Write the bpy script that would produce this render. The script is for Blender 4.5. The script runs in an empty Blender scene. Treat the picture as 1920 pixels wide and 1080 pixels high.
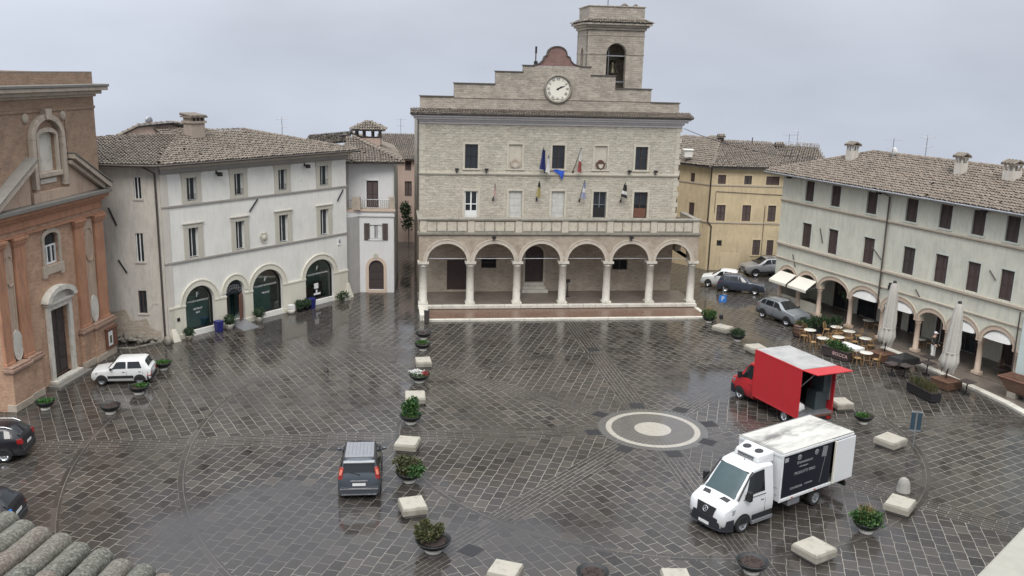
import bpy, math, random
from math import sin, cos, pi, radians, hypot, atan2, sqrt
from mathutils import Vector, Matrix
from mathutils.geometry import tessellate_polygon
rnd = random.Random(11)
scene = bpy.context.scene
COL = scene.collection

# ------------------------------------------------------------------ mesh builder
class MB:
    def __init__(s):
        s.v = []; s.f = []; s.mi = []; s.sm = []; s.a = []; s.c = []
    def cut(s): s.c.append((len(s.v), len(s.f)))
    def builds(s, name, mats, parent=None, **kw):      # one object for each piece begun with cut()
        e = s.c[1:] + [(len(s.v), len(s.f))]; r = []
        for (v0, f0), (v1, f1) in zip(s.c, e):
            q = MB(); q.v = s.v[v0:v1]; q.f = [tuple(i - v0 for i in f) for f in s.f[f0:f1]]; q.mi = s.mi[f0:f1]; q.sm = s.sm[f0:f1]; q.a = s.a[f0:f1]
            r.append(q.build(name, mats, parent, **kw))
        return r
    def add(s, vs, fs, M=None, mi=0, sm=False, a=0.5):
        o = len(s.v)
        for p in vs:
            p = Vector(p)
            if M is not None: p = M @ p
            s.v.append(p[:])
        for f in fs:
            s.f.append(tuple(i + o for i in f)); s.mi.append(mi); s.sm.append(sm); s.a.append(a)
        return s
    def box(s, x0, x1, y0, y1, z0, z1, M=None, mi=0, a=0.5):
        vs = [(x0,y0,z0),(x1,y0,z0),(x1,y1,z0),(x0,y1,z0),(x0,y0,z1),(x1,y0,z1),(x1,y1,z1),(x0,y1,z1)]
        return s.add(vs, [(0,3,2,1),(4,5,6,7),(0,1,5,4),(1,2,6,5),(2,3,7,6),(3,0,4,7)], M, mi, False, a)
    def hexa(s, b, t, M=None, mi=0, a=0.5):           # bottom and top quads (lists of four points)
        return s.add(list(b) + list(t), [(0,3,2,1),(4,5,6,7),(0,1,5,4),(1,2,6,5),(2,3,7,6),(3,0,4,7)], M, mi, False, a)
    def prism(s, pts, y0, y1, M=None, mi=0, a=0.5):    # outline in (x, z), extruded along y
        n = len(pts)
        vs = [(p[0], y0, p[1]) for p in pts] + [(p[0], y1, p[1]) for p in pts]
        tri = tessellate_polygon([[Vector((p[0], p[1], 0)) for p in pts]])
        fs = [tuple(t) for t in tri] + [tuple(i + n for i in t) for t in tri]
        fs += [(i, (i + 1) % n, (i + 1) % n + n, i + n) for i in range(n)]
        return s.add(vs, fs, M, mi, False, a)
    def slab(s, pts, z0, z1, M=None, mi=0, a=0.5):     # outline in (x, y), extruded along z
        n = len(pts)
        vs = [(p[0], p[1], z0) for p in pts] + [(p[0], p[1], z1) for p in pts]
        tri = tessellate_polygon([[Vector((p[0], p[1], 0)) for p in pts]])
        fs = [tuple(t) for t in tri] + [tuple(i + n for i in t) for t in tri]
        fs += [(i, (i + 1) % n, (i + 1) % n + n, i + n) for i in range(n)]
        return s.add(vs, fs, M, mi, False, a)
    def poly(s, pts, M=None, mi=0, a=0.5):
        return s.add(pts, [tuple(range(len(pts)))], M, mi, False, a)
    def tube(s, path, r, n=8, M=None, mi=0, a=0.5, cap=True):
        P = [Vector(p) for p in path]; rs = r if isinstance(r, (list, tuple)) else [r] * len(P)
        vs = []; fs = []
        for i, p in enumerate(P):
            d = (P[min(i + 1, len(P) - 1)] - P[max(i - 1, 0)]).normalized()
            u = d.cross(Vector((0, 0, 1)) if abs(d.z) < .9 else Vector((1, 0, 0))).normalized(); w = d.cross(u)
            vs += [p + (u * cos(2 * pi * k / n) + w * sin(2 * pi * k / n)) * rs[i] for k in range(n)]
        for i in range(len(P) - 1):
            for k in range(n):
                k2 = (k + 1) % n; fs.append((i*n+k, i*n+k2, i*n+n+k2, i*n+n+k))
        s.add(vs, fs, M, mi, n > 5, a)
        if cap:
            s.add(vs[:n], [tuple(range(n))], M, mi, False, a); s.add(vs[-n:], [tuple(range(n))], M, mi, False, a)
        return s
    def lathe(s, prof, c=(0,0,0), n=24, M=None, mi=0, sm=True, a=0.5, sx=1, sy=1):
        vs = []; fs = []
        for r, z in prof:
            vs += [(c[0] + sx*r*cos(2*pi*k/n), c[1] + sy*r*sin(2*pi*k/n), c[2] + z) for k in range(n)]
        for i in range(len(prof) - 1):
            for k in range(n):
                k2 = (k + 1) % n; fs.append((i*n+k, i*n+k2, i*n+n+k2, i*n+n+k))
        return s.add(vs, fs, M, mi, sm, a)
    def ball(s, c, r, n=10, m=6, M=None, mi=0, a=0.5, jit=0):
        vs = []; fs = []
        rx, ry, rz = r if isinstance(r, (list, tuple)) else (r, r, r)
        for i in range(m + 1):
            t = pi * i / m
            for k in range(n):
                j = 1 + jit * rnd.uniform(-1, 1)
                vs.append((c[0] + rx*j*sin(t)*cos(2*pi*k/n), c[1] + ry*j*sin(t)*sin(2*pi*k/n), c[2] + rz*j*cos(t)))
        for i in range(m):
            for k in range(n):
                k2 = (k + 1) % n; fs.append((i*n+k, i*n+k2, i*n+n+k2, i*n+n+k))
        return s.add(vs, fs, M, mi, True, a)
    def wall(s, outer, holes=(), y=0.0, depth=0.3, M=None, mi=0, rmi=None):
        polys = [outer] + list(holes)
        loops = [[Vector((p[0], p[1], 0)) for p in q] for q in polys]
        flat = [p for q in polys for p in q]
        s.add([(p[0], y, p[1]) for p in flat], [tuple(t) for t in tessellate_polygon(loops)], M, mi)
        for q in polys:
            n = len(q)
            s.add([(p[0], y, p[1]) for p in q] + [(p[0], y + depth, p[1]) for p in q],
                  [(i, (i + 1) % n, (i + 1) % n + n, i + n) for i in range(n)], M, mi if rmi is None else rmi)
        return s
    def arcband(s, uc, zs, ri, hi, ro, ho, y0, y1, M=None, mi=0, n=20, a0=0.0, a1=pi):
        vs = []; fs = []
        for i in range(n + 1):
            t = a0 + (a1 - a0) * i / n
            for (r, h) in ((ri, hi), (ro, ho)):
                for y in (y0, y1): vs.append((uc - r*cos(t), y, zs + h*sin(t)))
        for i in range(n):
            b = 4*i; c = b + 4
            fs += [(b, c, c+2, b+2), (b+1, b+3, c+3, c+1), (b, b+1, c+1, c), (b+2, c+2, c+3, b+3)]
        fs += [(0,2,3,1), (4*n, 4*n+1, 4*n+3, 4*n+2)]
        return s.add(vs, fs, M, mi)
    def text(s, body, size, M, mi=0, depth=0.006, font_scale_x=1.0):
        cu = bpy.data.curves.new('t', 'FONT'); cu.body = body; cu.size = size; cu.align_x = 'CENTER'; cu.align_y = 'CENTER'; cu.extrude = depth
        cu.resolution_u = 2
        ob = bpy.data.objects.new('t', cu); COL.objects.link(ob)
        dg = bpy.context.evaluated_depsgraph_get(); me = bpy.data.meshes.new_from_object(ob.evaluated_get(dg))
        vs = [(v.co.x * font_scale_x, v.co.y, v.co.z) for v in me.vertices]; fs = [tuple(p.vertices) for p in me.polygons]
        bpy.data.objects.remove(ob); bpy.data.meshes.remove(me); bpy.data.curves.remove(cu)
        return s.add(vs, fs, M, mi)
    def build(s, name, mats, parent=None, bevel=0, subsurf=0, sharp=None, seg=2):
        me = bpy.data.meshes.new(name)
        me.from_pydata(s.v, [], s.f)
        for m in (mats if isinstance(mats, (list, tuple)) else [mats]): me.materials.append(m)
        me.polygons.foreach_set('material_index', s.mi)
        me.polygons.foreach_set('use_smooth', s.sm)
        at = me.attributes.new('rnd', 'FLOAT', 'FACE'); at.data.foreach_set('value', s.a)
        if sharp: me.set_sharp_from_angle(angle=radians(sharp))
        me.update()
        ob = bpy.data.objects.new(name, me); COL.objects.link(ob)
        if parent is not None: ob.parent = parent
        if bevel:
            b = ob.modifiers.new('b', 'BEVEL'); b.width = bevel; b.segments = seg; b.limit_method = 'ANGLE'; b.angle_limit = radians(40)
        if subsurf:
            q = ob.modifiers.new('s', 'SUBSURF'); q.levels = subsurf; q.render_levels = subsurf
        return ob

def rect(u0, u1, z0, z1): return [(u0,z0),(u1,z0),(u1,z1),(u0,z1)]
def archpoly(u0, u1, z0, zs, rise, n=14):
    c = (u0 + u1) / 2; r = (u1 - u0) / 2
    return [(u0,z0),(u1,z0)] + [(c + r*cos(pi*i/n), zs + rise*sin(pi*i/n)) for i in range(n + 1)]
def RT(x, y, z=0, a=0.0): return Matrix.Translation((x, y, z)) @ Matrix.Rotation(radians(a), 4, 'Z')
def tag(o, label=None, cat=None, group=None, kind=None):
    if label: o['label'] = label
    if cat: o['category'] = cat
    if group: o['group'] = group
    if kind: o['kind'] = kind
    return o
def thing(name, label, cat, loc=(0,0,0), rot=0.0, group=None):
    o = bpy.data.objects.new(name, None); o.empty_display_size = .3; COL.objects.link(o)
    o.location = loc if len(loc) == 3 else (loc[0], loc[1], 0); o.rotation_euler = (0, 0, radians(rot))
    return tag(o, label, cat, group)
def copy_tree(o, parent=None):
    c = o.copy(); COL.objects.link(c)
    if parent is not None: c.parent = parent
    for ch in [q for q in bpy.data.objects if q.parent == o]: copy_tree(ch, c)
    return c
def place(o, x, y, rot=0, label=None, z=0, s=None):
    o.location = (x, y, z); o.rotation_euler = (0, 0, radians(rot))
    if s: o.scale = (s, s, s) if not isinstance(s, tuple) else s
    if label: o['label'] = label
    return o

# ------------------------------------------------------------------ materials
class Mat:
    def __init__(s, name):
        s.m = bpy.data.materials.new(name); s.m.use_nodes = True; s.t = s.m.node_tree; s.b = s.t.nodes['Principled BSDF']
    def n(s, ty, ins=None, **kw):
        q = s.t.nodes.new(ty)
        for k, v in kw.items(): setattr(q, k, v)
        for k, v in (ins or {}).items():
            if isinstance(v, bpy.types.NodeSocket): s.t.links.new(v, q.inputs[k])
            else: q.inputs[k].default_value = v
        return q
    def math(s, op, a, b=0.0, c=None):
        d = {0: a, 1: b}
        if c is not None: d[2] = c
        return s.n('ShaderNodeMath', d, operation=op).outputs[0]
    def mix(s, f, a, b, blend='MIX'):
        fix = lambda v: v if isinstance(v, bpy.types.NodeSocket) else (tuple(v) + (1,) if len(v) == 3 else v)
        return s.n('ShaderNodeMix', {0: f, 6: fix(a), 7: fix(b)}, data_type='RGBA', blend_type=blend).outputs[2]
    def ramp(s, f, *stops):
        q = s.n('ShaderNodeValToRGB', {0: f}); e = q.color_ramp.elements
        while len(e) < len(stops): e.new(0.5)
        for i, (p, c) in enumerate(stops):
            e[i].position = p; e[i].color = (c, c, c, 1) if isinstance(c, (int, float)) else tuple(c) + (1,)
        return q.outputs[0]
    def noise(s, scale, vec=None, detail=4, rough=.55, dist=0.0, out=0):
        i = {'Scale': scale, 'Detail': detail, 'Roughness': rough, 'Distortion': dist}
        if vec is not None: i['Vector'] = vec
        return s.n('ShaderNodeTexNoise', i).outputs[out]
    def obj(s): return s.n('ShaderNodeTexCoord').outputs['Object']
    def set(s, **kw):
        names = dict(col='Base Color', rough='Roughness', metal='Metallic', spec='Specular IOR Level', coat='Coat Weight', coatr='Coat Roughness', normal='Normal', alpha='Alpha', emis='Emission Color', es='Emission Strength', sheen='Sheen Weight')
        for k, v in kw.items():
            sk = s.b.inputs[names[k]]
            if isinstance(v, bpy.types.NodeSocket): s.t.links.new(v, sk)
            else: sk.default_value = tuple(v) + (1,) if isinstance(v, (tuple, list)) and len(v) == 3 else v
        return s
    def bump(s, h, strength=.3, dist=.02):
        s.set(normal=s.n('ShaderNodeBump', {'Height': h, 'Strength': strength, 'Distance': dist}).outputs[0]); return s

def lerp3(a, k): return tuple(min(1, c * k) for c in a)
def simple(name, col, rough=.6, metal=0.0, spec=.5, coat=0.0, var=.12, scale=3.0):
    q = Mat(name); o = q.obj()
    f = q.noise(scale, o, 5, .6)
    q.set(col=q.mix(f, lerp3(col, 1 - var*2), lerp3(col, 1 + var)), rough=rough, metal=metal, spec=spec, coat=coat, coatr=.08)
    return q.m
def plaster(name, col, stain=(.3,.3,.27), amount=.5, bump=.25, rough=.85, stain2=None):
    q = Mat(name); o = q.obj()
    st = q.n('ShaderNodeMapping', {'Vector': o, 'Scale': (1.6, 1.6, .35)}).outputs[0]
    a = q.noise(.55, o, 6, .62); b = q.noise(2.2, st, 5, .65); c = q.noise(18, o, 4, .6)
    base = q.mix(c, lerp3(col, .9), lerp3(col, 1.08))
    base = q.mix(q.math('MULTIPLY', q.ramp(a, (.42, 0), (.75, 1)), amount), base, lerp3(col, .72))
    base = q.mix(q.math('MULTIPLY', q.ramp(b, (.48, 0), (.74, 1)), amount), base, stain)
    d = q.noise(5.5, q.n('ShaderNodeMapping', {'Vector': o, 'Scale': (1.5, 1.5, .22)}).outputs[0], 4, .7)
    base = q.mix(q.math('MULTIPLY', q.ramp(d, (.56, 0), (.72, 1)), amount*.6), base, lerp3(stain, .72))
    if stain2: base = q.mix(q.math('MULTIPLY', q.ramp(q.noise(.8, o, 7, .7), (.58, 0), (.7, 1)), .6), base, stain2)
    q.set(col=base, rough=rough, spec=.3); q.bump(q.math('ADD', c, q.math('MULTIPLY', a, 2.0)), bump, .02)
    return q.m
def masonry(name, c1, c2, mortar, bw, bh, ms=.012, distort=.04, var=.5, stain=(.25,.25,.2), bump=.5, dark=.35, rg=.35):
    q = Mat(name); o = q.obj()
    sx = q.n('ShaderNodeSeparateXYZ', {0: o})
    u = q.math('ADD', sx.outputs[0], sx.outputs[1])
    vec = q.n('ShaderNodeCombineXYZ', {0: u, 1: sx.outputs[2], 2: 0.0}).outputs[0]
    dn = q.noise(2.5, o, 4, .6, out=1)
    vec = q.n('ShaderNodeMixRGB', {0: distort, 1: vec, 2: dn}, blend_type='ADD').outputs[0]
    def br(k, w, h):
        return q.n('ShaderNodeTexBrick', {'Vector': vec, 'Color1': (0,0,0,1), 'Color2': (1,1,1,1), 'Mortar': (.5,.5,.5,1), 'Scale': 1.0, 'Mortar Size': ms, 'Mortar Smooth': .5, 'Bias': 0.0, 'Brick Width': w, 'Row Height': h}, offset=.5)
    b = br(0, bw, bh)
    cell = b.outputs[0]
    n1 = q.noise(1.2, o, 6, .65); n2 = q.noise(9.0, o, 5, .7); n3 = q.noise(30.0, o, 3, .6)
    str_ = q.n('ShaderNodeMapping', {'Vector': o, 'Scale': (1, 1, 2.6)}).outputs[0]
    n4 = q.noise(2.7, str_, 7, .78); n5 = q.noise(1.5, str_, 5, .7)
    col = q.mix(cell, c1, c2)
    col = q.mix(q.math('MULTIPLY', q.ramp(n4, (.36, 1), (.50, 0)), rg), col, lerp3(c1, .42))
    col = q.mix(q.math('MULTIPLY', q.ramp(n5, (.50, 0), (.64, 1)), rg*.8), col, lerp3(c2, 1.22))
    col = q.mix(q.math('MULTIPLY', q.ramp(n2, (.3, 0), (.75, 1)), var), col, lerp3(c1, .55))
    col = q.mix(q.math('MULTIPLY', q.ramp(n3, (.5, 0), (.8, 1)), .35), col, lerp3(c2, 1.25))
    col = q.mix(b.outputs[1], col, mortar)
    col = q.mix(q.math('MULTIPLY', q.ramp(n1, (.45, 0), (.78, 1)), dark), col, stain)
    q.set(col=col, rough=.88, spec=.25)
    h = q.math('ADD', q.math('MULTIPLY', b.outputs[1], -1.0), q.math('MULTIPLY', n2, .9))
    q.bump(h, bump, .03)
    return q.m
def stone(name, col, stain=(.2,.2,.17), amount=.5, scale=4.0, rough=.7):
    q = Mat(name); o = q.obj()
    a = q.noise(scale, o, 7, .7); b = q.noise(scale * .35, o, 5, .6); c = q.noise(scale * 6, o, 3, .6)
    base = q.mix(c, lerp3(col, .85), lerp3(col, 1.1))
    base = q.mix(q.math('MULTIPLY', q.ramp(a, (.5, 0), (.8, 1)), amount), base, stain)
    base = q.mix(q.math('MULTIPLY', q.ramp(b, (.5, 0), (.75, 1)), amount * .7), base, lerp3(col, .62))
    q.set(col=base, rough=rough, spec=.35); q.bump(q.math('ADD', a, q.math('MULTIPLY', c, .4)), .35, .015)
    return q.m
def tiles_mat(name, cols, lichen=(.38,.38,.33), amt=.55, fine=14.0):
    q = Mat(name); o = q.obj()
    at = q.n('ShaderNodeAttribute', attribute_name='rnd').outputs['Fac']
    n = len(cols)
    base = q.ramp(at, *[(i / (n - 1), c) for i, c in enumerate(cols)])
    l = q.noise(fine, o, 6, .75); g = q.noise(.7, o, 5, .6)
    base = q.mix(q.math('MULTIPLY', q.ramp(l, (.45, 0), (.62, 1)), amt), base, lichen)
    base = q.mix(q.math('MULTIPLY', q.ramp(g, (.5, 0), (.75, 1)), .5), base, (.09,.085,.075))
    q.set(col=base, rough=.8, spec=.3); q.bump(l, .5, .015)
    return q.m
def leaf_mat(name, c1, c2, c3=None):
    q = Mat(name); at = q.n('ShaderNodeAttribute', attribute_name='rnd').outputs['Fac']
    st = [(0.0, c1), (.6, c2)] + ([(1.0, c3)] if c3 else [(1.0, lerp3(c2, 1.5))])
    q.set(col=q.ramp(at, *st), rough=.5, spec=.4)
    return q.m
def attr_mat(name, cols, rough=.6, spec=.4):
    q = Mat(name); at = q.n('ShaderNodeAttribute', attribute_name='rnd').outputs['Fac']
    q.set(col=q.ramp(at, *[(i / (len(cols) - 1), c) for i, c in enumerate(cols)]), rough=rough, spec=spec)
    return q.m
def paint(name, col, rough=.35, coat=.6, dirt=.0, dirtcol=(.2,.19,.17), metal=0.0):
    q = Mat(name); o = q.obj()
    base = q.mix(q.noise(1.5, o, 4), lerp3(col, .94), lerp3(col, 1.04))
    if dirt:
        sx = q.n('ShaderNodeSeparateXYZ', {0: o}).outputs[2]
        low = q.ramp(sx, (.1, 1), (.9, 0))
        base = q.mix(q.math('MULTIPLY', q.math('MULTIPLY', low, q.noise(5, o, 5, .7)), dirt), base, dirtcol)
    q.set(col=base, rough=rough, coat=coat*.7, coatr=.12, metal=metal, spec=.5)
    # rain beads break up the gloss
    q.bump(q.ramp(q.n('ShaderNodeTexVoronoi', {'Scale': 45.0, 'Vector': o}).outputs[0], (.0, 1), (.25, 0)), .06, .004)
    return q.m
def glass(name, col=(.02,.025,.03), rough=.06, curtain=None):
    q = Mat(name); o = q.obj()
    base = q.mix(q.noise(1.1, o, 3), lerp3(col, .6), lerp3(col, 1.7))
    q.set(col=base, rough=rough, spec=.6)
    q.bump(q.noise(3.0, o, 2), .02, .02)
    return q.m

M = {}
M['hall'] = masonry('hall_masonry', (.49,.45,.375), (.61,.57,.485), (.54,.505,.43), .46, .19, .014, .34, .6, (.31,.29,.24), .9, .45, .85)
M['hall_par'] = masonry('parapet_masonry', (.39,.345,.285), (.52,.465,.395), (.42,.38,.33), .5, .16, .012, .2, .6, (.20,.185,.155), .8, .6, .8)
M['hall_in'] = masonry('loggia_masonry', (.46,.39,.31), (.58,.51,.42), (.50,.45,.37), .45, .2, .016, .3, .6, (.27,.21,.155), .6, .5, .6)
M['arcade'] = masonry('arcade_masonry', (.40,.335,.265), (.50,.43,.355), (.42,.37,.31), .6, .28, .008, .04, .5, (.19,.155,.12), .4, .6, .5)
M['marble'] = stone('pale_marble', (.60,.575,.51), (.18,.165,.13), .7, 2.2)
M['marble_d'] = stone('weathered_stone', (.27,.25,.21), (.045,.043,.036), .95, 2.6)
M['balus'] = stone('balustrade_stone', (.56,.51,.42), (.15,.135,.105), .75, 2.0)
M['beige'] = stone('beige_arch_stone', (.55,.49,.41), (.22,.18,.14), .6, 2.8)
M['trim'] = stone('window_stone', (.535,.50,.42), (.30,.275,.225), .55, 2.5)
M['corn'] = plaster('cornice_plaster', (.60,.58,.58), (.36,.34,.32), .4)
M['brickred'] = masonry('crest_brick', (.20,.095,.085), (.29,.15,.125), (.30,.25,.225), .24, .07, .012, .03, .5, (.1,.06,.05), .5, .5)
M['church_lo'] = masonry('church_brick', (.475,.28,.18), (.56,.37,.255), (.50,.36,.265), .26, .075, .012, .05, .6, (.24,.145,.10), .5, .75, .8)
M['church_hi'] = masonry('church_upper_brick', (.35,.225,.15), (.43,.295,.205), (.37,.275,.21), .26, .075, .012, .05, .6, (.15,.115,.09), .5, .7, .8)
M['church_pil'] = plaster('church_red_plaster', (.45,.235,.145), (.25,.14,.095), .85, .35)
M['church_pan'] = plaster('church_pink_plaster', (.47,.36,.275), (.33,.21,.15), .7, .35)
M['church_st'] = stone('church_grey_stone', (.46,.395,.32), (.15,.12,.095), .7, 2.4)
M['church_ledge'] = stone('church_dark_ledge', (.2,.19,.17), (.07,.065,.06), .5, 3.0)
M['white_pl'] = plaster('white_plaster', (.745,.735,.685), (.56,.555,.51), .5, .12)
M['wing_pl'] = plaster('wing_plaster', (.59,.555,.495), (.38,.355,.31), .7, .6, .88, (.46,.44,.395))
M['pil_pl'] = plaster('corner_plaster', (.58,.54,.48), (.40,.37,.33), .5)
M['win_st'] = plaster('grey_window_stone', (.50,.475,.405), (.38,.36,.31), .4, .15)
M['shop_st'] = plaster('shop_stone', (.66,.63,.53), (.5,.48,.41), .4, .15)
M['dark_band'] = plaster('grey_band', (.34,.32,.29), (.24,.23,.21), .4, .2)
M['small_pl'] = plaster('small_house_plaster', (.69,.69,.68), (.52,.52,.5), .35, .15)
M['small_side'] = plaster('small_house_shaded', (.42,.41,.39), (.3,.29,.27), .5, .25)  # darker copy of the house plaster; shade of the side faces in the colour
M['pink_pl'] = plaster('pink_plaster', (.50,.38,.32), (.36,.29,.25), .4)
M['yellow_pl'] = plaster('yellow_plaster', (.63,.515,.335), (.44,.365,.255), .8, .2, .88, (.53,.42,.265))
M['yellow_top'] = plaster('yellow_top_plaster', (.65,.535,.36), (.5,.41,.29), .4)
M['green_pl'] = plaster('pale_green_plaster', (.655,.65,.555), (.44,.45,.395), .7, .15, .88, (.46,.51,.485))
M['green_band'] = stone('arcade_string', (.48,.42,.34), (.32,.28,.23), .45, 2.5)
M['pinkst'] = stone('pink_arcade_stone', (.60,.48,.38), (.44,.34,.27), .5, 2.5)
M['teal_pl'] = plaster('teal_plaster', (.60,.68,.66), (.48,.55,.53), .3)
M['roof'] = tiles_mat('old_roof_tiles', [(.115,.095,.078),(.19,.157,.128),(.225,.188,.155),(.165,.14,.116),(.265,.228,.192)], (.20,.186,.155), .5, 6.0)
M['roof2'] = tiles_mat('pinkish_roof_tiles', [(.12,.097,.079),(.205,.165,.134),(.24,.195,.16),(.175,.145,.12),(.28,.238,.198)], (.215,.195,.162), .5, 6.0)
M['roofbase'] = simple('roof_mortar', (.09,.08,.07), .9)
M['lichen'] = tiles_mat('lichen_tiles', [(.06,.058,.05),(.10,.095,.08),(.13,.09,.075)], (.25,.255,.215), .85, 38.0)
M['shutter'] = simple('brown_shutter', (.075,.05,.045), .6, var=.2, scale=8)
M['shutter2'] = simple('dark_brown_shutter', (.055,.042,.04), .55, var=.2, scale=8)
M['wood'] = simple('dark_wood_door', (.06,.038,.034), .55, var=.25, scale=6)
M['wood_l'] = simple('planter_wood', (.14,.075,.05), .5, var=.3, scale=5)
M['door_red'] = simple('red_brown_wood', (.17,.075,.05), .5, var=.25, scale=6)
M['white_wood'] = simple('white_paint_wood', (.74,.75,.74), .5, var=.06)
M['glass'] = glass('dark_window_glass')
M['glass_shop'] = glass('green_shop_glass', (.018,.040,.038), .05)
M['glass_car'] = glass('car_glass', (.012,.015,.017), .03)
M['glass_blue'] = glass('windscreen_glass', (.045,.075,.08), .04)
M['iron'] = simple('black_iron', (.025,.025,.027), .5, .3)
M['pipe'] = simple('downpipe_metal', (.10,.085,.075), .45, .4)
M['zinc'] = simple('grey_metal', (.34,.35,.37), .4, .6)
M['chrome'] = simple('bright_metal', (.62,.63,.65), .22, .9, var=.05)
M['black'] = simple('black_plastic', (.018,.018,.02), .45, var=.1)
M['tyre'] = simple('tyre_rubber', (.02,.02,.02), .8, var=.1)
M['dark'] = simple('dark_interior', (.012,.012,.013), .9)
M['room'] = simple('shop_interior', (.34,.42,.40), .8, var=.3, scale=1.5)
M['cream'] = simple('cream_canvas', (.74,.71,.62), .8, var=.05)
M['canvas'] = simple('umbrella_canvas', (.47,.45,.41), .85, var=.14, scale=2)
M['whitep'] = simple('white_table_top', (.66,.64,.57), .35, var=.03)
M['rattan'] = simple('rattan', (.36,.22,.10), .6, var=.25, scale=20)
M['soil'] = simple('wet_soil', (.045,.03,.025), .9, var=.4, scale=20)
M['bluebin'] = simple('blue_plastic', (.02,.025,.16), .4)
M['stonebench'] = stone('bench_travertine', (.34,.318,.268), (.10,.09,.07), .95, 2.2, .5)
M['bowl'] = simple('black_bowl', (.022,.024,.025), .35, .2)
M['pedestal'] = stone('bowl_pedestal', (.60,.58,.53), (.35,.33,.3), .4, 4)
M['leaf'] = leaf_mat('green_leaves', (.012,.035,.010), (.045,.11,.028), (.10,.19,.05))
M['leaf_d'] = leaf_mat('dark_leaves', (.010,.024,.010), (.028,.060,.022), (.05,.09,.03))
M['leaf_b'] = leaf_mat('bright_leaves', (.015,.05,.012), (.05,.14,.028), (.11,.22,.05))
M['leaf_o'] = leaf_mat('brownish_leaves', (.03,.035,.015), (.075,.085,.035), (.13,.11,.05))
M['flower_w'] = attr_mat('white_petals', [(.70,.70,.66),(.8,.8,.78)])
M['flower_r'] = attr_mat('red_petals', [(.25,.02,.03),(.45,.05,.06)])
M['twig'] = simple('woody_stem', (.08,.06,.045), .8)
M['skin'] = simple('skin', (.48,.30,.22), .55)
M['sign_blue'] = simple('blue_sign', (.03,.16,.48), .4)
M['sign_dk'] = simple('blue_grey_sign', (.03,.06,.085), .4)
M['bronze'] = simple('bell_bronze', (.08,.075,.05), .4, .7)
M['conc'] = stone('pale_ledge', (.335,.33,.285), (.24,.235,.20), .45, 2.0)
M['moss'] = stone('mossy_edge', (.16,.16,.06), (.07,.08,.03), .6, 6.0)
M['apron'] = masonry('brown_brick_apron', (.20,.115,.08), (.27,.165,.12), (.2,.14,.11), .24, .12, .006, .0, .4, (.12,.07,.05), .2, .4)
# ------------------------------------------------------------------ camera, light, sky
H = 17.0
cam = bpy.data.cameras.new('camera'); camo = bpy.data.objects.new('camera', cam); COL.objects.link(camo)
cam.sensor_width = 36.0; cam.lens = 36.0 * 1725.0 / 1920.0; cam.clip_start = .1; cam.clip_end = 3000
camo.matrix_world = Matrix.Translation((0, 0, H)) @ Matrix.Rotation(pi/2 - .2317, 4, 'X') @ Matrix.Rotation(.0263, 4, 'Z')
scene.camera = camo
scene.view_settings.view_transform = 'Standard'; scene.view_settings.look = 'None'
scene.view_settings.exposure = 0.17; scene.view_settings.gamma = 1.0
try: scene.view_settings.use_curve_mapping = False
except Exception: pass
scene.cycles.use_denoising = True
scene.cycles.max_bounces = 6; scene.cycles.glossy_bounces = 3; scene.cycles.transmission_bounces = 2; scene.cycles.caustics_reflective = False; scene.cycles.caustics_refractive = False
SUN_EL, SUN_ROT = 46.0, 180.0        # degrees; behind the camera, veiled by cloud
w = bpy.data.worlds.new("World"); scene.world = w; w.use_nodes = True
t = w.node_tree; bg = t.nodes['Background']
sky = t.nodes.new('ShaderNodeTexSky'); sky.sky_type = 'NISHITA'; sky.sun_disc = False
sky.sun_elevation = radians(SUN_EL); sky.sun_rotation = radians(SUN_ROT); sky.air_density = 1.5; sky.dust_density = 3
tc = t.nodes.new('ShaderNodeTexCoord'); sp = t.nodes.new('ShaderNodeSeparateXYZ'); t.links.new(tc.outputs['Generated'], sp.inputs[0])
rp = t.nodes.new('ShaderNodeValToRGB'); t.links.new(sp.outputs[2], rp.inputs[0])
e = rp.color_ramp.elements; e.new(.3); e.new(.12)
for i, (p, c) in enumerate([(0.0, (.58,.628,.728)), (.12, (.615,.66,.75)), (.45, (.66,.70,.78)), (1.0, (1.0,1.0,1.0))]):
    e[i].position = p; e[i].color = c + (1,)
mp = t.nodes.new('ShaderNodeMapping'); mp.inputs['Scale'].default_value = (1, 1, 2.6); t.links.new(tc.outputs['Generated'], mp.inputs[0])
ns = t.nodes.new('ShaderNodeTexNoise'); ns.inputs['Scale'].default_value = 2.2; ns.inputs['Detail'].default_value = 5; ns.inputs['Roughness'].default_value = .5
t.links.new(mp.outputs[0], ns.inputs['Vector'])
cr = t.nodes.new('ShaderNodeMapRange'); cr.inputs[1].default_value = .3; cr.inputs[2].default_value = .72; cr.inputs[3].default_value = 8.3; cr.inputs[4].default_value = 11.6
t.links.new(ns.outputs[0], cr.inputs[0])
zb = t.nodes.new('ShaderNodeMapRange'); zb.inputs[1].default_value = .5; zb.inputs[2].default_value = .95; zb.inputs[3].default_value = 1.0; zb.inputs[4].default_value = 3.0
t.links.new(sp.outputs[2], zb.inputs[0])
mu = t.nodes.new('ShaderNodeMath'); mu.operation = 'MULTIPLY'; t.links.new(cr.outputs[0], mu.inputs[0]); t.links.new(zb.outputs[0], mu.inputs[1])
xr = t.nodes.new('ShaderNodeMapRange'); xr.inputs[1].default_value = -.5; xr.inputs[2].default_value = .5; xr.inputs[3].default_value = 1.05; xr.inputs[4].default_value = .86
t.links.new(sp.outputs[0], xr.inputs[0]); mu2 = t.nodes.new('ShaderNodeMath'); mu2.operation = 'MULTIPLY'; t.links.new(mu.outputs[0], mu2.inputs[0]); t.links.new(xr.outputs[0], mu2.inputs[1])
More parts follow.
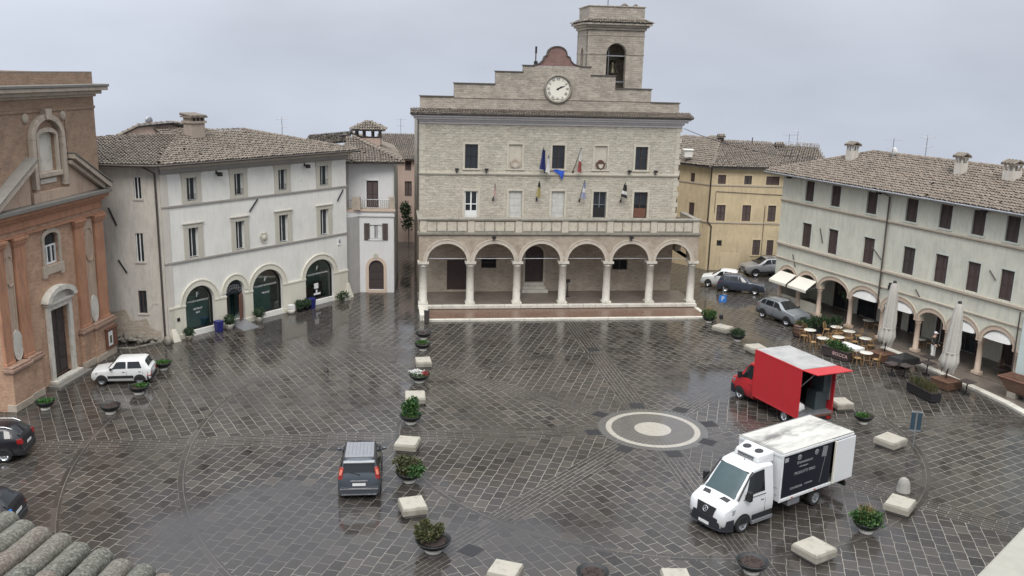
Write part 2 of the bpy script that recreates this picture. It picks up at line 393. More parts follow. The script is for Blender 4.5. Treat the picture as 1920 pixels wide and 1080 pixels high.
vm = t.nodes.new('ShaderNodeVectorMath'); vm.operation = 'SCALE'; t.links.new(rp.outputs[0], vm.inputs[0]); t.links.new(mu2.outputs[0], vm.inputs['Scale'])
mx = t.nodes.new('ShaderNodeMixRGB'); mx.inputs[0].default_value = .94
t.links.new(sky.outputs[0], mx.inputs[1]); t.links.new(vm.outputs[0], mx.inputs[2]); t.links.new(mx.outputs[0], bg.inputs[0])
bg.inputs[1].default_value = .1
sl = bpy.data.lights.new('sun', 'SUN'); sl.energy = 1.5; sl.angle = radians(25); sl.color = (1, .965, .91)
so = bpy.data.objects.new('sun', sl); COL.objects.link(so)
az = radians(SUN_ROT)   # sun direction in the sky: rotation measured from +Y towards +X
sd = Vector((sin(az) * cos(radians(SUN_EL)), cos(az) * cos(radians(SUN_EL)), sin(radians(SUN_EL))))
so.rotation_euler = sd.to_track_quat('Z', 'Y').to_euler()

# ------------------------------------------------------------------ ground
CX, CY = 7.12, 42.6
def paving():
    q = Mat('wet_paving'); o = q.n('ShaderNodeNewGeometry').outputs['Position']
    s3 = q.n('ShaderNodeSeparateXYZ', {0: o}); dx = q.math('SUBTRACT', s3.outputs[0], CX); dy = q.math('SUBTRACT', s3.outputs[1], CY)
    wob = q.noise(1.3, o, 2); wob = q.math('MULTIPLY', q.math('SUBTRACT', wob, .5), .10)
    r = q.math('SQRT', q.math('ADD', q.math('MULTIPLY', dx, dx), q.math('MULTIPLY', dy, dy)))
    th = q.math('MULTIPLY', q.math('ARCTAN2', dy, dx), 180 / pi)
    tt = q.math('DIVIDE', q.math('SUBTRACT', th, 98.3), 45.0)
    k = q.math('FLOOR', tt)
    km = q.math('SUBTRACT', k, q.math('MULTIPLY', q.math('FLOOR', q.math('DIVIDE', k, 8.0)), 8.0))
    sg = q.math('MULTIPLY', q.math('ADD', q.math('GREATER_THAN', km, 1.5), q.math('MULTIPLY', q.math('COMPARE', km, 4.0, .1), -1.0)), 90.0)
    ang = q.math('MULTIPLY', q.math('ADD', q.math('ADD', q.math('MULTIPLY', k, 45.0), 98.3 + 22.5 - 45.0), sg), pi / 180)
    ca, sa = q.math('COSINE', ang), q.math('SINE', ang)
    u = q.math('ADD', q.math('MULTIPLY', dx, ca), q.math('MULTIPLY', dy, sa))
    v = q.math('SUBTRACT', q.math('MULTIPLY', dy, ca), q.math('MULTIPLY', dx, sa))
    u = q.math('ADD', u, wob); v = q.math('SUBTRACT', v, wob)
    def brick(uu, vv, bw, bh, ms, off=.5):
        vec = q.n('ShaderNodeCombineXYZ', {0: uu, 1: vv, 2: 0.0}).outputs[0]
        b = q.n('ShaderNodeTexBrick', {'Vector': vec, 'Color1': (0,0,0,1), 'Color2': (1,1,1,1), 'Mortar': (.5,.5,.5,1), 'Scale': 1.0, 'Mortar Size': ms, 'Mortar Smooth': .35, 'Bias': 0.0, 'Brick Width': bw, 'Row Height': bh}, offset=off)
        return b.outputs[0], b.outputs[1]
    fr = q.math('SUBTRACT', tt, q.math('ROUND', tt))
    perp = q.math('MULTIPLY', r, q.math('SINE', q.math('MULTIPLY', fr, pi / 4)))
    bandm = q.math('LESS_THAN', q.math('ABSOLUTE', perp), .62)
    cellA, morA = brick(u, v, .64, .50, .0145)
    cellB, morB = brick(r, perp, .85, .205, .011)
    ringm = 0.0
    for R0, hw in ((12.4, .19), (21.9, .15), (26.5, .15)):
        d = q.math('ABSOLUTE', q.math('SUBTRACT', r, R0)); ringm = q.math('ADD', ringm, q.math('LESS_THAN', d, hw))
    ringm = q.math('MINIMUM', ringm, 1.0)
    cellC, morC = brick(q.math('MULTIPLY', th, .30), r, 1.3, .21, .008)
    mix1 = lambda f, a, b: q.n('ShaderNodeMix', {0: f, 2: a, 3: b}).outputs[0]
    cell = mix1(bandm, cellA, cellB); mor = mix1(bandm, morA, morB)
    cell = mix1(ringm, cell, cellC); mor = mix1(ringm, mor, morC)
    big = q.noise(.13, o, 4, .55); mid = q.noise(.5, o, 5, .65); fine = q.noise(7.0, o, 5, .7)
    worn = q.ramp(q.noise(.22, q.n('ShaderNodeMapping', {'Vector': o, 'Location': (31, 7, 0)}).outputs[0], 4, .6), (.36, .25), (.60, 1.0))
    st = q.ramp(cell, (0.0, (.018,.016,.0145)), (.3, (.041,.036,.031)), (.6, (.037,.035,.033)), (.85, (.055,.048,.041)), (1.0, (.076,.067,.057)))
    st = q.mix(q.math('MULTIPLY', q.ramp(big, (.4, 0), (.65, 1)), .55), st, (.055,.049,.044))
    st = q.mix(q.math('MULTIPLY', q.ramp(fine, (.45, 0), (.8, 1)), .35), st, (.11,.10,.092))
    jt = q.mix(fine, (.18,.165,.143), (.35,.325,.285))
    col = q.mix(q.math('MULTIPLY', mor, worn), st, jt)
    # ring of white stone and centre stone
    inner = q.math('LESS_THAN', r, 2.69)
    pet = q.math('SINE', q.math('MULTIPLY', th, 8 * pi / 180))
    dsc = q.mix(q.noise(2.0, o, 5, .7), (.085,.078,.071), (.135,.126,.115))
    rimc = q.mix(q.noise(3.0, o, 5, .7), (.07,.067,.064), (.13,.125,.115))
    wst = q.mix(q.noise(5.0, o, 6, .7), (.24,.225,.19), (.47,.44,.385))
    white = q.math('ADD', q.math('LESS_THAN', q.math('ABSOLUTE', q.math('SUBTRACT', r, 2.17)), .14), q.math('LESS_THAN', r, .9))
    ins = q.mix(q.math('LESS_THAN', r, 2.31), rimc, dsc); ins = q.mix(white, ins, wst)
    col = q.mix(inner, col, ins)
    wet = q.ramp(q.noise(.16, q.n('ShaderNodeMapping', {'Vector': o, 'Location': (3.5, 11.0, 0)}).outputs[0], 5, .6), (.42, 0), (.60, 1))
    pud = q.ramp(q.math('ADD', mid, q.math('MULTIPLY', wet, .25)), (.63, 0), (.80, 1))
    def pool(x, y, rx, ry):
        ex = q.math('DIVIDE', q.math('SUBTRACT', s3.outputs[0], x), rx); ey = q.math('DIVIDE', q.math('SUBTRACT', s3.outputs[1], y), ry)
        return q.math('SUBTRACT', 1.0, q.math('SQRT', q.math('ADD', q.math('MULTIPLY', ex, ex), q.math('MULTIPLY', ey, ey))))
    film = q.math('MAXIMUM', q.math('MAXIMUM', pool(-9.5, 31.5, 5.2, 4.6), pool(11.0, 50.0, 3.6, 4.2)), q.math('MAXIMUM', pool(-7.0, 64.0, 1.6, 9.0), q.math('MAXIMUM', pool(-13.5, 59.0, 4.5, 6.0), pool(0.0, 31.0, 5.0, 2.6))))
    film = q.ramp(q.math('ADD', film, q.math('MULTIPLY', q.math('SUBTRACT', mid, .5), 1.3)), (.08, 0), (.38, 1))
    wet = q.math('MAXIMUM', wet, film); pud = q.math('MAXIMUM', q.math('MULTIPLY', pud, .75), q.math('MULTIPLY', film, .6))
    rough = q.math('ADD', q.math('MULTIPLY', cell, .07), q.math('MULTIPLY', fine, .09))
    rough = q.math('ADD', rough, mix1(wet, .15, .035))
    rough = q.math('ADD', rough, q.math('MULTIPLY', mor, .22))
    rough = mix1(pud, rough, .045)
    col = q.mix(q.math('MULTIPLY', film, .5), col, (.05,.047,.046))
    q.set(col=col, rough=rough, spec=.50)
    hgt = q.math('ADD', q.math('MULTIPLY', mor, -1.0), q.math('ADD', q.math('MULTIPLY', cell, .25), q.math('MULTIPLY', fine, .35)))
    hgt = q.math('MULTIPLY', hgt, mix1(pud, 1.0, .15))
    q.bump(hgt, .22, .012)
    return q.m
M['paving'] = paving()
def ground_mesh():
    mb = MB(); rings = [0, 30, 70, 118, 150, 220, 420, 900]; zs = [0, 0, 0, 0, -14, -60, -170, -260]; n = 72
    vs = []; fs = []
    for r, z in zip(rings, zs):
        for k in range(n):
            a = 2*pi*k/n; vs.append((r*cos(a), 45 + r*sin(a), z))
    for i in range(len(rings) - 1):
        for k in range(n): fs.append((i*n+k, i*n+(k+1) % n, i*n+n+(k+1) % n, i*n+n+k))
    mb.add(vs, fs)
    return mb
tag(ground_mesh().build('ground', M['paving']), kind='structure')
def flat_brick():
    q = Mat('apron_brick'); o = q.obj()
    b = q.n('ShaderNodeTexBrick', {'Vector': o, 'Color1': (.135,.075,.05,1), 'Color2': (.20,.12,.085,1), 'Mortar': (.16,.12,.095,1), 'Scale': 1.0, 'Mortar Size': .006, 'Brick Width': .26, 'Row Height': .13})
    c = q.mix(q.math('MULTIPLY', q.noise(1.2, o, 5, .65), .5), b.outputs[0], (.10,.07,.055))
    q.set(col=c, rough=q.math('ADD', .16, q.math('MULTIPLY', q.noise(2.0, o, 5), .3)), spec=.55); q.bump(b.outputs[1], .2, .01)
    return q.m
M['apron'] = flat_brick()
def flat_stone():
    q = Mat('stone_floor'); o = q.obj()
    b = q.n('ShaderNodeTexBrick', {'Vector': o, 'Color1': (.10,.085,.07,1), 'Color2': (.16,.135,.115,1), 'Mortar': (.07,.06,.05,1), 'Scale': 1.0, 'Mortar Size': .008, 'Brick Width': .6, 'Row Height': .6})
    c = q.mix(q.math('MULTIPLY', q.noise(1.0, o, 5, .65), .6), b.outputs[0], (.22,.19,.16))
    q.set(col=c, rough=q.math('ADD', .2, q.math('MULTIPLY', q.noise(2.0, o, 5), .35)), spec=.5)
    return q.m
M['floor'] = flat_stone()
DRAINS = [(-2.98,-.63,'left of the white ring'),(-1.71,-2.58,'in the band just below left of the white ring'),(.55,-2.99,'straight below the white ring, towards the viewer'),(2.42,-1.48,'beside the white ring, nearest the white truck'),(2.95,.85,'right of the white ring, between it and the red truck'),(1.86,2.75,'behind the white ring on its right'),(-.39,3.23,'where the band from the town hall meets the white ring'),(-2.45,1.79,'behind the white ring on its left'),(-8.36,-12.24,'beside the nearest bush bowl, between it and a stone bench'),(-1.88,13.14,'halfway along the band leading to the town hall')]
for dx, dy, w_ in DRAINS:
    mb = MB(); a = atan2(dy, dx); Mx = RT(CX + dx, CY + dy, 0, math.degrees(a))
    mb.box(-.36, .36, -.36, .36, -.02, .006, Mx)
    for i in range(-2, 3): mb.box(-.3, .3, i*.12 - .02, i*.12 + .02, .006, .012, Mx)
    tag(mb.build('drain_cover', M['black']), 'square dark drain cover ' + w_, 'drain cover', 'drain covers in the paving')
# ------------------------------------------------------------------ roofs of separate barrel tiles
def tileroof(mb, pts, w=.21, l=.36, r=.092, mi=0, bi=1, jit=1.5, thick=.12):
    P = [Vector(p) for p in pts]
    X = (P[1] - P[0]).normalized(); N = X.cross(P[-1] - P[0]).normalized()
    if N.z < 0: N = -N
    Y = N.cross(X).normalized()
    if (P[-1] - P[0]).dot(Y) < 0: Y = -Y
    q = [((p - P[0]).dot(X), (p - P[0]).dot(Y)) for p in P]
    mb.add([p - N*.02 for p in P], [tuple(range(len(P)))], None, bi)
    mb.add([p - N*thick for p in P], [tuple(range(len(P)))], None, bi)
    n = len(P)
    for i in range(n):
        a, b = P[i], P[(i+1) % n]; mb.add([a - N*.02, b - N*.02, b - N*thick, a - N*thick], [(0,1,2,3)], None, bi)
    def inside(x, y):
        c = False
        for i in range(len(q)):
            (x1, y1), (x2, y2) = q[i], q[i-1]
            if (y1 > y) != (y2 > y) and x < (x2-x1)*(y-y1)/(y2-y1) + x1: c = not c
        return c
    u0 = min(a for a, b in q); u1 = max(a for a, b in q); v1 = max(b for a, b in q)
    nu = int((u1-u0)/w); nv = int(v1/l) + 1
    for i in range(nu + 1):
        uc = u0 + (i + .5)*w + rnd.uniform(-.012, .012)*jit
        colr = rnd.random()
        for j in range(nv):
            va = j*l - .05; vb = va + l + .10
            if not inside(uc, va + l*.5): continue
            ra = r*rnd.uniform(.95, 1.12); rb = ra*.82; dy = rnd.uniform(-.03, .03)*jit; du = rnd.uniform(-.015, .015)*jit
            ha = .035 + rnd.uniform(0, .02)*jit; hb = .0
            vs = []
            for (vv, rr, hh, sh) in ((va+dy, ra, ha, 0), (vb+dy, rb, hb, du)):
                for k in range(5):
                    t_ = pi*k/4; vs.append(P[0] + X*(uc + sh - rr*cos(t_)) + Y*vv + N*(hh + rr*sin(t_)*.85))
            a = min(1, max(0, .75*rnd.random() + .25*colr))
            if rnd.random() < .004: continue
            mb.add(vs, [(k, k+1, k+6, k+5) for k in range(4)], None, mi, True, a)
            if j == 0: mb.add(vs[:5], [(0,1,2,3,4)], None, bi)
def ridge_tiles(mb, a, b, r=.14, l=.42, mi=0):
    A, B = Vector(a), Vector(b); L = (B-A).length; D = (B-A).normalized(); S = D.cross(Vector((0,0,1))).normalized(); U = S.cross(D)
    n = max(1, int(L/l))
    for i in range(n):
        vs = []
        for (t0, rr, h) in ((i*L/n - .04, r*1.05, .05), ((i+1)*L/n + .04, r*.9, .02)):
            for k in range(6):
                t_ = pi*k/5; vs.append(A + D*t0 - S*rr*cos(t_) + U*(h - .03 + rr*sin(t_)*.8))
        mb.add(vs, [(k, k+1, k+7, k+6) for k in range(5)], None, mi, True, rnd.random())
def chimney(parent, x, y, z0, z1, s=.5, rot=0, mats=('wing_pl','roof'), name='chimney'):
    mb = MB(); Mx = RT(x, y, 0, rot); h = s/2
    mb.box(-h, h, -h, h, z0, z1 - .55, Mx)
    for sx in (-1, 0, 1):
        for sy in (-1, 1): mb.box(sx*h*.8 - .05, sx*h*.8 + .05, sy*h*.8 - .05, sy*h*.8 + .05, z1 - .55, z1 - .22, Mx)
    c = mb.build(name, M[mats[0]], parent)
    k = MB()
    k.box(-h-.12, h+.12, -h-.12, h+.12, z1 - .22, z1 - .15, Mx)
    for sy in (-1, 1):
        for i in range(4):
            xx = (i - 1.5)*(s + .24)/4
            k.tube([Mx @ Vector((xx, sy*(h+.14), z1 - .13)), Mx @ Vector((xx, 0, z1 + .06))], .085, 6, None, 0, rnd.random())
    k.build('chimney_cap', M[mats[1]], c)
    return c
def antenna(name_root, x, y, z0, z1, rot=0, n=6, parent=None):
    mb = MB(); mb.tube([(x, y, z0), (x, y, z1)], .025, 6)
    Mx = RT(x, y, 0, rot)
    for k, zz in enumerate((z1 - .12, z1 - .75)):
        Lb = .55 - .15*k
        mb.tube([Mx @ Vector((-Lb, 0, zz)), Mx @ Vector((Lb, 0, zz))], .016, 5)
        for i in range(n): 
            xx = -Lb + 2*Lb*i/(n-1); mb.tube([Mx @ Vector((xx, -.28, zz)), Mx @ Vector((xx, .28, zz))], .011, 4)
    return mb.build('antenna', M['zinc'], parent)
def window(parent, u0, u1, z0, z1, y, style='glass', frame='white_wood', bars=1, rows=0, mat=None, fr=.06, name='window'):
    """frame with a pane behind it, set at depth y (local coordinates of the building)"""
    f = MB()
    f.box(u0, u0+fr, y, y+.06, z0, z1); f.box(u1-fr, u1, y, y+.06, z0, z1)
    f.box(u0+fr, u1-fr, y, y+.06, z0, z0+fr); f.box(u0+fr, u1-fr, y, y+.06, z1-fr, z1)
    for i in range(bars):
        c = u0 + (u1-u0)*(i+1)/(bars+1); f.box(c-fr*.6, c+fr*.6, y+.003, y+.055, z0+fr, z1-fr)
    for i in range(rows):
        c = z0 + (z1-z0)*(i+1)/(rows+1); f.box(u0+fr, u1-fr, y+.012, y+.05, c-fr*.4, c+fr*.4)
    fo = f.build(name, M[frame], parent)
    p = MB(); p.box(u0+fr*.5, u1-fr*.5, y+.062, y+.08, z0+fr*.5, z1-fr*.5)
    p.build('pane', M[mat or 'glass'], fo)
    return fo
def shutters(parent, u0, u1, z0, z1, y, mat='shutter', name='shutter'):
    """a closed pair of louvred shutters: one mesh"""
    f = MB(); c = (u0+u1)/2
    for a, b in ((u0, c-.006), (c+.006, u1)):
        f.box(a, a+.06, y, y+.05, z0, z1); f.box(b-.06, b, y, y+.05, z0, z1)
        for zz in (z0, (z0+z1)/2 - .03, z1-.07): f.box(a+.06, b-.06, y, y+.05, zz, zz+.07)
        n = max(4, int((z1-z0)/.085))
        for i in range(n):
            zz = z0 + .07 + (z1-z0-.14)*i/n
            f.add([(a+.06, y+.005, zz), (b-.06, y+.005, zz), (b-.06, y+.04, zz+.07), (a+.06, y+.04, zz+.07)], [(0,1,2,3)])
        f.box(a+.05, b-.05, y+.052, y+.06, z0+.02, z1-.02)
    return f.build(name, M[mat], parent)
def surround(mb, u0, u1, z0, z1, w, y0, y1, sill=True, ears=0.0):
    mb.box(u0-w, u0, y0, y1, z0, z1); mb.box(u1, u1+w, y0, y1, z0, z1); mb.box(u0-w-ears, u1+w+ears, y0-.01, y1, z1, z1+w)
    if sill: mb.box(u0-w-.05, u1+w+.05, y0-.04, y1, z0-.12, z0)
def column(parent, u, y, z0, z1, w, mat='marble', n=12, name='column', capital=.4, base=.22):
    c = MB(); h = w/2
    c.box(u-h-.06, u+h+.06, y-h-.06, y+h+.06, z0, z0+base*.55)
    c.lathe([(h*1.12, z0+base*.55), (h*1.1, z0+base), (h*1.0, z0+base+.03), (h*.93, z1-capital), (h*1.1, z1-capital+.03), (h*1.1, z1-capital+.09), (h*.98, z1-capital+.11), (h*1.25, z1-.16)], (u, y, 0), n)
    c.box(u-h*1.35, u+h*1.35, y-h*1.35, y+h*1.35, z1-.16, z1)
    return c.build(name, M[mat], parent)

# ------------------------------------------------------------------ town hall
hall = thing('town_hall', 'pale stone town hall with six-arch loggia, stepped gable with clock and bell tower', 'town hall', (-6.41, 64.42), 7.92)
W = [(3.24,4.20,9.84,11.63),(6.53,7.52,9.86,11.66),(9.82,10.78,9.88,11.64),(13.10,14.05,9.87,11.64),(16.26,17.22,9.86,11.62)]
D = [(3.25,4.24,6.14,8.16),(6.61,7.61,6.14,8.18),(9.88,10.88,6.14,8.19),(13.13,14.15,6.14,8.17),(16.33,17.40,6.14,8.17)]
LP = [rect(1.98,3.48,.52,2.88), rect(4.6,5.78,2.22,3.05), archpoly(8.0,9.42,1.12,3.35,.6), rect(14.9,16.1,2.06,2.86), rect(10.6,11.1,3.0,3.5)]
mb = MB(); mb.wall([(-.12,5.7),(19.68,5.7),(19.68,13.25),(-.12,13.25)], [rect(*x) for x in W + D], 4.0, .35)
mb.box(-.12, 19.68, 4.36, 17, 5.7, 13.25)
for u in (-.14, 19.40):
    for i in range(18): mb.box(u, u + (.42 if i % 2 else .30), 3.985, 4.02, 5.8 + i*.41, 5.8 + i*.41 + .36, None, 1)
mb.build('wall', [M['hall'], M['trim']], hall)
mb = MB(); mb.wall([(-.12,.38),(19.68,.38),(19.68,5.6),(-.12,5.6)], LP, 4.0, .35); mb.box(-.12, 19.68, 4.36, 17, .0, 5.6)
mb.build('loggia_back_wall', M['hall_in'], hall)
mb = MB()
for x in W: mb.cut(); surround(mb, *x, .16, 3.96, 4.0, True)
for x in D: mb.cut(); surround(mb, *x, .17, 3.95, 4.0, False)
mb.builds('window_surround', M['trim'], hall, bevel=.01)
mb = MB(); mb.box(-.2, 19.76, 3.86, 4.0, 9.42, 9.56); mb.box(-.17, 19.73, 3.92, 4.0, 9.34, 9.42); mb.build('string_course', M['trim'], hall, bevel=.015)
# upper windows: three dark, two walled up with carved coats of arms
for i in (0, 2, 4): window(hall, *W[i], 4.14, frame='wood' if i else 'black', bars=1, rows=1, fr=.05)
for i in (1, 3):
    p = MB(); p.box(W[i][0], W[i][1], 4.1, 4.2, W[i][2], W[i][3]); p.build('walled_up_window', M['trim'], hall)
    a = MB(); c = (W[i][0]+W[i][1])/2
    a.prism([(c-.36,10.38),(c-.30,10.05),(c,9.86),(c+.30,10.05),(c+.36,10.38),(c+.2,10.33),(c,10.42),(c-.2,10.33)], 3.9, 4.1)
    a.prism([(c-.18,10.25),(c-.13,10.06),(c,9.97),(c+.13,10.06),(c+.18,10.25)], 3.87, 3.9, None, 1)
    a.arcband(c, 10.36, .10, .1, .26, .24, 3.93, 4.1, n=10)
    a.build('coat_of_arms', [M['church_st'] if i == 1 else M['wood_l'], M['trim']], hall, bevel=.02)
# terrace doors
M['dullwhite'] = simple('dull_white_paint', (.56,.56,.53), .6, var=.15)
window(hall, *D[0], 4.12, bars=1, rows=1, fr=.09, name='terrace_door'); mb = MB(); mb.box(3.34, 4.15, 4.10, 4.16, 6.24, 6.66); mb.build('door_panel', M['white_wood'], hall)
for i in (1, 2):
    mb = MB(); u0, u1, z0, z1 = D[i]; mb.box(u0, u1, 4.16, 4.24, z0, z1)
    for r_ in range(3):
        for c_ in range(2): mb.box(u0+.1+c_*.44, u0+.46+c_*.44, 4.14, 4.16, z0+.35+r_*.55, z0+.8+r_*.55)
    mb.build('terrace_door', M['dullwhite'], hall, bevel=.01)
window(hall, *D[3], 4.14, frame='zinc', bars=1, rows=1, fr=.05, name='terrace_door'); mb = MB(); mb.box(13.2, 14.08, 4.11, 4.16, 6.2, 6.95); mb.build('door_panel', M['black'], hall)
window(hall, *D[4], 4.14, frame='wood', bars=1, rows=1, fr=.06, name='terrace_door'); mb = MB(); mb.box(16.4, 17.33, 4.11, 4.16, 6.2, 6.9); mb.build('door_panel', M['door_red'], hall)
# cornice, eaves
mb = MB()
for z0, z1, p in ((13.1,13.28,.10),(13.28,13.45,.22),(13.45,13.62,.45),(13.62,13.80,.62)): mb.box(-.14-p*.95, 19.70+p*.95, 4.0-p, 4.4, z0, z1)
mb.build('cornice', M['corn'], hall, bevel=.02)
mb = MB(); mb.tube([(-.85,3.28,13.84),(20.4,3.28,13.84)], .07, 8); mb.tube([(-.28,3.35,13.8),(-.24,3.88,13.3),(-.24,3.88,6.2)], .05, 6); mb.build('gutter', M['pipe'], hall)
mb = MB(); tileroof(mb, [(-.8,3.25,13.86),(20.4,3.25,13.86),(20.4,4.4,14.18),(-.8,4.4,14.18)], .19, .3, .075); mb.build('eaves_roof', [M['roof'], M['roofbase']], hall)
# stepped parapet
steps = [(-.08,14.1),(19.55,14.1),(19.55,14.9),(17.3,14.9),(17.3,15.88),(14.48,15.88),(14.48,16.8),(12.57,16.8),(12.57,17.4),(7.5,17.4),(7.5,16.92),(5.45,16.92),(5.45,16.0),(2.4,16.0),(2.4,15.02),(-.08,15.02)]
mb = MB(); mb.prism(steps, 4.3, 4.85); mb.build('stepped_parapet', M['hall_par'], hall)
mb = MB()
for a, b, z in ((-.14,2.4,15.02),(2.34,5.45,16.0),(5.39,7.5,16.92),(7.44,8.35,17.4),(11.7,12.63,17.4),(12.57,14.54,16.8),(14.48,17.36,15.88),(17.3,19.61,14.9)): mb.cut(); mb.box(a, b, 4.22, 4.93, z, z+.07)
mb.builds('parapet_coping', M['roofbase'], hall)
mb = MB(); mb.box(2.4, 17.3, 4.24, 4.3, 14.98, 15.06); mb.build('parapet_string', M['hall_par'], hall)
cp = [(8.3,17.42),(8.75,17.56),(9.0,17.8),(9.12,18.1),(9.27,18.1),(9.33,18.32)] + [(10.0 - .68*cos(pi*i/12), 18.3 + .5*sin(pi*i/12)) for i in range(1, 12)] + [(10.68,18.32),(10.74,18.1),(10.9,18.1),(11.02,17.8),(11.27,17.56),(11.72,17.42)]
mb = MB(); mb.prism(cp, 4.35, 4.75); mb.build('curved_gable_crest', M['brickred'], hall)
mb = MB()
for i in range(len(cp) - 1):
    (a, b), (c, d) = cp[i], cp[i+1]; L = hypot(c-a, d-b)
    if L < .02: continue
    nx, nz = -(d-b)/L, (c-a)/L
    mb.add([(a,4.28,b),(c,4.28,d),(c+nx*.08,4.28,d+nz*.08),(a+nx*.08,4.28,b+nz*.08),(a,4.82,b),(c,4.82,d),(c+nx*.08,4.82,d+nz*.08),(a+nx*.08,4.82,b+nz*.08)], [(0,1,2,3),(4,5,6,7),(0,1,5,4),(2,3,7,6)])
mb.build('crest_coping', M['roofbase'], hall)
mb = MB(); mb.tube([(8.42,4.5,17.4),(8.42,4.5,18.75)], .045, 6); mb.box(8.3, 8.56, 4.4, 4.6, 17.4, 17.75); mb.box(8.36, 8.5, 4.46, 4.54, 18.3, 18.8); mb.build('iron_finial', M['iron'], hall)
# clock
Mc = Matrix.Translation((10.12, 4.3, 15.78)) @ Matrix.Rotation(pi/2, 4, 'X')
clk = MB(); clk.lathe([(1.07,0),(1.07,.14),(1.02,.19),(.94,.2),(.88,.10),(.88,.03)], n=48, M=Mc); ck = clk.build('clock', M['marble_d'], hall)
clk = MB(); clk.lathe([(.0,.05),(.90,.05)], n=48, M=Mc, sm=False); clk.build('dial', M['cream'], ck)
clk = MB()
for i, s_ in enumerate(['XII','I','II','III','IIII','V','VI','VII','VIII','IX','X','XI']):
    a = radians(90 - 30*i); clk.text(s_, .28, Mc @ Matrix.Translation((.70*cos(a), .70*sin(a), .06)) @ Matrix.Rotation(a - pi/2, 4, 'Z'), 0, .004, .8)
clk.build('dial_numerals', M['black'], ck)
for nm, ang, L, wd in (('hour_hand', 62, .42, .045), ('minute_hand', 66, .62, .028)):
    h_ = MB(); a = radians(90 - ang); h_.add([(-wd,-.12,0),(wd,-.12,0),(wd*1.3,L*.7,0),(0,L,0),(-wd*1.3,L*.7,0)], [(0,1,2,3,4)], Mc @ Matrix.Translation((0,0,.075 + (.01 if nm[0] == 'm' else 0))) @ Matrix.Rotation(a - pi/2, 4, 'Z'))
    h_.lathe([(.0,.085),(.07,.085),(.07,.06)], n=12, M=Mc); h_.build(nm, M['iron'], ck)
# belfry
TU0, TU1, TY0, TY1 = 12.6, 17.0, 6.0, 9.94
mb = MB()
ap = archpoly(14.1, 15.63, 15.6, 18.45, .77)
mb.wall(rect(TU0, TU1, 13.4, 20.2), [ap], TY0, .55)
mb.wall(rect(TU0, TU1, 13.4, 20.2), [], TY1 - .5, .5)
Mside = Matrix.Translation((TU0, TY1, 0)) @ Matrix.Rotation(-pi/2, 4, 'Z')
sap = archpoly(1.45, 2.5, 15.6, 18.3, .6)
mb.wall(rect(.005, TY1-TY0-.005, 13.4, 20.195), [sap], 0, .5, Mside)
mb.wall(rect(.005, TY1-TY0-.005, 13.4, 20.195), [sap], TU1-TU0-.5, .5, Mside)
mb.box(TU0+.06, TU1-.06, TY0+.06, TY1-.06, 20.9, 21.93); mb.box(TU0-.0, TU1+.0, TY0, TY1, 20.15, 20.2)
tw = mb.build('bell_tower', M['hall_par'], hall)
mb = MB()
for z0, z1, p in ((20.2,20.4,.12),(20.4,20.56,.28),(20.56,20.72,.46)): mb.box(TU0-p, TU1+p, TY0-p, TY1+p, z0, z1)
mb.box(TU0-.04, TU1+.04, TY0-.04, TY1+.04, 19.78, 19.86)
for a, b in ((TU0-.05, 14.1), (15.63, TU1+.05)): mb.box(a, b, TY0-.05, TY0+.3, 18.4, 18.48)
mb.arcband(14.865, 18.48, .78, .78, 1.02, 1.02, TY0-.05, TY0+.1)
mb.box(TU0-.05, TU0+.2, TY0+.3, 7.4, 18.4, 18.48); mb.box(TU0-.05, TU0+.2, 8.5, TY1, 18.4, 18.48)
mb.box(TU0-.02, TU1+.02, TY0-.02, TY1+.02, 21.9, 21.98)
mb.build('tower_cornice', M['hall_par'], tw, bevel=.02)
mb = MB()
for s_ in range(4):
    p = .5; c = [(TU0-p,TY0-p),(TU1+p,TY0-p),(TU1+p,TY1+p),(TU0-p,TY1+p)]; d = [(TU0+.05,TY0+.05),(TU1-.05,TY0+.05),(TU1-.05,TY1-.05),(TU0+.05,TY1-.05)]
    a, b = c[s_], c[(s_+1) % 4]; e_, f_ = d[(s_+1) % 4], d[s_]
    tileroof(mb, [(*a,20.74),(*b,20.74),(*e_,20.98),(*f_,20.98)], .18, .3, .08, thick=.02)
for k in range(9): mb.tube([(15.3+k*.14, 6.6, 21.98+.1*sin(k)), (15.4+k*.14, 7.4, 22.06+.16*sin(k*.9))], .08, 6, None, 0, rnd.random())
mb.build('tower_roof', [M['roof'], M['roofbase']], tw)
mb = MB(); mb.tube([(14.4,7.6,21.9),(14.4,7.6,22.7)], .03, 6); mb.build('lightning_rod', M['iron'], tw)
mb = MB(); mb.lathe([(.05,1.0),(.2,.95),(.28,.7),(.33,.35),(.46,.08),(.52,0),(.46,0)], (15.0,7.6,17.0), 20); mb.box(14.0, 16.1, 7.5, 7.7, 18.05, 18.25); mb.tube([(15,7.6,17.95),(15,7.6,18.1)], .06); mb.build('bell', M['bronze'], tw)
mb = MB(); mb.box(14.1, 15.63, TY0+.3, TY0+.36, 18.28, 18.36); mb.box(14.1, 15.63, TY0+.32, TY0+.36, 16.35, 16.42)
mb.tube([(14.35,TY0+.34,15.9),(14.35,TY0+.34,18.9)], .03, 6); mb.build('arch_tie_bar', M['zinc'], tw)
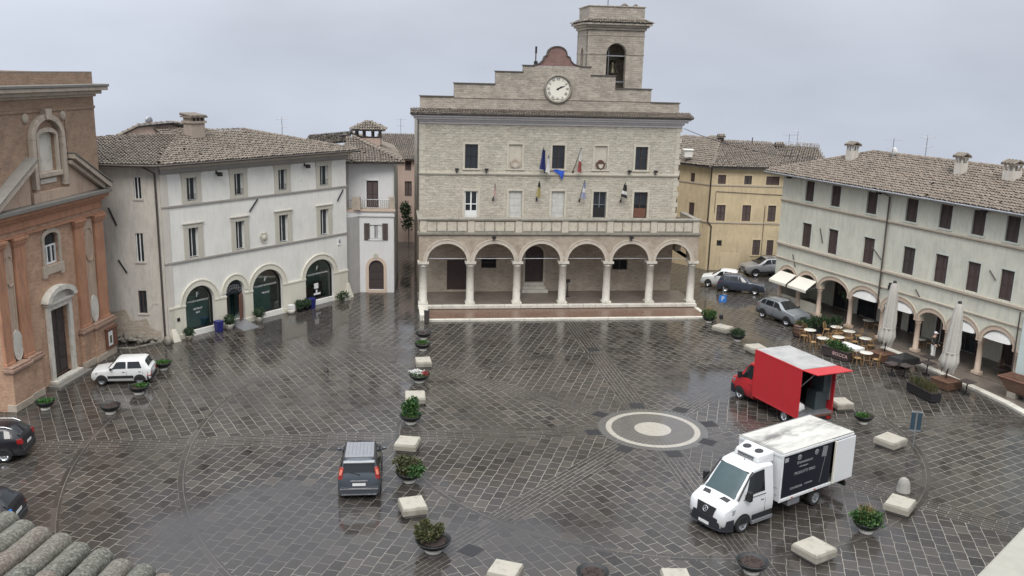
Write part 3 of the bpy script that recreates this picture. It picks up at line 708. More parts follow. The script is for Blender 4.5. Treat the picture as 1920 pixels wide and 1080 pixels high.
# loggia
CU = [0.02, 3.42, 6.85, 10.24, 13.58, 16.86, 20.06]
for u in CU: column(hall, u, .3, .4, 3.55, .58)
out = [(-.28, 3.55)]
for a, b in zip(CU[:-1], CU[1:]):
    a, b = a + .27, b - .27; c = (a+b)/2; r_ = (b-a)/2
    out += [(a, 3.55)] + [(c - r_*cos(pi*i/18), 3.55 + 1.33*sin(pi*i/18)) for i in range(1, 18)] + [(b, 3.55)]
out += [(20.34, 3.55), (20.34, 5.5), (-.28, 5.5)]
mb = MB(); mb.wall(out, [], 0, .6); mb.wall(out, [], .6, .003); 
mb.wall(rect(0,3.9,3.55,5.5), [archpoly(.5,3.4,3.55,3.56,1.2)], 0, .5, Matrix.Translation((20.33,.61,0)) @ Matrix.Rotation(pi/2, 4, 'Z'))
mb.build('arcade_wall', M['arcade'], hall)
mb = MB()
for a, b in zip(CU[:-1], CU[1:]):
    mb.cut(); c = (a+b)/2; r_ = (b-a)/2 - .27; mb.arcband(c, 3.55, r_, 1.33, r_+.24, 1.59, -.05, .02, n=28); mb.arcband(c, 3.55, r_+.24, 1.59, r_+.30, 1.66, -.09, .02, n=28)
mb.builds('arch_moulding', M['beige'], hall)
mb = MB()
for a, b in zip(CU[:-1], CU[1:]): mb.cut(); mb.tube([(a,.3,3.72),(b,.3,3.72)], .022, 5)
mb.builds('tie_rod', M['zinc'], hall)
mb = MB(); mb.box(-.3, 20.36, -.02, 4.0, 5.72, 5.98); mb.box(-.28, 20.34, .62, 3.99, 5.4, 5.72, None, 1); mb.build('terrace_slab', [M['marble_d'], M['hall_in']], hall)
mb = MB(); mb.box(-.4, 20.46, -.14, .5, 5.52, 5.70); mb.box(-.34, 20.4, -.07, .5, 5.46, 5.52)
mb.box(-.38, 20.44, -.12, .42, 6.55, 6.70); mb.box(-.38, .05, .42, 3.95, 6.55, 6.68); mb.box(20.02, 20.44, .42, 3.95, 6.55, 6.68)
mb.build('balustrade_rail', M['marble_d'], hall, bevel=.03)
mb = MB(); mb.box(-.26, 20.32, .02, .34, 5.70, 6.55); mb.box(-.3, -.05, .34, 3.95, 5.70, 6.55); mb.box(20.08, 20.3, .34, 3.95, 5.70, 6.55)
mb.build('balustrade', M['arcade'], hall)
mb = MB()
for a, b in zip(CU[:-1], CU[1:]):
    mb.cut(); mb.box(a-.24, a+.24, -.06, .04, 5.70, 6.55)
    s_ = (b-a-.5)/4
    for k in range(4): mb.box(a+.27+k*s_, a+.27+(k+1)*s_-.10, -.03, .04, 5.80, 6.44)
mb.box(CU[-1]-.24, CU[-1]+.24, -.06, .04, 5.70, 6.55)
mb.builds('balustrade_panel', M['balus'], hall, bevel=.02)
mb = MB(); mb.box(-.3, 20.36, -.3, 4.0, .0, .38); mb.build('loggia_floor', M['floor'], hall)
mb = MB()
u = -.36
while u < 20.4:
    L = rnd.uniform(.7, 1.5); mb.box(u, min(u+L-.012, 20.42), -.42, .02, .16, .385 + rnd.uniform(-.004, .004)); u += L
mb.build('loggia_kerb', M['marble'], hall, bevel=.015)
# loggia doors and windows
mb = MB(); mb.box(1.98, 3.48, 4.14, 4.22, .52, 2.88)
for k in range(6): mb.box(2.0+k*.247, 2.225+k*.247, 4.12, 4.14, .56, 2.84)
mb.build('wooden_door', M['wood'], hall)
mb = MB(); mb.prism(archpoly(8.0,9.42,1.12,3.35,.6), 4.14, 4.22)
for k in (0, 1):
    for z_ in (1.25, 2.0, 2.75): mb.box(8.1+k*.68, 8.64+k*.68, 4.11, 4.14, z_, z_+.6)
mb.build('wooden_portal', M['wood'], hall, bevel=.01)
window(hall, 4.6, 5.78, 2.22, 3.05, 4.15, frame='wood', bars=0, rows=1, mat='dark'); window(hall, 14.9, 16.1, 2.06, 2.86, 4.15, frame='wood', bars=1, mat='dark'); window(hall, 10.6, 11.1, 3.0, 3.5, 4.15, frame='wood', bars=0, mat='dark')
mb = MB(); mb.box(7.7, 9.75, 3.35, 4.0, .38, .62); mb.box(7.8, 9.6, 3.6, 4.0, .62, .86); mb.box(7.9, 9.5, 3.85, 4.0, .86, 1.1); mb.build('portal_steps', M['marble'], hall, bevel=.015)
mb = MB(); mb.arcband(8.71, 3.35, .71, .6, .86, .76, 3.93, 4.0); mb.box(7.84, 8.0, 3.93, 4.0, 1.1, 3.35); mb.box(9.42, 9.58, 3.93, 4.0, 1.1, 3.35); mb.build('portal_frame', M['trim'], hall)
for u, y_, z_ in ((2.63,3.9,9.56),(4.84,3.9,9.56),(15.8,3.9,9.56),(17.86,3.9,9.56),(5.05,-.1,5.16),(15.15,-.1,5.16)):
    mb = MB(); mb.box(u-.14, u+.14, y_-.26, y_-.05, z_+.14, z_+.3); mb.tube([(u, y_-.1, z_), (u, y_-.14, z_+.16)], .035, 6); mb.box(u-.05, u+.05, y_-.12, y_+.1, z_-.02, z_+.03); mb.build('floodlight', M['iron'], hall, bevel=.02)
mb = MB(); mb.box(11.0, 11.06, 2.1, 2.16, .38, 1.7); mb.box(10.86, 11.2, 2.06, 2.12, 1.5, 1.75); mb.box(10.85, 11.2, 2.0, 2.2, .38, .42)
mb.v = [(hall.matrix_basis @ Vector(p))[:] for p in mb.v]
tag(mb.build('notice_stand', M['black']), 'slim dark notice stand under the fourth arch of the loggia', 'notice stand')
# apron in front of the loggia
ap_ = thing('loggia_apron', None, None, (-6.41, 64.42), 7.92); tag(ap_, kind='structure')
mb = MB(); mb.box(.32, 20.2, -2.95, -.42, -.02, .125); mb.build('apron_paving', M['apron'], ap_)
mb = MB(); u = -.1
while u < 20.3:
    L = rnd.uniform(.9, 1.8); mb.box(u, min(u+L-.01, 20.45), -3.28, -2.95, -.05, .14); u += L
mb.box(20.2, 20.5, -2.95, -.42, -.05, .141); mb.box(-.32, .32, -3.0, -.43, -.05, .40)
mb.build('kerb_stone', M['marble'], ap_, bevel=.012)
# flags
def flag(u, y, z0, z1, lean, hang, cols, label, w_=.42, cat='flag'):
    f = thing('flag', label, cat, hall.matrix_basis @ Vector((u, y, z0)), 7.92, 'flags on the town hall front')
    L = z1 - z0; top = Vector((lean, -.75, L)); 
    mb = MB(); mb.tube([(0,0,0), top], .025, 6); mb.ball(top, .045, 8, 5); mb.box(-.05, .05, -.04, .14, -.12, .08); mb.build('flag_pole', M['iron'], f)
    for k, (c0, c1, mt) in enumerate(cols):
        mb = MB(); vs = []; n = 9; m = 8
        for j in range(m+1):
            v_ = c0 + (c1-c0)*j/m
            for i in range(n+1):
                s_ = i/n; p0 = top*(.96 - .02*s_); fall = hang*v_
                x = p0.x + (s_-.5)*w_*(.35 + .65*v_) + .03*sin(9*s_ + 3*v_); yy = p0.y + .10*sin(11*s_ + 2*v_) + .1*v_
                vs.append((x, yy, p0.z - .05 - fall - .10*s_*v_ + .02*sin(7*s_)))
        mb.add(vs, [(j*(n+1)+i, j*(n+1)+i+1, (j+1)*(n+1)+i+1, (j+1)*(n+1)+i) for j in range(m) for i in range(n)], None, 0, True)
        mb.build('flag_cloth', M[mt], f)
    return f
for nm, c in (('fl_blue',(.02,.03,.14)),('fl_white',(.72,.72,.7)),('fl_red',(.34,.10,.09)),('fl_yellow',(.42,.37,.16)),('fl_lblue',(.34,.37,.52)),('fl_black',(.04,.04,.04)),('fl_green',(.05,.22,.08)),('fl_pink',(.55,.44,.40)),('fl_vivid',(.02,.09,.48))): M[nm] = simple(nm + '_cloth', c, .8, var=.08)
flag(9.29, 3.95, 9.68, 11.5, -.28, 1.45, [(0, 1, 'fl_blue')], 'dark blue flag on a pole left of the central upper window', .5)
flag(9.40, 3.95, 9.66, 10.9, .0, 1.1, [(0, 1, 'fl_white')], 'plain white flag hanging behind the dark blue one', .4)
flag(11.45, 3.95, 9.68, 11.5, .40, 1.6, [(0, .5, 'fl_white'), (.5, 1, 'fl_red')], 'white and red flag on a leaning pole right of the central upper window', .36)
flag(5.40, 3.95, 7.55, 8.75, .05, .75, [(0, 1, 'fl_pink')], 'faded pink flag between the first two terrace doors', .4)
flag(8.72, 3.95, 7.55, 9.0, .05, 1.0, [(0, .3, 'fl_black'), (.3, 1, 'fl_yellow')], 'yellow flag hanging between the two white terrace doors', .4)
flag(12.03, 3.95, 7.5, 9.1, .2, 1.2, [(0, .35, 'fl_lblue'), (.35, .62, 'fl_white'), (.62, 1, 'fl_lblue')], 'pale blue and white striped flag right of the white doors', .38)
flag(15.28, 3.95, 7.5, 8.95, .1, .95, [(0, .5, 'fl_black'), (.5, .75, 'fl_white'), (.75, 1, 'fl_black')], 'black and white flag between the last two terrace doors', .55)
mb = MB(); vs = []
for j in range(11):
    for i in range(11):
        s_, v_ = i/10, j/10; ww = .92*(1 - .55*v_)
        vs.append((9.83 + .12*v_*3.2 + s_*ww, 3.90 - .14 - .05*sin(8*s_+3*v_), 9.95 - (.14 + .70*v_*(.35+.65*s_)) + .06*sin(5*s_)))
mb.add(vs, [(j*11+i, j*11+i+1, (j+1)*11+i+1, (j+1)*11+i) for j in range(10) for i in range(10)], None, 0, True)
mb.v = [(hall.matrix_basis @ Vector(p))[:] for p in mb.v]
tag(mb.build('draped_cloth', M['fl_vivid']), 'bright blue cloth draped from the sill of the central upper window', 'cloth')
# ------------------------------------------------------------------ church
M['church_mould'] = stone('church_moulding', (.33,.22,.165), (.11,.085,.07), .8, 2.5)
ch = thing('church', 'red brick church with broken pediment, blind niche and tall dark door at the left', 'church', (-24.62, 42.93), 85.77)
ZT = 9.55
door = rect(3.72, 5.45, .32, 4.1); cw = archpoly(3.83, 5.1, 6.45, 7.9, .25, 8)
blind = archpoly(4.05, 5.62, 11.3, 13.1, .22, 8)
mb = MB(); mb.wall([(-.35,0),(9.75,0),(9.75,ZT),(-.35,ZT)], [door, cw], 0, .4); mb.box(-.34, 9.74, .41, 14, 0, ZT)
mb.build('wall', M['church_lo'], ch)
mb = MB(); mb.wall([(-.35,ZT),(9.9,ZT),(9.9,15.1),(-.35,15.1)], [blind], 0, .3); mb.box(-.34, 9.9, .31, 14, ZT, 15.1)
mb.build('upper_wall', M['church_hi'], ch)
mb = MB()
for u0, u1 in ((-.36,.32),(1.15,2.02),(6.65,7.52),(8.72,9.62)):
    mb.cut(); mb.box(u0, u1, -.16, 0, 2.3, 8.0); mb.box(u0-.03, u1+.03, -.2, 0, 2.3, 2.45)
mb.cut(); mb.box(-.36, 9.74, -.1, 0, 8.75, 9.2)
mb.builds('pilaster', M['church_pil'], ch, bevel=.01)
mb = MB()
for u0, u1 in ((-.36,.32),(1.15,2.02),(6.65,7.52),(8.72,9.62)):
    mb.cut()
    for k, (z0, z1) in enumerate(((8.0,8.12),(8.12,8.28),(8.28,8.42))): p = .05 + .06*k; mb.box(u0-p, u1+p, -.16-p, 0, z0, z1)
mb.builds('pilaster_capital', M['church_pil'], ch, bevel=.015)
mb = MB()
for u0, u1 in ((.42,1.06),(7.62,8.62)):
    mb.cut(); mb.box(u0, u1, -.05, 0, 2.4, 8.3); c = (u0+u1)/2; w_ = (u1-u0)/2 - .1
    mb.arcband(c, 7.45, w_-.07, w_-.07, w_, w_, -.10, -.05, n=12); mb.arcband(c, 6.3, w_-.07, w_-.07, w_, w_, -.10, -.05, n=12, a0=pi, a1=2*pi)
    mb.box(c+w_-.05, c+w_, -.09, -.05, 4.4, 6.3)
mb.builds('niche_panel', M['church_pan'], ch)
for c in (.78, 8.14):
    mb = MB(); n = 28; mb.prism([(c + .40*cos(2*pi*i/n), 3.12 + .78*sin(2*pi*i/n)) for i in range(n)], -.10, -.03); mb.build('oval_medallion', M['marble'], ch, bevel=.02)
mb = MB()
for u0, u1, p in ((-.36,1.08,.42),(1.08,2.3,.30),(6.5,7.62,.22),(7.62,9.72,.34)):
    mb.cut(); mb.box(u0, u1, -p, 0, 0, 2.0)
mb.builds('dado_pedestal', M['church_lo'], ch)
mb = MB()
for u0, u1, p in ((-.36,1.08,.42),(1.08,2.3,.30),(6.5,7.62,.22),(7.62,9.72,.34)):
    mb.cut()
    for z0, z1, q_ in ((1.95,2.05,.06),(2.05,2.2,.14),(2.2,2.32,.07)): mb.box(u0-q_, u1+q_, -p-q_, 0, z0, z1)
    mb.box(u0-.02, u1+.02, -p-.04, 0, 0, .38, None, 1)
mb.builds('dado_moulding', [M['church_mould'], M['church_st']], ch, bevel=.02)
mb = MB()
for z0, z1, p in ((8.42,8.52,.20),(9.2,9.4,.26)): mb.box(-.36-p*.3, 9.74+p*.5, -p, 0, z0, z1)
mb.build('entablature', M['church_pil'], ch, bevel=.02)
mb = MB()
for z0, z1, p in ((9.4,9.62,.45),(9.62,9.82,.62)): mb.box(-.36-p*.5, 9.74+p*.6, -p, 0, z0, z1, None, 0 if z0 < 9.6 else 1)
mb.build('main_cornice', [M['church_pil'], M['church_ledge']], ch, bevel=.02)
# broken pediment
def rake(u0, z0, u1, z1, th, y0, y1, mi=0):
    return lambda mb: mb.prism([(u0, z0), (u1, z1), (u1, z1+th), (u0, z0+th)], y0, y1, None, mi)
mb = MB()
for a in (rake(-.5, 9.86, 3.0, 11.85, .24, -.62, 0), rake(10.1, 9.86, 6.45, 11.85, .24, -.62, 0), rake(-.1, 9.84, 3.0, 11.55, .2, -.42, -.01), rake(9.7, 9.84, 6.45, 11.55, .2, -.42, -.01)): mb.cut(); a(mb)
mb.builds('broken_pediment', M['church_st'], ch, bevel=.02)
mb = MB()
for a in (rake(-.6, 10.13, 3.02, 12.12, .06, -.68, .02), rake(10.2, 10.13, 6.43, 12.12, .06, -.68, .02)): mb.cut(); a(mb)
mb.builds('pediment_flashing', M['church_ledge'], ch)
mb = MB(); mb.cut(); mb.prism([(.1,9.84),(2.9,9.84),(2.9,11.5)], -.16, -.005); mb.cut(); mb.prism([(9.5,9.84),(6.5,9.84),(6.5,11.5)], -.16, -.005); mb.cut(); mb.box(3.05, 6.4, -.25, 0, 9.84, 10.35); mb.builds('tympanum', M['church_pan'], ch)
# niche aedicule
mb = MB()
mb.arcband(4.8, 13.0, 1.2, .95, 1.5, 1.25, -.28, 0, n=22); mb.box(3.3, 3.6, -.28, 0, 10.5, 13.0); mb.box(6.0, 6.3, -.28, 0, 10.5, 13.0)
mb.prism([(4.6,14.0),(5.0,14.0),(5.08,14.5),(4.52,14.5)], -.36, 0)
mb.box(3.85, 4.05, -.16, 0, 11.2, 13.1); mb.box(5.62, 5.82, -.16, 0, 11.2, 13.1); mb.arcband(4.835, 13.1, .785, .22, .985, .46, -.16, 0, n=12); mb.box(3.75, 5.92, -.22, 0, 11.05, 11.3)
mb.build('niche_frame', M['church_st'], ch, bevel=.02)
mb = MB(); mb.prism(blind, .15, .2); mb.build('blind_window', M['marble'], ch)
mb = MB(); mb.box(4.05, 5.5, -.05, 0, 10.72, 10.95); mb.build('stone_plaque', M['marble'], ch)
for c in (3.25, 6.62):
    mb = MB(); mb.ball((c, -.02, 14.08), (.26,.1,.26), 14, 8); mb.build('round_boss', M['church_st'], ch)
mb = MB(); mb.box(-.36, 9.92, -.06, 0, 14.35, 14.5); mb.box(6.75, 6.9, -.05, 0, 12.3, 14.35)
mb.build('frieze', M['church_hi'], ch)
mb = MB()
for z0, z1, p in ((15.0,15.15,.12),(15.15,15.35,.35),(15.35,15.55,.6)): mb.box(-.4-p*.3, 9.9+p, -p, .4, z0, z1)
mb.box(-.45, 10.55, -.66, .5, 15.55, 15.7, None, 1)
mb.build('top_cornice', [M['church_st'], M['church_ledge']], ch, bevel=.03)
mb = MB(); mb.box(-.35, 9.95, .0, .5, 15.7, 16.3); mb.box(9.45, 9.95, .5, 14, 15.1, 16.3); mb.box(-.35, 9.95, .0, .55, 16.3, 16.36, None, 1); mb.build('attic_parapet', [M['church_hi'], M['church_ledge']], ch)
# window and door
mb = MB()
mb.box(3.62, 3.83, -.1, 0, 6.2, 7.95); mb.box(5.1, 5.31, -.1, 0, 6.2, 7.95); mb.arcband(4.465, 7.9, .635, .25, .85, .52, -.1, 0, n=12); mb.box(3.5, 5.43, -.13, 0, 6.0, 6.45); mb.box(3.5, 3.85, -.12, 0, 5.85, 6.0); mb.box(5.08, 5.43, -.12, 0, 5.85, 6.0)
mb.build('window_frame', M['church_st'], ch, bevel=.015)
wf = window(ch, 3.85, 5.08, 6.47, 7.5, .1, bars=2, fr=.09); mb = MB(); mb.prism(archpoly(3.85, 5.08, 7.5, 7.88, .23, 8), .12, .16); mb.build('pane', M['glass'], wf)
mb = MB(); mb.box(3.42, 3.72, -.16, 0, .2, 4.1); mb.box(5.45, 5.75, -.16, 0, .2, 4.1); mb.box(3.42, 5.75, -.16, 0, 4.1, 4.42); mb.box(3.3, 5.87, -.28, 0, 4.42, 4.55); mb.box(3.5, 5.65, -.08, 0, 4.55, 4.8)
mb.arcband(4.585, 4.5, 1.12, .55, 1.45, .82, -.4, 0, n=18, a0=.12, a1=pi-.12); mb.prism([(4.585 - 1.12*cos(pi*i/12), 4.52 + .52*sin(pi*i/12)) for i in range(13)], -.1, 0)
mb.build('door_frame', M['marble'], ch, bevel=.02)
mb = MB()
for k in (0, 1):
    u = 3.74 + k*.855; mb.box(u, u+.84, .2, .28, .34, 4.08)
    for r_ in range(5): mb.box(u+.1, u+.74, .17, .2, .5+r_*.72, 1.08+r_*.72)
mb.build('church_door', M['shutter2'], ch, bevel=.02)
mb = MB(); mb.box(3.0, 6.2, -.75, 0, -.05, .16); mb.box(3.3, 5.9, -.42, .2, .16, .32, None, 1); mb.build('door_step', [M['church_ledge'], M['marble']], ch, bevel=.02)
nb = thing('notice_board', 'dark wooden notice board with a white poster on the right end of the church', 'notice board', ch.matrix_basis @ Vector((8.55, -.36, .55)), 85.77)
mb = MB(); mb.box(0, 1.15, -.12, 0, 0, 1.1); mb.box(-.04, 1.19, -.18, .0, 1.1, 1.2); mb.build('board', M['door_red'], nb, bevel=.01)
mb = MB(); mb.box(.12, .58, -.135, -.122, .15, 1.0); mb.build('poster', M['white_wood'], nb); mb = MB(); mb.box(.25, .45, -.145, -.136, .3, .75); mb.build('poster_print', M['leaf_o'], nb)

# ------------------------------------------------------------------ white corner palace with shops
pal = thing('corner_palace', 'white three-storey palace with four arched shopfronts and grey framed windows', 'palace', (-21.24, 54.98), 55.17)
PI_ = pal.matrix_basis.inverted()
WM = PI_ @ RT(-21.24, 54.98, 0, 5)          # side wing, seen end-on behind the church (its own x runs from -8 to 0)
UC = [2.13, 5.73, 9.4, 13.24]; UW = [(1.78,2.50),(5.37,6.09),(9.03,9.77),(12.82,13.62)]
up = [rect(a, b, 8.66, 10.07) for a, b in UW]; lo = [rect(a, b, 5.07, 6.95) for a, b in [(1.74,2.46),(5.33,6.05),(8.98,9.78),(12.78,13.60)]]
AR = [(1.23,3.43,.34,2.07,1.12),(4.35,5.82,.3,2.30,.80),(6.52,9.14,.34,2.14,1.22),(11.24,14.02,.34,2.15,1.18)]
ar = [archpoly(*x) for x in AR]
mb = MB(); mb.wall([(0,0),(15.43,0),(15.43,10.5),(0,10.5)], up + lo + ar, 0, .45); mb.box(0.004, 15.42, 1.9, 10, 0, 4.6); mb.box(0.004, 15.42, .46, 10, 4.6, 10.9)
mb.build('wall', M['white_pl'], pal)
mb = MB(); mb.box(-.06, .44, -.05, .0, 0, 10.45); mb.build('corner_pilaster', M['pil_pl'], pal)
mb = MB()
for u0, u1, z0, z1 in [(a,b,8.66,10.07) for a,b in UW] + [(1.74,2.46,5.07,6.95),(5.33,6.05,5.07,6.95),(8.98,9.78,5.07,6.95),(12.78,13.60,5.07,6.95)]: 
    mb.cut(); mb.box(u0-.34, u0, -.07, 0, z0-.18, z1); mb.box(u1, u1+.34, -.07, 0, z0-.18, z1); mb.box(u0-.36, u1+.36, -.08, 0, z1, z1+.27); mb.box(u0-.42, u1+.42, -.14, 0, z1+.27, z1+.33); mb.box(u0, u1, -.07, .2, z0-.18, z0)
mb.builds('window_surround', M['win_st'], pal, bevel=.012)
for i, (a, b) in enumerate(UW):
    window(pal, a+.01, b-.01, 8.67, 10.06, .16, bars=1, fr=.028)
    r_ = MB(); r_.tube([(a,.02,9.05),(b,.02,9.05)], .015, 5); r_.tube([(a,.02,8.75),(b,.02,8.75)], .012, 5)
    for k in range(7): x = a + .04 + (b-a-.08)*k/6; r_.tube([(x,.02,8.72),(x,.02,9.05)], .009, 4)
    r_.build('window_railing', M['iron'], pal)
for a, b in [(1.74,2.46),(5.33,6.05),(8.98,9.78),(12.78,13.60)]: window(pal, a+.01, b-.01, 5.08, 6.94, .16, bars=1, fr=.034)
mb = MB(); mb.cut(); mb.box(-.07, 15.5, -.09, 0, 8.36, 8.48); mb.cut(); mb.box(-.07, 15.5, -.09, 0, 4.87, 5.0); mb.builds('string_course', M['dark_band'], pal, bevel=.015)
mb = MB()
for z0, z1, p in ((10.38,10.5,.06),(10.5,10.72,.16)): mb.box(-.08, 15.43+p, -p, .02, z0, z1)
mb.build('cornice', M['dark_band'], pal, bevel=.02)
mb = MB(); mb.add([(-.1,-.16,10.72),(15.6,-.16,10.72),(15.95,-.62,11.02),(-.5,-.62,11.02)], [(0,1,2,3)]); mb.build('eaves_soffit', M['pil_pl'], pal)
mb = MB()
for (a, b, z0, zs, h_) in AR:
    mb.cut(); c = (a+b)/2; r_ = (b-a)/2; mb.arcband(c, zs, r_, h_, r_+.30, h_+.33, -.06, .1, n=26); mb.arcband(c, zs, r_+.30, h_+.33, r_+.38, h_+.42, -.10, 0, n=26)
for u0, u1 in ((.05,1.23),(3.43,4.35),(5.82,6.52),(9.14,11.24),(14.02,15.45)):
    mb.cut(); mb.box(u0, u1, -.05, 0, .3, 2.02); mb.box(u0-.02, u1+.02, -.09, 0, 2.02, 2.15); mb.box(u0-.02, u1+.02, -.11, 0, 0, .32)
mb.cut(); mb.hexa([(15.2,-.35,0),(15.75,-.35,0),(15.75,.1,0),(15.2,.1,0)], [(15.3,-.12,1.1),(15.5,-.12,1.1),(15.5,.1,1.1),(15.3,.1,1.1)]); mb.cut(); mb.hexa([(.0,-.42,0),(.55,-.42,0),(.55,0,0),(.0,0,0)], [(.1,-.12,.75),(.4,-.12,.75),(.4,0,.75),(.1,0,.75)])
mb.builds('shop_surround', M['shop_st'], pal, bevel=.012)
def shopglass(a, b, z0, zs, h_, body, sub, mat='glass_shop'):
    p = MB(); p.prism(archpoly(a+.02, b-.02, z0, zs, h_-.02, 18), .27, .28); sh = p.build('shop_window', M[mat], pal)
    f = MB(); c = (a+b)/2
    f.box(a+.02, b-.02, .2, .26, z0, z0+.08); f.box(a+.02, a+.08, .2, .26, z0+.08, zs); f.box(b-.08, b-.02, .2, .26, z0+.08, zs)
    f.arcband(c, zs, (b-a)/2-.09, h_-.08, (b-a)/2-.02, h_-.02, .2, .26, n=20); f.build('shop_frame', M['iron'], sh)
    T = lambda x, z: Matrix.Translation((x, .252, z)) @ Matrix.Rotation(pi/2, 4, 'X')
    t_ = MB(); t_.text('F', .44, T(c, zs+.50), 0, .003, 1.05); t_.text('PALAZZO BONTADOSI', .16, T(c, zs+.10), 0, .003, (b-a)/2.3)
    for k, s_ in enumerate(sub): t_.text(s_, .17, T(c, zs-.42-.24*k), 0, .003)
    t_.build('shop_lettering', M['white_wood'], sh)
def pane_glass():
    q = Mat('shop_pane'); nt = q.t; out = [n for n in nt.nodes if n.type == 'OUTPUT_MATERIAL'][0]
    tr = q.n('ShaderNodeBsdfTransparent', {'Color': (.72,.84,.81,1)}); gl = q.n('ShaderNodeBsdfGlossy', {'Color': (1,1,1,1), 'Roughness': .02})
    fr = q.n('ShaderNodeFresnel', {'IOR': 1.55}).outputs[0]; mx_ = q.n('ShaderNodeMixShader', {0: q.math('ADD', q.math('MULTIPLY', fr, 1.3), .04), 1: tr.outputs[0], 2: gl.outputs[0]}); nt.links.new(mx_.outputs[0], out.inputs[0]); return q.m
M['pane'] = pane_glass()
shopglass(*AR[0], 'a', ['BISTROT', 'BAR'], 'pane'); shopglass(*AR[2], 'b', ['SALONE'], 'pane'); shopglass(*AR[3], 'c', [], 'pane')
M['teal'] = simple('teal_blind', (.34,.56,.51), .7, var=.2); M['lampglow'] = Mat('lit_lamp').set(emis=(1.0,.86,.6), es=6.0, col=(.8,.75,.6)).m
mb = MB(); mb.box(6.6, 8.6, .7, .74, .35, 2.05); mb.box(6.5, 9.2, 1.1, 1.5, .3, .75, None, 1); mb.build('blind_panel', [M['teal'], M['room']], pal)
mb = MB(); mb.box(1.3, 3.38, .62, .65, .35, 2.05); mb.build('blind_panel', M['teal'], pal)  # teal panel added behind this window to lift its dark glass
mb = MB(); mb.box(2.3, 3.5, .9, 1.3, .3, 1.05); mb.box(2.5, 3.3, 1.4, 1.45, .6, 2.2, None, 1); mb.box(1.3, 2.1, 1.0, 1.05, .3, 1.6, None, 1); mb.build('bistro_counter', [M['door_red'], M['teal']], pal)
mb = MB(); mb.box(11.5, 13.8, 1.2, 1.6, .3, 1.0); mb.box(13.1, 13.6, .8, 1.1, .3, 1.4); mb.build('display_table', [M['wood_l']], pal)
mb = MB(); mb.ball((11.95,.9,2.75), .11, 12, 8); mb.build('lit_lamp', M['lampglow'], pal); mb = MB(); mb.ball((6.95,1.0,2.45), (.2,.1,.1), 10, 6); mb.build('brass_lamp_shade', M['rattan'], pal)
mb = MB(); mb.box(12.3, 12.7, .245, .255, 1.15, 1.55); mb.box(12.25, 12.9, .245, .255, .68, .82); mb.box(12.45, 12.6, .245, .255, .82, 1.05); mb.build('window_poster', M['white_wood'], pal)
mb = MB(); mb.box(1.2, 3.45, 1.7, 1.75, .3, 3.3); mb.box(4.0, 14.2, 1.7, 1.75, .3, 3.6); mb.box(1.0, 14.3, .46, 1.7, .2, .3); mb.build('shop_interior', M['room'], pal)
mb = MB(); mb.prism(archpoly(4.37, 5.80, 2.12, 2.30, .78, 14), .2, .25); 
tr = mb.build('door_fanlight', M['glass'], pal)
mb = MB()
for i in range(7): mb.arcband(4.55+.18*i, 2.35 + .12*sin(pi*i/6)*2, .10, .1, .13, .13, .17, .2, n=10, a0=0, a1=2*pi)
for i in range(5): mb.arcband(4.72+.18*i, 2.58 + .05*sin(pi*i/4), .10, .1, .13, .13, .17, .2, n=10, a0=0, a1=2*pi)
mb.build('fanlight_grille', M['zinc'], tr)
Md = Matrix.Translation((5.8,.2,0)) @ Matrix.Rotation(radians(38), 4, 'Z')
mb = MB(); mb.box(-.78, 0, -.03, .03, .32, 2.1, Md)
for z_ in (.45, 1.05, 1.62): mb.box(-.68, -.1, -.05, -.03, z_, z_+.45, Md)
mb.build('open_door', M['door_red'], pal, bevel=.01)
mb = MB(); mb.box(4.37, 4.5, .1, .75, .32, 2.1); mb.build('open_door_leaf', M['door_red'], pal)
mb = MB(); mb.box(4.4, 5.8, 1.0, 1.06, .3, 2.3); mb.build('inner_door', M['glass_shop'], pal)
for a, b in (((7.2,8.26),(6.5,7.5)),((15.07,8.2),(14.48,7.42))):
    mb = MB(); mb.tube([(a[0],-.06,a[1]),(b[0],-.06,b[1])], .05, 6); mb.build('wall_tie_bar', M['iron'], pal)
for u in (4.04, 11.43):
    mb = MB(); mb.box(u-.1, u+.12, -.5, -.2, 10.05, 10.3); mb.tube([(u,-.2,10.2),(u,.02,10.28)], .035, 6); mb.box(u-.06, u+.06, -.03, .02, 10.15, 10.4); mb.build('wall_lamp', M['iron'], pal, bevel=.02)
mb = MB(); mb.box(10.98, 11.32, -.03, 0, 9.15, 9.95); mb.box(10.92, 11.38, -.05, 0, 9.95, 10.03); mb.build('wall_plaque', M['white_pl'], pal)
mb = MB(); mb.prism([(7.3,5.7),(7.42,5.4),(7.6,5.25),(7.78,5.4),(7.9,5.7),(7.78,5.95),(7.6,5.88),(7.42,5.95)], -.1, 0); mb.ball((7.6,-.1,5.6), (.18,.1,.2), 10, 6); mb.build('coat_of_arms', M['win_st'], pal, bevel=.02)
mb = MB(); mb.box(14.46, 14.84, -.04, 0, 4.12, 4.66); sg = mb.build('wall_sign', M['white_wood'], pal)
mb = MB(); mb.text('6', .42, Matrix.Translation((14.65,-.05,4.4)) @ Matrix.Rotation(pi/2,4,'X'), 0, .003); mb.build('sign_numeral', M['black'], sg)
mb = MB(); mb.box(.55, .75, -.09, -.06, 1.2, 1.42); mb.build('door_plate', M['black'], pal)
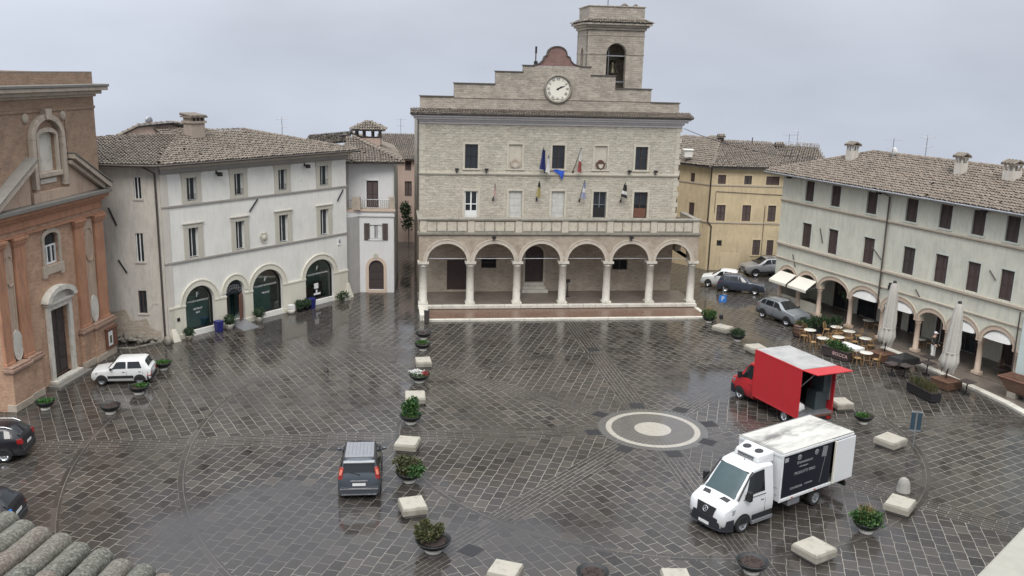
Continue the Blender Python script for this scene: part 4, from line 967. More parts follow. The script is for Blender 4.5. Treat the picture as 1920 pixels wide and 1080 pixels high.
# side wing
wh = [rect(-1.55,-1.12,8.96,10.24), rect(-1.66,-1.2,5.1,6.85), rect(-1.72,-1.24,1.84,3.28)]
mb = MB(); mb.wall([(-9,0),(0,0),(0,10.9),(-9,10.9)], wh, 0, .3, WM); mb.box(-9, 0.0, .31, 8, 0, 10.9, WM); mb.build('side_wall', M['wing_pl'], pal)
for i, (a, b, z0, z1) in enumerate(((-1.55,-1.12,8.96,10.24),(-1.66,-1.2,5.1,6.85),(-1.72,-1.24,1.84,3.28))):
    p = MB(); p.box(a, b, .12, .18, z0, z1, WM); wn = p.build('side_window', M['glass'], pal)
    p = MB(); p.box((a+b)/2-.03, (a+b)/2+.03, .09, .12, z0, z1, WM); p.box(a, a+.05, .09, .12, z0, z1, WM); p.box(b-.05, b, .09, .12, z0, z1, WM); p.build('window_frame', M['white_wood' if i < 2 else 'shutter'], wn)
    p = MB(); p.box(a-.1, b+.08, -.08, 0, z0-.1, z0, WM); p.box(a-.12, a, -.02, 0, z0, z1+.1, WM); p.build('window_sill', M['pil_pl'], wn)
mb = MB(); mb.box(-1.02, -.4, -.015, 0, .75, 2.1, WM); mb.arcband(-.71, 2.1, .29, .35, .42, .5, -.03, 0, WM, n=12); mb.build('walled_up_door', M['pil_pl'], pal)
mb = MB(); mb.tube([WM @ Vector((-.9,-.5,10.95)), WM @ Vector((-.28,-.1,10.5)), WM @ Vector((-.26,-.07,.1))], .06, 8); mb.build('downpipe', M['pipe'], pal)
mb = MB()
for a, b in (((-3.1,-.05,8.4),(-2.7,-.05,7.3)),((-2.75,-.05,5.2),(-2.3,-.05,4.4))): mb.cut(); mb.tube([WM @ Vector(a), WM @ Vector(b)], .05, 6)
mb.builds('wall_tie_bar', M['iron'], pal)
mb = MB()
for k in range(40): 
    x = rnd.uniform(-3.2, -.3); mb.ball(WM @ Vector((x, -rnd.uniform(.02,.5)*rnd.random(), rnd.uniform(0,.45))), (rnd.uniform(.12,.3), .2, rnd.uniform(.08,.2)), 6, 4, jit=.25)
mb.build('rubble_footing', M['marble_d'], pal)
mb = MB(); mb.prism([(-8,0),(-.45,0),(-.5,.7),(-1.1,.9),(-1.3,1.5),(-2.2,1.35),(-2.6,2.1),(-3.4,1.9),(-4.2,2.5),(-8,2.2)], -.02, -.004, WM); mb.build('exposed_masonry', M['hall_in'], pal)
# roof of the palace: hipped, ridge 5 m back
E0, E1 = Vector((-.55,-.72,11.08)), Vector((16.1,-.72,11.08)); R0, R1 = Vector((5.1,5,12.4)), Vector((10.3,5,12.4))
WE = WM @ Vector((-9,-.72,11.06)); WR = WM @ Vector((-9,5.2,12.0))
mb = MB(); tileroof(mb, [E0, E1, R1, R0]); tileroof(mb, [WE, E0, R0, WR]); tileroof(mb, [E1, Vector((16.1,10,11.08)), R1])
ridge_tiles(mb, E0 + Vector((.2,.2,.1)), R0 + Vector((0,0,.06))); ridge_tiles(mb, R0 + Vector((0,0,.06)), R1 + Vector((0,0,.06))); ridge_tiles(mb, R1 + Vector((0,0,.06)), E1 + Vector((-.2,.2,.1)))
rf = mb.build('roof', [M['roof'], M['roofbase']], pal)
mb = MB(); mb.tube([E0 + Vector((-.1,-.08,-.06)), E1 + Vector((.1,-.08,-.06))], .07, 8); mb.tube([WE + Vector((0,-.08,-.06)), E0 + Vector((-.1,-.08,-.06))], .07, 8); mb.build('gutter', M['pipe'], pal)
c = MB(); c.box(5.05, 6.05, 3.6, 4.5, 11.9, 13.25); c.box(4.95, 6.15, 3.5, 4.6, 13.1, 13.25)
for k in range(4): c.box(5.05+.3*k, 5.15+.3*k, 3.6, 4.5, 13.25, 13.45)
M['chim'] = plaster('chimney_render', (.36,.30,.25), (.2,.17,.145), .7, .4)
cm_ = c.build('chimney', M['chim'], rf); c = MB(); c.box(4.9, 6.2, 3.45, 4.65, 13.45, 13.55)
for k in range(6): c.tube([(5.0+.2*k, 3.4, 13.55), (5.0+.2*k, 4.7, 13.68)], .1, 6, None, 0, rnd.random())
c.build('chimney_cap', [M['roof']], cm_)
antenna('a', 16.5, 8, 11.2, 13.0, 30, parent=rf)
# raised house behind the palace roof
bk = thing('rear_house', 'pinkish house rising behind the palace roof, with a lean-to tiled roof', 'house', (-21.24, 54.98), 55.17)
mb = MB(); mb.prism([(1.0,9),(13,9),(13,11.5),(9.4,12.45),(7.2,12.75),(4.57,12.6),(1.2,11.3)], 9, 9.3); mb.build('wall', M['pink_pl'], bk)
mb = MB(); mb.hexa([(1.0,8.75,11.2),(4.57,8.75,12.58),(4.57,13,11.4),(1.0,13,10.0)], [(1.0,8.75,11.3),(4.57,8.75,12.7),(4.57,13,11.5),(1.0,13,10.1)], None, 1); mb.hexa([(4.57,8.75,12.6),(7.25,8.75,12.74),(7.25,13,11.5),(4.57,13,11.4)], [(4.57,8.75,12.7),(7.25,8.75,12.84),(7.25,13,11.6),(4.57,13,11.5)], None, 1)
mb.hexa([(7.25,8.75,12.72),(13.2,8.75,11.42),(13.2,13,10.2),(7.25,13,11.5)], [(7.25,8.75,12.84),(13.2,8.75,11.54),(13.2,13,10.3),(7.25,13,11.6)], None, 1)
ridge_tiles(mb, (1.0,8.8,11.32), (4.57,8.8,12.72)); ridge_tiles(mb, (4.57,8.8,12.72), (7.25,8.8,12.86)); ridge_tiles(mb, (13.2,8.8,11.55), (7.25,8.8,12.86)); tileroof(mb, [(5.6,7.4,11.95),(9.2,7.4,12.0),(8.9,8.95,12.5),(5.9,8.95,12.4)])
mb.build('roof', [M['roof'], M['roofbase']], bk)
mb = MB(); mb.ball((6.1,9.9,12.95), (.3,.12,.3), 14, 8); mb.tube([(6.1,10,12.7),(6.1,9.95,12.95)], .03); mb.build('satellite_dish', M['zinc'], bk)

# ------------------------------------------------------------------ small white house on the alley
sh = thing('balcony_house', 'narrow white house with a balcony and arched door beside the alley', 'house', (-11.28, 69.32), 5)
dp = archpoly(.2, 1.34, .22, 1.95, .6, 12); wn = rect(.3, 1.25, 4.2, 5.3); bd = rect(.05, .94, 6.55, 8.62)
mb = MB(); mb.wall([(-.47,0),(2.13,0),(2.13,5.95),(-.47,5.95)], [dp, wn], 0, .3); mb.wall([(-1.3,5.95),(2.15,5.95),(2.15,10.1),(-1.3,10.1)], [bd], .55, .3)
mb.box(-.47, 2.12, .31, .86, 0, 5.95); mb.box(-1.3, 2.14, .86, 8, 0, 10.1); mb.build('wall', M['small_pl'], sh)
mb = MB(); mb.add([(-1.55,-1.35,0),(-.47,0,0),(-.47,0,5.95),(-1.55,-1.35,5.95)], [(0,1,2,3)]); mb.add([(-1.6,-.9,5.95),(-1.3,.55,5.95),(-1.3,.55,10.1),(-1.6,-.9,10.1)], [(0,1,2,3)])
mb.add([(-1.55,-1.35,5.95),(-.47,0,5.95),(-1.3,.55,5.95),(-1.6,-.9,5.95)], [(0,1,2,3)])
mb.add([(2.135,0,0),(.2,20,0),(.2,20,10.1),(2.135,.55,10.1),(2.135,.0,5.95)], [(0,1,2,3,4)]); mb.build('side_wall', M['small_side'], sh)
mb = MB()
for k in range(3): mb.add([(1.7,5+4*k,2+1.5*k),(1.7,5.8+4*k,2+1.5*k),(1.62,5.8+4*k,3.4+1.5*k),(1.7,5+4*k,3.4+1.5*k)], [(0,1,2,3)])
mb.build('side_shutter', M['shutter'], sh)
mb = MB(); mb.prism(dp, .14, .2)
for r_ in range(3):
    for k in range(2): mb.box(.28+k*.53, .72+k*.53, .115, .14, .4+r_*.6, .85+r_*.6)
mb.build('arched_door', M['shutter2'], sh, bevel=.01)
mb = MB(); mb.arcband(.77, 1.95, .57, .6, .80, .86, -.04, .05, n=18); mb.box(-.03, .2, -.04, .05, 0, 1.95); mb.box(1.34, 1.57, -.04, .05, 0, 1.95); mb.box(.1, 1.45, -.1, .2, 0, .2); mb.build('door_surround', M['pinkst'], sh)
window(sh, .31, 1.24, 4.2, 5.3, .1, bars=1, fr=.05, mat='glass')
for a, b in ((-.12,.29),(1.26,1.68)): shutters(sh, a, b, 4.12, 5.42, -.06)
mb = MB()
for a, b in ((.36,.66),(.88,1.19)):
    n = 8; vs = []
    for i in range(n+1):
        x = a + (b-a)*i/n; vs += [(x,.08+.02*(i%2),4.26),(x,.08+.02*(i%2),5.24)]
    mb.add(vs, [(2*i,2*i+2,2*i+3,2*i+1) for i in range(n)])
mb.build('curtain', M['fl_white'], sh)
mb = MB(); mb.box(.2, 1.35, -.06, .1, 4.1, 4.2); mb.build('window_sill', M['white_wood'], sh)
shutters(sh, .07, .92, 6.6, 8.6, .62, name='balcony_shutter')
mb = MB(); mb.box(-.06, .05, .5, .6, 6.55, 8.72); mb.box(.94, 1.05, .5, .6, 6.55, 8.72); mb.box(-.06, 1.05, .5, .6, 8.62, 8.75); mb.build('door_frame', M['white_wood'], sh)
mb = MB(); mb.slab([(-1.62,-1.0),(-.52,-.12),(2.2,-.12),(2.2,.9),(-1.3,.9)], 5.96, 6.1); mb.slab([(-1.68,-1.05),(-.5,-.2),(2.25,-.2),(2.25,.54),(-1.32,.54)], 6.36, 6.5, None, 1); mb.slab([(-1.5,-.92),(-.48,-.06),(2.15,-.06),(2.15,.56),(-1.28,.56)], 6.1, 6.36)
mb.build('balcony', [M['small_pl'], M['pinkst']], sh)
mb = MB()
for a, b in (((-1.6,-.95),(-1.35,-.75)),((-.95,-.5),(-.35,-.05)),((1.75,-.1),(2.2,.1))): mb.cut(); mb.slab([(a[0],a[1]),(b[0],a[1]),(b[0],b[1]),(a[0],b[1])], 6.5, 7.45)
mb.builds('balcony_pier', M['church_st'], sh)
mb = MB(); mb.tube([(-.4,-.1,7.25),(1.8,-.1,7.25)], .025, 5); mb.tube([(-1.5,-.85,7.25),(-.5,-.1,7.25)], .025, 5)
for k in range(15): mb.tube([(-.35+.15*k,-.1,6.5),(-.35+.15*k,-.1,7.25)], .014, 4)
for k in range(7): mb.tube([(-1.5+.15*k,-.85+.112*k,6.5),(-1.5+.15*k,-.85+.112*k,7.25)], .014, 4)
mb.build('balcony_railing', M['zinc'], sh)
mb = MB(); mb.prism([(.55,2.95),(.62,2.75),(.75,2.66),(.88,2.75),(.95,2.95),(.75,3.1)], -.06, 0); mb.build('coat_of_arms', M['win_st'], sh)
mb = MB(); tileroof(mb, [(-1.9,-.75,10.08),(2.9,-.2,10.1),(-1.2,4.2,11.6),(-1.7,4.2,11.6)]); tileroof(mb, [(2.9,-.2,10.1),(1.4,15,10.1),(-1.6,10,11.6),(-1.2,4.2,11.6)]); tileroof(mb, [(-5.0,3.0,11.0),(-1.6,3.2,11.35),(-1.5,7,11.9),(-5,7,11.5)])
ridge_tiles(mb, (2.75,.0,10.22), (-1.2,4.2,11.68)); rf = mb.build('roof', [M['roof'], M['roofbase']], sh)
c = MB(); c.box(-2.05, -1.75, 4.4, 4.7, 11.2, 11.72); c.add([(-2.15,4.3,11.72),(-1.65,4.3,11.72),(-1.65,4.8,11.72),(-2.15,4.8,11.72),(-1.9,4.55,12.02)], [(0,1,4),(1,2,4),(2,3,4),(3,0,4)]); c.build('chimney', M['shutter2'], rf)
mb = MB(); mb.box(-1.15, .85, 5.2, 7.2, 10.9, 11.45); al = mb.build('roof_turret', M['pink_pl'], sh)
mb = MB()
for x in (-1.08, -.5, .2, .78):
    for y_ in (5.3, 7.1): mb.box(x-.07, x+.07, y_-.07, y_+.07, 11.45, 12.15)
for y_ in (5.9, 6.5):
    for x in (-1.08, .78): mb.box(x-.07, x+.07, y_-.07, y_+.07, 11.45, 12.15)
mb.build('turret_post', M['pipe'], al)
mb = MB(); q4 = [(-1.55,4.8),(1.25,4.8),(1.25,7.6),(-1.55,7.6)]
for i in range(4): tileroof(mb, [(*q4[i],12.12),(*q4[(i+1)%4],12.12),(-.15,6.2,12.78)], .2, .36, .09, thick=.1)
mb.build('turret_roof', [M['roof'], M['roofbase']], al)

# ------------------------------------------------------------------ house closing the alley, and the one beyond
pk = thing('pink_house', 'dull pink house with small windows closing the far end of the alley', 'house', (-14, 91, 0), 0)
mb = MB(); mb.wall([(0,0),(8.5,0),(8.5,8.4),(0,8.4)], [rect(3.15,3.75,7.15,8.1), rect(3.1,3.8,4.6,6.1), rect(1.2,1.9,5.5,7.0)], 0, .3); mb.box(0, 8.5, .31, 7, 0, 8.4); mb.build('wall', M['pink_pl'], pk)
for x in ((3.15,3.75,7.15,8.1),(3.1,3.8,4.6,6.1),(1.2,1.9,5.5,7.0)): shutters(pk, *x, .12)
mb = MB(); tileroof(mb, [(-.4,-.5,8.4),(9,-.5,8.4),(9,6,10.3),(-.4,6,10.3)]); rf = mb.build('roof', [M['roof'], M['roofbase']], pk)
antenna('a', 2.2, 4.2, 9.6, 12.0, 20, parent=rf)
mb = MB(); mb.tube([(-.3,-.55,8.35),(9,-.55,8.35)], .08, 6); mb.build('gutter', M['pipe'], pk)
# ------------------------------------------------------------------ yellow house
ye = thing('yellow_house', 'yellow ochre house with brown shutters behind the parked cars', 'house', (17.7, 81.24), 0)
YM = RT(0, 0, 0, 130)
FW = [(.2,.9,7.76,8.56),(2.52,3.18,7.78,8.54),(4.45,5.62,7.78,8.54),(.28,1.06,4.48,5.9),(2.56,3.32,4.5,5.94),(4.84,5.54,4.52,5.96),(3.74,4.42,1.46,2.84),(5.0,5.6,1.48,2.86)]
mb = MB(); mb.wall([(-.35,0),(6.6,0),(6.6,9.35),(-.35,9.35)], [rect(*x) for x in FW] + [rect(.52,.98,2.2,2.72)], 0, .3); mb.box(-.3, 6.6, .31, 9, 0, 9.35)
LW = [(1.9,2.38,7.62,8.5),(3.65,4.42,7.72,8.5),(1.72,2.36,4.42,5.84),(3.76,4.33,4.58,5.94)]
YL = Matrix.Translation((-.35,0,0)) @ Matrix.Rotation(radians(130), 4, 'Z') @ Matrix.Scale(-1, 4, (0,1,0))
mb.wall([(0,0),(12,0),(12,9.35),(0,9.35)], [rect(*x) for x in LW], 0, .3, YL); mb.box(.1, 12, .31, 6, 0, 9.35, YL)
mb.build('wall', M['yellow_pl'], ye)
for i, x in enumerate(FW): 
    shutters(ye, *x, .06, 'shutter' if i not in (1,) else 'shutter2')
for x in LW:
    f = MB(); f.box(x[0], x[1], .08, .14, x[2], x[3], YL); f.build('shutter', M['shutter'], ye)
window(ye, .53, .97, 2.21, 2.71, .1, frame='shutter', bars=0)
mb = MB()
for z_ in (7.6, 4.28): mb.cut(); mb.box(-.42, 6.6, -.07, 0, z_, z_+.12); mb.box(0, 12, -.07, 0, z_, z_+.12, YL)
mb.builds('string_course', M['green_band'], ye)
mb = MB()
for x in FW: mb.cut(); mb.box(x[0]-.12, x[0], -.025, 0, x[2]-.1, x[3]+.14); mb.box(x[1], x[1]+.12, -.025, 0, x[2]-.1, x[3]+.14); mb.box(x[0]-.12, x[1]+.12, -.03, 0, x[3], x[3]+.14); mb.box(x[0]-.15, x[1]+.15, -.06, 0, x[2]-.1, x[2])
mb.builds('window_surround', M['yellow_top'], ye)
mb = MB(); mb.box(-.4, 6.6, -.12, 0, 9.05, 9.3); mb.box(0, 12, -.12, 0, 9.05, 9.3, YL); mb.build('cornice', M['wing_pl'], ye)
mb = MB(); mb.tube([(-.45,-.35,9.2),(-.42,-.1,8.9),(-.45,-.1,4.4),(-.1,-.1,4.0),(-.1,-.1,.1)], .065, 6); mb.tube([(-.8,-.55,9.28),(6.9,-.5,9.28)], .07, 6); mb.build('downpipe', M['pipe'], ye)
mb = MB(); mb.tube([(.1,-.05,7.1),(.1,-.05,5.2)], .02, 5); mb.tube([(.1,-.05,7.1),(6.4,-.05,6.9)], .025, 5); mb.tube([(4.55,-.05,5.95),(4.55,-.05,1.0)], .025, 5); mb.build('wall_cable', M['pipe'], ye)
mb = MB(); mb.box(.9, 2.6, -.03, 0, .1, 1.6); mb.build('bricked_up_doorway', M['yellow_top'], ye)
YE = YL @ Vector((12,-.6,9.3)); YC = Vector((-.6,-.65,9.34))
mb = MB(); tileroof(mb, [YC, (7.2,-.6,9.3), (6.0,5.2,11.05), (1.6,5.2,11.15)]); tileroof(mb, [YE, YC, (1.6,5.2,11.15), (-4.2,10.5,11.15)]); tileroof(mb, [(4.6,-.62,9.26),(9.2,-2.4,9.3),(10,4,10.9),(5.9,5,11.02)])
ridge_tiles(mb, YC + Vector((.2,.3,.12)), (1.6,5.2,11.2)); ridge_tiles(mb, (1.6,5.2,11.2), (6.0,5.2,11.1)); rf = mb.build('roof', [M['roof'], M['roofbase']], ye)
chimney(rf, 1.2, 4.6, 10.6, 11.75, .45, 0, ('shutter', 'roof')); chimney(rf, 6.45, 4.0, 10.2, 11.2, .55); antenna('a', 7.6, 5, 10.6, 12.0, 10, parent=rf); antenna('a', 8.35, 5, 10.6, 12.4, 60, parent=rf); antenna('a', -3.4, 9, 10.9, 12.6, 60, parent=rf)
mb = MB(); mb.tube([(4.1,4.6,10.9),(4.1,4.6,11.6)], .05, 6); mb.build('vent_pipe', M['pipe'], rf)
mb = MB(); mb.box(-2.6, -1.9, 1.5, 2.2, 9.9, 10.5); mb.box(-2.7, -1.8, 1.4, 2.3, 10.5, 10.58); mb.build('dormer', M['white_pl'], rf)
# ------------------------------------------------------------------ long arcaded building on the right
M['green_lt'] = plaster('pale_green_trim', (.60,.625,.56), (.46,.49,.44), .4)
rb = thing('arcaded_building', 'long pale green building with brown shutters over a low arcade on the right', 'building', (22.16, 64.73), -66.6)
CC = [-4.45, -2.35, -.12, 3.02, 5.95, 8.95, 11.25, 13.65, 16.1]
UWN = [(-2.42,-1.54),(.24,1.14),(3.62,4.55),(7.02,7.95),(9.66,10.58),(12.05,12.93),(14.32,15.18)]
LWN = [(-2.38,-1.42),(.36,1.30),(3.76,4.74),(7.22,8.18),(9.78,10.74),(12.16,13.06),(14.42,15.30)]
out = [(-4.95, 2.4)]
for a, b in zip(CC[:-1], CC[1:]):
    a, b = a+.2, b-.2; c = (a+b)/2; r_ = (b-a)/2; h_ = .78 if r_ > 1 else .62
    out += [(a, 2.4)] + [(c - r_*cos(pi*i/16), 2.4 + h_*sin(pi*i/16)) for i in range(1, 16)] + [(b, 2.4)]
out += [(16.25, 2.4), (16.25, 10.15), (-4.95, 10.15)]
mb = MB(); mb.wall(out, [rect(a,b,8.36,9.8) for a, b in UWN] + [rect(a,b,4.98,6.74) for a, b in LWN], 0, .4)
mb.box(-4.95, 16.24, .41, 9, 4.0, 10.15); mb.build('wall', M['green_pl'], rb)
mb = MB(); mb.box(-4.95, 16.24, 3.4, 9, .2, 4.0); mb.box(-4.95, -4.7, .42, 3.4, .2, 4.0); mb.build('arcade_back_wall', M['green_pl'], rb)
for i, (a, b) in enumerate(UWN): shutters(rb, a, b, 8.37, 9.79, .1)
for i, (a, b) in enumerate(LWN): shutters(rb, a, b, 4.99, 6.73, .1, 'shutter' if i != 3 else 'shutter2')
mb = MB()
for a, b in UWN: mb.cut(); mb.box(a-.12, b+.12, -.05, .1, 8.26, 8.36); mb.box(a-.1, a, -.015, 0, 8.36, 9.9); mb.box(b, b+.1, -.015, 0, 8.36, 9.9); mb.box(a-.1, b+.1, -.016, 0, 9.8, 9.9)
for a, b in LWN: mb.cut(); mb.box(a-.1, a, -.015, 0, 4.98, 6.84); mb.box(b, b+.1, -.015, 0, 4.98, 6.84); mb.box(a-.1, b+.1, -.016, 0, 6.74, 6.84)
mb.builds('window_surround', M['green_lt'], rb)
for i, (z0, z1, p) in enumerate(((8.05,8.16,.14),(7.99,8.05,.08),(4.74,4.9,.15),(4.68,4.74,.08))):
    mb = MB(); mb.box(-5.0, 16.3, -p, 0, z0, z1); mb.build('string_course', M['green_band'], rb, bevel=.02)
mb = MB(); mb.box(-5.0, 16.3, -.09, 0, 3.68, 3.78); mb.build('arcade_string', M['green_band'], rb, bevel=.02)
mb = MB()
for a, b in zip(CC[:-1], CC[1:]):
    mb.cut(); c = (a+b)/2; r_ = (b-a)/2 - .2; h_ = .78 if r_ > 1 else .62; mb.arcband(c, 2.4, r_, h_, r_+.17, h_+.25, -.04, .05, n=22, mi=0); mb.arcband(c, 2.4, r_+.17, h_+.25, r_+.22, h_+.31, -.08, .02, n=22, mi=1)
mb.builds('arch_moulding', [M['pinkst'], M['green_band']], rb)
for i, u in enumerate(CC): column(rb, u, .2, .2, 2.4, .34, 'pinkst', 12, capital=.36, base=.3)
mb = MB(); mb.box(-5.2, 16.3, -.02, 3.4, .02, .2); mb.build('arcade_floor', M['floor'], rb)
# shop fronts inside the arcade
M['awn'] = simple('white_awning', (.56,.56,.54), .85, var=.1)
def front(u0, u1, z1, mat, name='shop_door', fm='shutter'):
    f = MB(); f.box(u0, u1, 3.34, 3.4, .25, z1); o_ = f.build(name, M[mat], rb)
    g = MB(); g.box(u0-.1, u0, 3.3, 3.4, .2, z1+.1); g.box(u1, u1+.1, 3.3, 3.4, .2, z1+.1); g.box(u0-.1, u1+.1, 3.3, 3.4, z1, z1+.12); g.box((u0+u1)/2-.04, (u0+u1)/2+.04, 3.32, 3.34, .25, z1); g.build('shop_frame', M[fm], o_)
front(-1.9, -.5, 2.3, 'glass'); front(.6, 2.2, 2.9, 'glass', fm='wood'); front(3.4, 4.5, 2.6, 'wood'); front(5.4, 6.3, 2.5, 'glass'); front(7.6, 8.4, 2.5, 'shutter', fm='white_wood'); front(9.2, 10.8, 2.9, 'glass'); front(12.8, 13.6, 2.6, 'wood'); front(15.0, 15.9, 2.5, 'glass')
mb = MB(); mb.cut(); mb.box(-2.3, .0, .25, .35, .2, .95); mb.cut(); mb.box(-4.4, -2.5, .25, .35, .2, .9); mb.builds('parapet_wall', M['shop_st'], rb)
# awnings: two slanting ones, four half-moon blinds hung inside arches
for a, b in ((-4.3,-2.5),(-2.2,-.3)):
    mb = MB(); mb.add([(a,-.02,2.72),(b,-.02,2.72),(b+.05,-1.0,2.12),(a-.05,-1.0,2.12)], [(0,1,2,3)]); mb.add([(a-.05,-1.0,2.12),(b+.05,-1.0,2.12),(b+.05,-1.0,1.95),(a-.05,-1.0,1.95)], [(0,1,2,3)])
    aw = mb.build('slanting_awning', M['cream'], rb); q = aw.modifiers.new('t', 'SOLIDIFY'); q.thickness = .02
    mb = MB(); mb.tube([(a,0,2.3),(a-.04,-.98,2.11)], .02, 5); mb.tube([(b,0,2.3),(b+.04,-.98,2.11)], .02, 5); mb.build('awning_arm', M['zinc'], aw)
for k in (3, 4, 6, 7):
    a, b = CC[k]+.24, CC[k+1]-.24; c = (a+b)/2; r_ = (b-a)/2; vs = []; n = 14
    for i in range(n+1):
        t_ = pi*i/n; vs += [(c - r_*.86*cos(t_), .1, 2.66 + .46*sin(t_)), (c - r_*.9*cos(t_), -.28*sin(t_)**.5 - .02, 2.60)]
    mb = MB(); mb.add(vs, [(2*i, 2*i+1, 2*i+3, 2*i+2) for i in range(n)]); mb.build('half_moon_awning', M['awn'], rb)
for a, b in (((-.5,7.0),(-.1,6.0)),((4.6,6.6),(5.5,5.9)),((13.7,6.9),(14.2,6.4)),((-3.1,4.6),(-2.7,3.7)),((8.6,4.6),(9.0,4.2))):
    mb = MB(); mb.tube([(a[0],-.05,a[1]-.4),(b[0],-.05,b[1]-.4)], .035, 5); mb.build('wall_tie_bar', M['pipe'], rb)
mb = MB(); mb.tube([(5.4,-.6,10.0),(5.7,-.15,9.7),(5.72,-.12,2.6)], .06, 7); mb.tube([(16.1,-.12,4.6),(16.15,-.12,.2)], .04, 6); mb.build('downpipe', M['pipe'], rb)
for u in (-4.0, 4.9, 13.0):
    mb = MB(); mb.box(u-.15, u+.15, -.45, -.15, 9.78, 10.0); mb.tube([(u,-.15,9.9),(u,.02,9.95)], .04, 6); mb.build('floodlight', M['iron'], rb, bevel=.02)
mb = MB(); mb.box(6.45, 6.65, -.1, 0, 4.0, 4.15); mb.box(6.5, 6.7, -.2, -.05, 3.7, 4.0); mb.build('wall_lantern', M['iron'], rb)
EL, ER, RL, RR = Vector((-6.2,-.78,10.12)), Vector((23,-.78,10.12)), Vector((-1.4,5,11.88)), Vector((23,5,11.88))
mb = MB(); tileroof(mb, [EL, ER, RR, RL]); tileroof(mb, [Vector((-6.2,9,10.12)), EL, RL]); ridge_tiles(mb, EL + Vector((.2,.25,.12)), RL + Vector((0,0,.05))); ridge_tiles(mb, RL + Vector((0,0,.05)), RR + Vector((0,0,.05)))
rf = mb.build('roof', [M['roof2'], M['roofbase']], rb)
mb = MB(); mb.tube([EL + Vector((0,-.08,-.06)), ER + Vector((0,-.08,-.06))], .07, 8); mb.build('gutter', M['zinc'], rb)
for x, y_, z0, z1, s_ in ((-1.6,3.2,11.0,12.55,.62),(7.95,3.2,11.0,12.6,.55),(11.5,3.4,11.0,12.5,.75)): chimney(rf, x, y_, z0, z1, s_)
antenna('a', 1.2, 4.2, 11.6, 13.1, 40, parent=rf); antenna('a', 4.1, 4.2, 11.6, 13.5, 110, 8, rf)
mb = MB(); mb.ball((.95,4.6,12.15), (.28,.14,.28), 14, 8); mb.tube([(.95,4.6,11.7),(.95,4.6,12.1)], .03); mb.build('satellite_dish', M['white_wood'], rf)
# neighbour at the right edge
nb2 = thing('teal_house', 'pale blue-green house wall at the right edge, next to the arcaded building', 'house', (22.16, 64.73), -66.6)
mb = MB(); mb.wall([(16.3,.15),(24,.15),(24,4.4),(16.3,4.4)], [rect(18.2,19.3,.2,2.6)], -.05, .4); mb.box(16.3, 24, .36, 6, .15, 10.1); mb.build('wall', M['teal_pl'], nb2)
mb = MB(); mb.box(18.2, 19.3, .2, .26, .2, 2.6); mb.build('house_door', M['wood'], nb2)
# raised pavement with pale kerb in front of the arcade
KP = [(24.10,57.6),(24.74,55.9),(25.25,53.5),(25.85,51.3),(26.42,49.6),(26.95,47.4),(27.25,44.8),(27.4,42.0)]
BP = [(24.9,59.0),(26.6,55.0),(28.4,50.8),(30.4,46.2),(32,42.5)]
tag(MB().slab(KP + BP[::-1], -.05, .13).build('terrace_pavement', M['floor']), kind='structure')
kb = thing('terrace_kerb', None, None, (0,0,0)); tag(kb, kind='structure')
mb = MB()
for (a, b) in zip(KP[:-1], KP[1:]):
    A, B = Vector((*a,0)), Vector((*b,0)); n = max(1, int((B-A).length/1.1)); D_ = (B-A)/n; S_ = Vector((-D_.y, D_.x, 0)).normalized()
    if S_.x < 0: S_ = -S_
    for k in range(n):
        p, q_ = A + D_*k + D_*.006, A + D_*(k+1) - D_*.006
        mb.hexa([p - S_*.04, q_ - S_*.04, q_ + S_*.42, p + S_*.42], [v + Vector((0,0,.145)) for v in (p - S_*.04, q_ - S_*.04, q_ + S_*.42, p + S_*.42)])
mb.build('kerb_stone', M['marble'], kb, bevel=.012)
# ------------------------------------------------------------------ our own building: roof edge bottom left, ledge bottom right
ow = thing('near_roof', 'lichen-covered barrel tile roof edge at the bottom left corner', 'roof', (0, 0, 0))
A, B = Vector((-4.16,7.41,12.83)), Vector((-2.79,6.67,12.83)); D_ = (B-A).normalized(); U_ = Vector((D_.y, -D_.x, 0)); 
if U_.y > 0: U_ = -U_
U_ = (Matrix.Rotation(radians(30), 3, 'Z') @ U_ + Vector((0,0,.13))).normalized(); L_ = U_.cross(Vector((0,0,1))).normalized()
if L_.dot(D_) < 0: L_ = -L_
mb = MB(); n = 15
N_ = D_.cross(U_); N_ = N_ if N_.z > 0 else -N_
for i in range(-5, n):
    base = A + D_*(.26*i) - U_*.04
    for j in range(6):
        L = .62; a0 = base + U_*(j*L - .06 + rnd.uniform(-.03,.03)) + D_*rnd.uniform(-.012,.012); vs = []
        m = 10; seg = 8
        for s_ in range(seg+1):
            tt_ = s_/seg; rr = .104*(1.02 - .07*tt_)
            for k in range(m+1):
                ph = pi*k/m*1.08 - .04*pi; p = a0 + U_*(tt_*(L+.08)) - L_*(rr*cos(ph)) + N_*(rr*sin(ph) + .016*(1-tt_) + rnd.uniform(-.003,.003)); vs.append(p)
        fs = [(s_*(m+1)+k, s_*(m+1)+k+1, (s_+1)*(m+1)+k+1, (s_+1)*(m+1)+k) for s_ in range(seg) for k in range(m)]
        av = rnd.random(); mb.add(vs, fs, None, 0, True, av)
        if j: continue
        ring = vs[:m+1]; r2 = [a0 - L_*(.085*cos(pi*k/m*1.08 - .04*pi)) + N_*(.085*sin(pi*k/m*1.08 - .04*pi) + .016) for k in range(m+1)]
        mb.add(ring + r2, [(k, k+1, k+m+2, k+m+1) for k in range(m)], None, 0, False, av)
        mb.add(r2 + [p + U_*.3 for p in r2], [(k, k+1, k+m+2, k+m+1) for k in range(m)], None, 1, False)
mb.build('barrel_tiles', [M['lichen'], M['roofbase']], ow)
